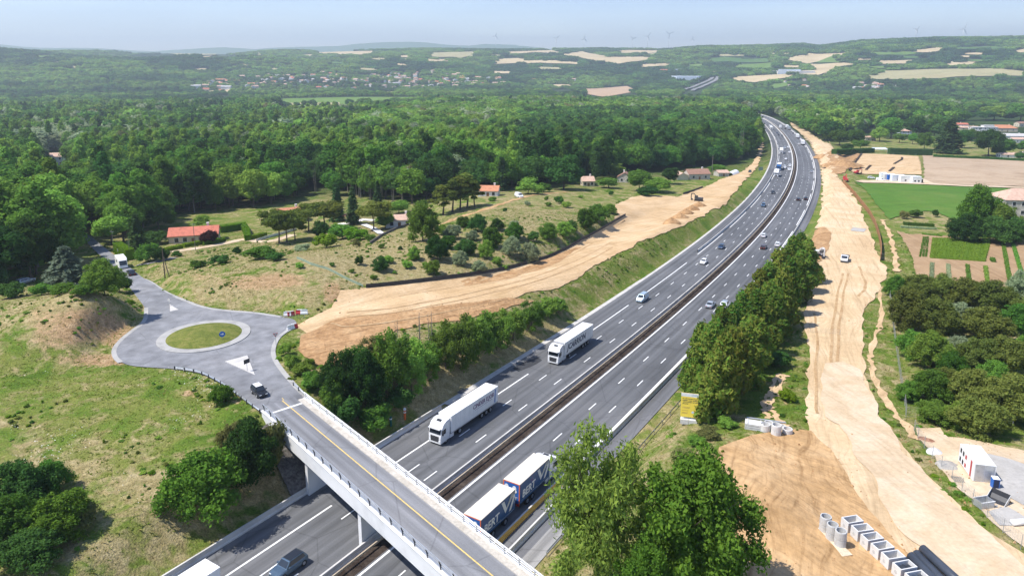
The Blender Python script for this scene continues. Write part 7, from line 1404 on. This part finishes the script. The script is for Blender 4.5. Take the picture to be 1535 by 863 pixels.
for px, py, w, h, m in MB_:
    ptree('bush' if w < 20 else 'bushbig', px, py, w, h, {'silverdark': 'dark'}.get(m, m), szw(w) + ' ' + wd[m] + ' round bush dotted on the dry meadow', 'bush', szw(w) + ' ' + wd[m] + ' bushes on the dry meadow', 'bush')
# conifer belt by the away-going lanes
g_ = 'conifers of the dense belt beside the away-going lanes'
for i, (px, py) in enumerate([(1052,603),(1064,584),(1078,564),(1092,544),(1106,524),(1120,505),(1134,486),(1148,469),(1161,453),(1174,439),(1186,426),(1196,414),(1082,616),(1097,596),(1112,574),(1127,553),(1142,532),(1155,511),(1168,490),(1180,472),(1190,454),(1200,438),(1206,424),(1070,625),(1046,588),(1128,530),(1150,500)]):
    s = 1 - i % 12 * .028 if i < 24 else .8; ptree('cypress', px, py, random.uniform(62, 76) * (1 - (620 - py) * .0017), random.uniform(112, 134) * (1 - (620 - py) * .0019), 'cypress', 'feathery conifer with yellowish tips in the dense belt beside the lanes', 'tree', g_, 'conifer_tree')
# the two big trees at the bottom, and their undergrowth
ptree('willowbig', 897, 905, 172, 268, 'willow', 'big airy pale green tree at the bottom beside the road train', 'tree', None, 'broadleaf_tree'); ptree('oakbig', 1033, 922, 196, 262, 'oak', 'big dense dark green tree at the bottom beside the brown ground', 'tree', None, 'broadleaf_tree'); ptree('oakbig', 962, 985, 104, 176, 'oak', 'lower dense green tree at the bottom edge between the two big ones', 'tree', None, 'broadleaf_tree')
for px, py, w, h, m, lb in ((1062,656,36,24,'dry','scrubby straw-green bush right of the yellow sign'), (1046,668,30,22,'mid','low green bush below the yellow sign'), (1090,640,30,20,'light','bright green low bush at the tip of the brown ground'), (1022,690,40,26,'dry','dry scrub in front of the dense big tree'), (1180,600,26,22,'hedge','green scrub between the two track ruts'), (1165,548,40,30,'dark','dark low bush at the foot of the conifer belt')): ptree('bush', px, py, w, h, m, lb, 'bush', None, 'bush')
# orchard
ORC = [(1340,443,32,34,'dark'),(1380,446,58,40,'mid'),(1412,450,58,44,'mid'),(1448,455,70,46,'mid'),(1490,464,70,50,'mid'),(1532,452,44,50,'silver'),(1362,492,62,64,'mid'),(1402,498,60,56,'mid'),(1440,492,54,44,'silver'),(1478,508,72,56,'mid'),(1520,500,54,50,'dark'),(1368,536,48,46,'dark'),(1396,548,66,60,'light'),(1432,536,48,40,'silver'),(1466,556,64,58,'mid'),(1510,560,72,62,'mid'),(1540,548,54,50,'light'),(1390,598,60,54,'dark'),(1422,590,52,44,'mid'),(1462,610,78,66,'mid'),(1508,628,92,78,'mid'),(1364,600,40,36,'dark'),(1545,628,60,66,'mid'),(1402,632,62,40,'light'),(1468,650,84,64,'mid'),(1350,470,30,34,'mid'),(1540,480,50,40,'mid'),(1425,565,50,44,'dark'),(1490,585,60,50,'dark'),(1440,640,50,44,'light')]
ow = dict(dark='dark', mid='olive green', silver='silver-grey', light='light green')
for px, py, w, h, m in ORC: ptree('bushbig', px, py, w * 1.02, h * 1.02, {'mid': 'olive', 'dark': 'mid'}.get(m, m), ow[m] + ' round tree of the orchard thicket on the right' , 'tree', ow[m] + ' trees of the orchard thicket', 'orchard_tree')
for k, px, py, w, h, m, lb in (('bushbig',1463,350,60,76,'oak','tall yellowish-green tree at the left of the stone farmhouse'), ('bushbig',1500,356,58,54,'light','light green tree in front of the stone farmhouse'), ('bushbig',1446,362,56,46,'dark','dark low tree at the left end of the garden tree group'), ('bushbig',1482,364,64,46,'dark','dark tree in the middle front of the garden tree group'), ('bushbig',1522,364,54,42,'dark','dark tree in front of the farmhouse door side'), ('bush',1356,328,16,14,'dry','thin olive tree on the edge of the green field, left one'), ('bush',1371,326,20,14,'mid','thin olive tree on the edge of the green field, right one'), ('bush',1402,325,10,12,'dark','small dark round bush between the olive trees and the garden'),
    ('round',1385,224,20,26,'mid','round green tree at the end of the clipped dark hedge'), ('spruce',1420,230,44,52,'conifer','big dark cedar-like tree left of the village'), ('round',1481,234,40,44,'dark','dark round tree in front of the modern white house'), ('round',1505,232,26,26,'mid','green tree below the pale-roofed house'), ('round',1442,222,26,30,'dark','dark tree between the big cedar and the village'), ('round',1455,212,20,20,'mid','small green tree beside the village shed'), ('round',1545,232,30,26,'mid','green tree at the right edge behind the bungalow'), ('round',1400,208,34,34,'dark','dark tree behind the big cedar left of the village'), ('round',1372,206,36,34,'dark','dark tree right of the small pale blue house'), ('round',1335,208,36,34,'mid','green tree left of the small pale blue house'), ('round',1318,212,26,22,'light','light green tree beside the brown cottage'), ('round',1280,218,36,26,'mid','green tree left of the brown cottage'), ('round',1258,218,30,26,'mid','green tree at the edge of the wood above the soil heap'), ('round',1440,186,30,22,'mid','tree behind the long low red-roofed village house'), ('round',1490,180,36,22,'light','tree behind the orange hipped roof'), ('round',1530,182,40,26,'mid','tree behind the dark red roof')): ptree(k, px, py, w, h, m, lb, 'bush' if k == 'bush' else 'tree', None, 'bush' if k == 'bush' else 'broadleaf_tree')
for i, (px, py) in enumerate([(1447,206),(1462,208),(1500,222),(1536,228),(1428,214),(1410,196),(1422,196),(1448,181),(1478,181),(1512,181),(1495,234),(1530,240),(1348,214),(1290,224),(1270,226),(1368,216),(1392,214)]):
    m = random.choice(('mid', 'dark', 'dark', 'light')); ptree('round', px, py, random.uniform(15, 26), random.uniform(10, 18), m, {'mid': 'mid green', 'dark': 'dark', 'light': 'light green'}[m] + ' garden tree among the houses of the village on the right', 'tree', m + ' garden trees of the village', 'garden_tree')
# hedges: boxes of small leaves
def hedge(px, wid, h, label, mat='hedge', name='hedge', cat='hedge', dens_=34, size=.22, group=None, lift=0.):
    w = ground(*np.array(px, float).T); P, D = [], []; bm_ = MB()
    for a, b_ in zip(w[:-1], w[1:]):
        L = np.hypot(*(b_ - a)[:2]); d = (b_ - a)[:2] / L; n_ = np.array([-d[1], d[0]]); k = int(L * (wid + 2 * h) * dens_ / (size / .22) ** 2 * .55) + 6; s = RNG.uniform(0, 1, k); u = RNG.uniform(0, wid + 2 * h, k)
        y = np.where(u < h, -wid / 2, np.where(u < h + wid, u - h - wid / 2, wid / 2)); z = np.where(u < h, u, np.where(u < h + wid, h, u - h - wid)); nn = np.where((u < h)[:, None], np.append(-n_, .2), np.where((u < h + wid)[:, None], np.array([0, 0, 1.]), np.append(n_, .2)))
        c_ = a + (b_ - a) * s[:, None]; P.append(np.column_stack([c_[:, :2] + n_ * y[:, None], c_[:, 2] + z]) + RNG.normal(size=(k, 3)) * .07); D.append(nn + RNG.normal(size=(k, 3)) * .4)
        q0, q1 = a[:2], b_[:2]; i_ = wid / 2 - .08; bm_.add([(*(q0 - n_ * i_), a[2] - .2), (*(q1 - n_ * i_), b_[2] - .2), (*(q1 + n_ * i_), b_[2] - .2), (*(q0 + n_ * i_), a[2] - .2), (*(q0 - n_ * i_), a[2] + h - .08), (*(q1 - n_ * i_), b_[2] + h - .08), (*(q1 + n_ * i_), b_[2] + h - .08), (*(q0 + n_ * i_), a[2] + h - .08)], [(0, 1, 5, 4), (1, 2, 6, 5), (2, 3, 7, 6), (3, 0, 4, 7), (4, 5, 6, 7)])
    v, f = leaves(np.vstack(P), np.vstack(D), size); o = len(v); v = np.vstack([v, np.array(bm_.v)]); f = np.vstack([f, np.array(bm_.f) + o]); org = w[0]; ob = link(name, np_mesh(name, v - org, f, LM[mat]), None, tuple(org + [0, 0, lift])); tag(ob, label, cat, group); return ob
hedge([(177,378),(196,390)], 2.4, 3.2, 'tall clipped hedge at the corner of the side road'); hedge([(275,371),(302,366)], 1.4, 1.2, 'low clipped hedge left of the gate of the red-roofed house'); hedge([(305,367),(337,362)], 1.4, 1.3, 'low clipped hedge in front of the purple tree'); hedge([(329,349),(362,344)], 2., 2.4, 'clipped hedge behind the right end of the red roof'); hedge([(364,341),(370,350),(372,361)], 2., 2., 'clipped hedge running down beside the driveway'); hedge([(373,360),(398,354)], 1.6, 1.4, 'clipped hedge along the street below the umbrella pines'); hedge([(248,378),(272,373)], 1.4, 1.4, 'low hedge left of the red-roofed house')
hedge([(1332,231),(1362,232),(1396,233)], 6., 5., 'long dark clipped hedge behind the excavation', 'conifer', size=.5); hedge([(1399,236),(1440,238),(1490,240),(1545,243)], 2.5, 2.2, 'low dark hedge along the upper edge of the stubble field', 'dark', size=.5); hedge([(1250,232),(1280,230),(1308,229)], 4., 4., 'dark hedge at the left behind the excavation', 'dark', size=.5)
hedge([(0,398),(30,396),(62,398)], 2., 2., 'clipped hedge behind the parked silver estate')
def strip(px, label, mat, wid=.7, h=.45, group=None): return hedge(px, wid, h, label, mat, 'crop_row', 'crop row', 30, .2, group)
for a, c_, lb, m in (((1397,395),(1396,428),'first blue-green vegetable row from the left','silver'), ((1421,397),(1423,428),'second blue-green vegetable row from the left','silver'), ((1450,398),(1453,428),'third vegetable row from the left, dark green','mid'), ((1477,400),(1481,432),'fourth vegetable row from the left, pale green','light'), ((1503,362),(1514,425),'long thin vegetable row left of the last one','mid'), ((1517,362),(1536,428),'long thin vegetable row nearest the right edge','mid')): strip([a, c_], lb, m, 1.0, .5)
for k in range(15): u = k / 14; strip([(1401 + 81 * u, 358 + 3 * u), (1397 + 76 * u, 388 + 5 * u)], 'row of the bright green crop patch below the garden trees', 'crop', 1.25, .55, 'rows of the bright green crop patch')
for k in range(3): u = k / 2; strip([(1385 + 6 * u, 356), (1379 + 9 * u, 386)], 'thin straggling row left of the bright green crop patch', 'mid', .5, .4, 'thin rows left of the green crop patch')
strip([(1354,337),(1400,340)], 'dark green bean row at the top of the vegetable garden', 'mid', 1.2, 1.2); strip([(1350,341),(1404,344)], 'blue-green netted row at the top of the vegetable garden', 'silver', 1.4, .6); strip([(1382,352),(1412,355)], 'low green row above the bright crop patch', 'mid', 1.6, .6); strip([(1487,390),(1489,394)], 'small dark green clump right of the bright crop patch', 'mid', 1.2, 1.)
# rough grass, dry grass and white flowers of the meadows
def tufts(name, n, label, mat, want, hmin, hmax, rmin=58, rmax=270, flower=False):
    r = np.sqrt(RNG.uniform(rmin ** 2, rmax ** 2, n)); a = RNG.uniform(-.66, .64, n); x, y = r * np.sin(a), r * np.cos(a); px, py = proj(x, y, terrain(x, y))
    k = (px > -20) & (px < 1555) & (py < 890)
    t_, w_ = mcoord(x, y); k &= ~((w_ > -19) & (w_ < 20)); k &= np.hypot(x - _rc[0], y - _rc[1]) > 9; x, y, px, py = x[k], y[k], px[k], py[k]
    k = np.ones(len(x), bool)
    for S in SHEETS:
        lo, hi = S.min(0), S.max(0); m = (x > lo[0]) & (x < hi[0]) & (y > lo[1]) & (y < hi[1]) & k
        if m.any(): i = np.where(m)[0]; k[i[inpoly(x[i], y[i], S)]] = False
    lx = (x + 30) * .659 - (y - 99) * .7521; ly = (x + 30) * .7521 + (y - 99) * .659; k &= ~((lx > -6) & (ly > -7.5) & (ly < .6))
    x, y, px, py = x[k], y[k], px[k], py[k]; q = want(x, y, px, py); k = RNG.uniform(size=len(x)) < q; x, y = x[k], y[k]; z = terrain(x, y); m = len(x)
    if flower: v, f = leaves(np.column_stack([x, y, z + RNG.uniform(.3, .6, m)]), np.tile([0, 0, 1.], (m, 1)) + RNG.normal(size=(m, 3)) * .2, .10, 1.)
    else:
        h = RNG.uniform(hmin, hmax, m); V = []
        for j in range(3):
            th = RNG.uniform(0, 6.283, m); s = h * RNG.uniform(.5, .9, m); dx, dy = np.cos(th) * s * .5, np.sin(th) * s * .5; lx_, ly_ = RNG.normal(size=m) * h * 1.1, RNG.normal(size=m) * h * 1.1; hh_ = h * RNG.uniform(.35, .8, m)
            V.append(np.stack([np.column_stack([x - dx, y - dy, z - .03]), np.column_stack([x + dx, y + dy, z - .03]), np.column_stack([x + dx * .5 + lx_, y + dy * .5 + ly_, z + hh_]), np.column_stack([x - dx * .5 + lx_, y - dy * .5 + ly_, z + hh_ * .9])], 1).reshape(-1, 3))
        v = np.vstack(V); f = np.arange(len(v)).reshape(-1, 4)
    tag(link(name, np_mesh(name, v, f, mat)), label, name.replace('_', ' '), None, 'stuff')
def dry_at(px, py, x, y): return np.clip(blobs(px, py, DRYL, .45) + (fbm(x * .11, y * .11, 77) - .47) * 1.6, 0, 1)
woodsq = lambda x, y, px, py: (py > np.interp(px, FRONT[:, 0], FRONT[:, 1]) + 4) * 1.
M_GR = leaf_mat('grass_blade', (.125, .185, .03), 0, 0, .45, (.21, .225, .055), .5); M_DR = leaf_mat('grass_straw', (.34, .27, .12), 0, 0, .4, (.45, .37, .19), .5)
tufts('tall_grass', 150000, 'rough green grass of the meadows and banks', M_GR, lambda x, y, px, py: woodsq(x, y, px, py) * np.clip(1.15 - dry_at(px, py, x, y) * 1.3, 0, 1) * .8, .1, .26)
tufts('dry_grass', 130000, 'straw-coloured dry grass of the meadows and banks', M_DR, lambda x, y, px, py: woodsq(x, y, px, py) * np.clip(dry_at(px, py, x, y) * 1.2 - .2, 0, 1) * .6, .08, .22)
M_FL = plain('flower_white', (.75, .75, .68), .8, .05, 3)
tufts('white_flowers', 260000, 'white flower heads scattered over the near green meadow', M_FL, lambda x, y, px, py: (px < 330) * (py > 540) * (py < 760) * np.clip((fbm(x * .09, y * .09, 91) - .40) * 2.0, 0, 1) * .35, .2, .3, 58, 150, True)

# clods and stones on the earthworks
P_ = []
for nm in ('dirt_bank', 'spoil_ground', 'haul_road', 'dirt_track', 'gravel_yard'):
    for o in [q for q in bpy.data.objects if q.name.split('.')[0] == nm]:
        n_ = len(o.data.vertices); co = np.empty(n_ * 3, np.float32); o.data.vertices.foreach_get('co', co); co = co.reshape(-1, 3); co = co[np.hypot(co[:, 0], co[:, 1]) < 260]
        if len(co) == 0: continue
        k = min(len(co) * 2, 5200) if nm in ('dirt_bank', 'spoil_ground') else min(len(co), 2600); i = RNG.integers(0, len(co), k); P_.append(co[i] + RNG.normal(size=(k, 3)) * [.9, .9, 0])
P_ = np.vstack(P_); k = fbm(P_[:, 0] / 7, P_[:, 1] / 7, 55) > .45; P_ = P_[k]; P_[:, 2] = terrain(P_[:, 0], P_[:, 1]) + .12; m = len(P_); s = RNG.uniform(.05, .2, m) * np.where(RNG.uniform(size=m) < .06, 2., 1.); V = np.empty((m, 5, 3))
for j in range(4): a = j * 1.57 + RNG.uniform(0, 1, m); V[:, j] = P_ + np.column_stack([np.cos(a) * s, np.sin(a) * s, -.1 * np.ones(m)])
V[:, 4] = P_ + np.column_stack([RNG.normal(size=m) * s * .2, RNG.normal(size=m) * s * .2, s * .8]); F = np.array([[0, 1, 4], [1, 2, 4], [2, 3, 4], [3, 0, 4]])[None] + (np.arange(m) * 5)[:, None, None]
tag(link('stones', np_mesh('stones', V.reshape(-1, 3), F.reshape(-1, 3), M_DIRT2)), 'clods and stones strewn over the bare earthworks', 'stones', None, 'stuff')

# weeds along the ragged edges of the earthworks and here and there in the grass
Wp = []
for S in SHEETS:
    d = np.hypot(S[:, 0], S[:, 1]).mean()
    if d > 300: continue
    Q = dens(np.column_stack([S, np.zeros(len(S))]), 1.2)[:, :2]; k = RNG.uniform(size=len(Q)) < .55; Q = Q[k] + RNG.normal(size=(k.sum(), 2)) * .8; Wp.append(Q)
r_ = np.sqrt(RNG.uniform(60 ** 2, 240 ** 2, 9000)); a_ = RNG.uniform(-.66, .64, 9000); Q = np.column_stack([r_ * np.sin(a_), r_ * np.cos(a_)]); k = fbm(Q[:, 0] / 9, Q[:, 1] / 9, 63) > .52; Q = Q[k]; k = np.ones(len(Q), bool)
Wp = np.vstack(Wp + [Q[k]]); k = np.ones(len(Wp), bool)
for S in SHEETS: k &= ~inpoly(Wp[:, 0], Wp[:, 1], S)
Wp = Wp[k]; t_, w_ = mcoord(Wp[:, 0], Wp[:, 1]); lx = (Wp[:, 0] + 30) * .659 - (Wp[:, 1] - 99) * .7521; ly = (Wp[:, 0] + 30) * .7521 + (Wp[:, 1] - 99) * .659
k = ~((w_ > -18.6) & (w_ < 20)) & ~((lx > -14) & (ly > -7.5) & (ly < .8)) & (np.hypot(Wp[:, 0] - _rc[0], Wp[:, 1] - _rc[1]) > 19); Wp = Wp[k]; zz = terrain(Wp[:, 0], Wp[:, 1]); Wp = np.column_stack([Wp, zz + .1])
scatter('weeds', sgroup(Wp, [('shrub', random.choice(('mid', 'light', 'light', 'hedge', 'olive'))) for _ in Wp], [(random.uniform(.18, .6), random.uniform(.3, .95)) for _ in Wp]), 'low weeds growing in the grass and along the edges of the earthworks')
# ------------------------------------------------------------------ light, sky, view
EL, AZ = R(58), R(76)       # sun height, direction the shadows fall (from +Y towards +X)
sun = bpy.data.lights.new('sun', 'SUN'); sun.energy = 3.65; sun.angle = R(.53); sun.color = (1., .955, .89)
so = bpy.data.objects.new('sun', sun); COL.objects.link(so)
so.rotation_euler = Vector((math.sin(AZ) * math.cos(EL), math.cos(AZ) * math.cos(EL), -math.sin(EL))).to_track_quat('-Z', 'Y').to_euler()
W = bpy.data.worlds.new('World'); scn.world = W; W.use_nodes = True
t = W.node_tree; bg = t.nodes['Background']; sk = t.nodes.new('ShaderNodeTexSky'); sk.sky_type = 'NISHITA'; sk.sun_disc = False
sk.sun_elevation = EL; sk.sun_rotation = AZ + math.pi; sk.altitude = 200; sk.air_density = 1.; sk.dust_density = .2; sk.ozone_density = 2.5
tint = t.nodes.new('ShaderNodeMix'); tint.data_type = 'RGBA'; tint.blend_type = 'MULTIPLY'; tint.inputs[0].default_value = 1.; tint.inputs[7].default_value = (.96, .94, 1.08, 1); t.links.new(sk.outputs['Color'], tint.inputs[6]); tc = t.nodes.new('ShaderNodeTexCoord'); mp = t.nodes.new('ShaderNodeMapping'); mp.inputs['Scale'].default_value = (1.5, 1.5, 14); t.links.new(tc.outputs['Generated'], mp.inputs['Vector']); nz = t.nodes.new('ShaderNodeTexNoise'); nz.inputs['Scale'].default_value = 2.2; nz.inputs['Detail'].default_value = 6; t.links.new(mp.outputs[0], nz.inputs['Vector']); rp = t.nodes.new('ShaderNodeValToRGB'); rp.color_ramp.elements[0].position = .4; rp.color_ramp.elements[0].color = (.96, .96, .97, 1); rp.color_ramp.elements[1].position = .72; rp.color_ramp.elements[1].color = (1.12, 1.1, 1.05, 1); t.links.new(nz.outputs['Fac'], rp.inputs['Fac'])
cl = t.nodes.new('ShaderNodeMix'); cl.data_type = 'RGBA'; cl.blend_type = 'MULTIPLY'; cl.inputs[0].default_value = 1.; t.links.new(tint.outputs[2], cl.inputs[6]); t.links.new(rp.outputs[0], cl.inputs[7]); t.links.new(cl.outputs[2], bg.inputs['Color']); bg.inputs['Strength'].default_value = .10
scn.view_settings.view_transform = 'Standard'; scn.view_settings.look = 'None'; scn.view_settings.exposure = .86; scn.view_settings.gamma = 1
c = scn.cycles
scn.render.engine = 'CYCLES'
c.max_bounces = 5; c.diffuse_bounces = 3; c.glossy_bounces = 2; c.transmission_bounces = 3; c.transparent_max_bounces = 6; c.volume_bounces = 0
c.use_denoising = True; c.use_adaptive_sampling = True; c.adaptive_threshold = .02; c.caustics_reflective = False; c.caustics_refractive = False
try: c.denoiser = 'OPENIMAGEDENOISE'
except Exception: pass
scn.render.use_persistent_data = False
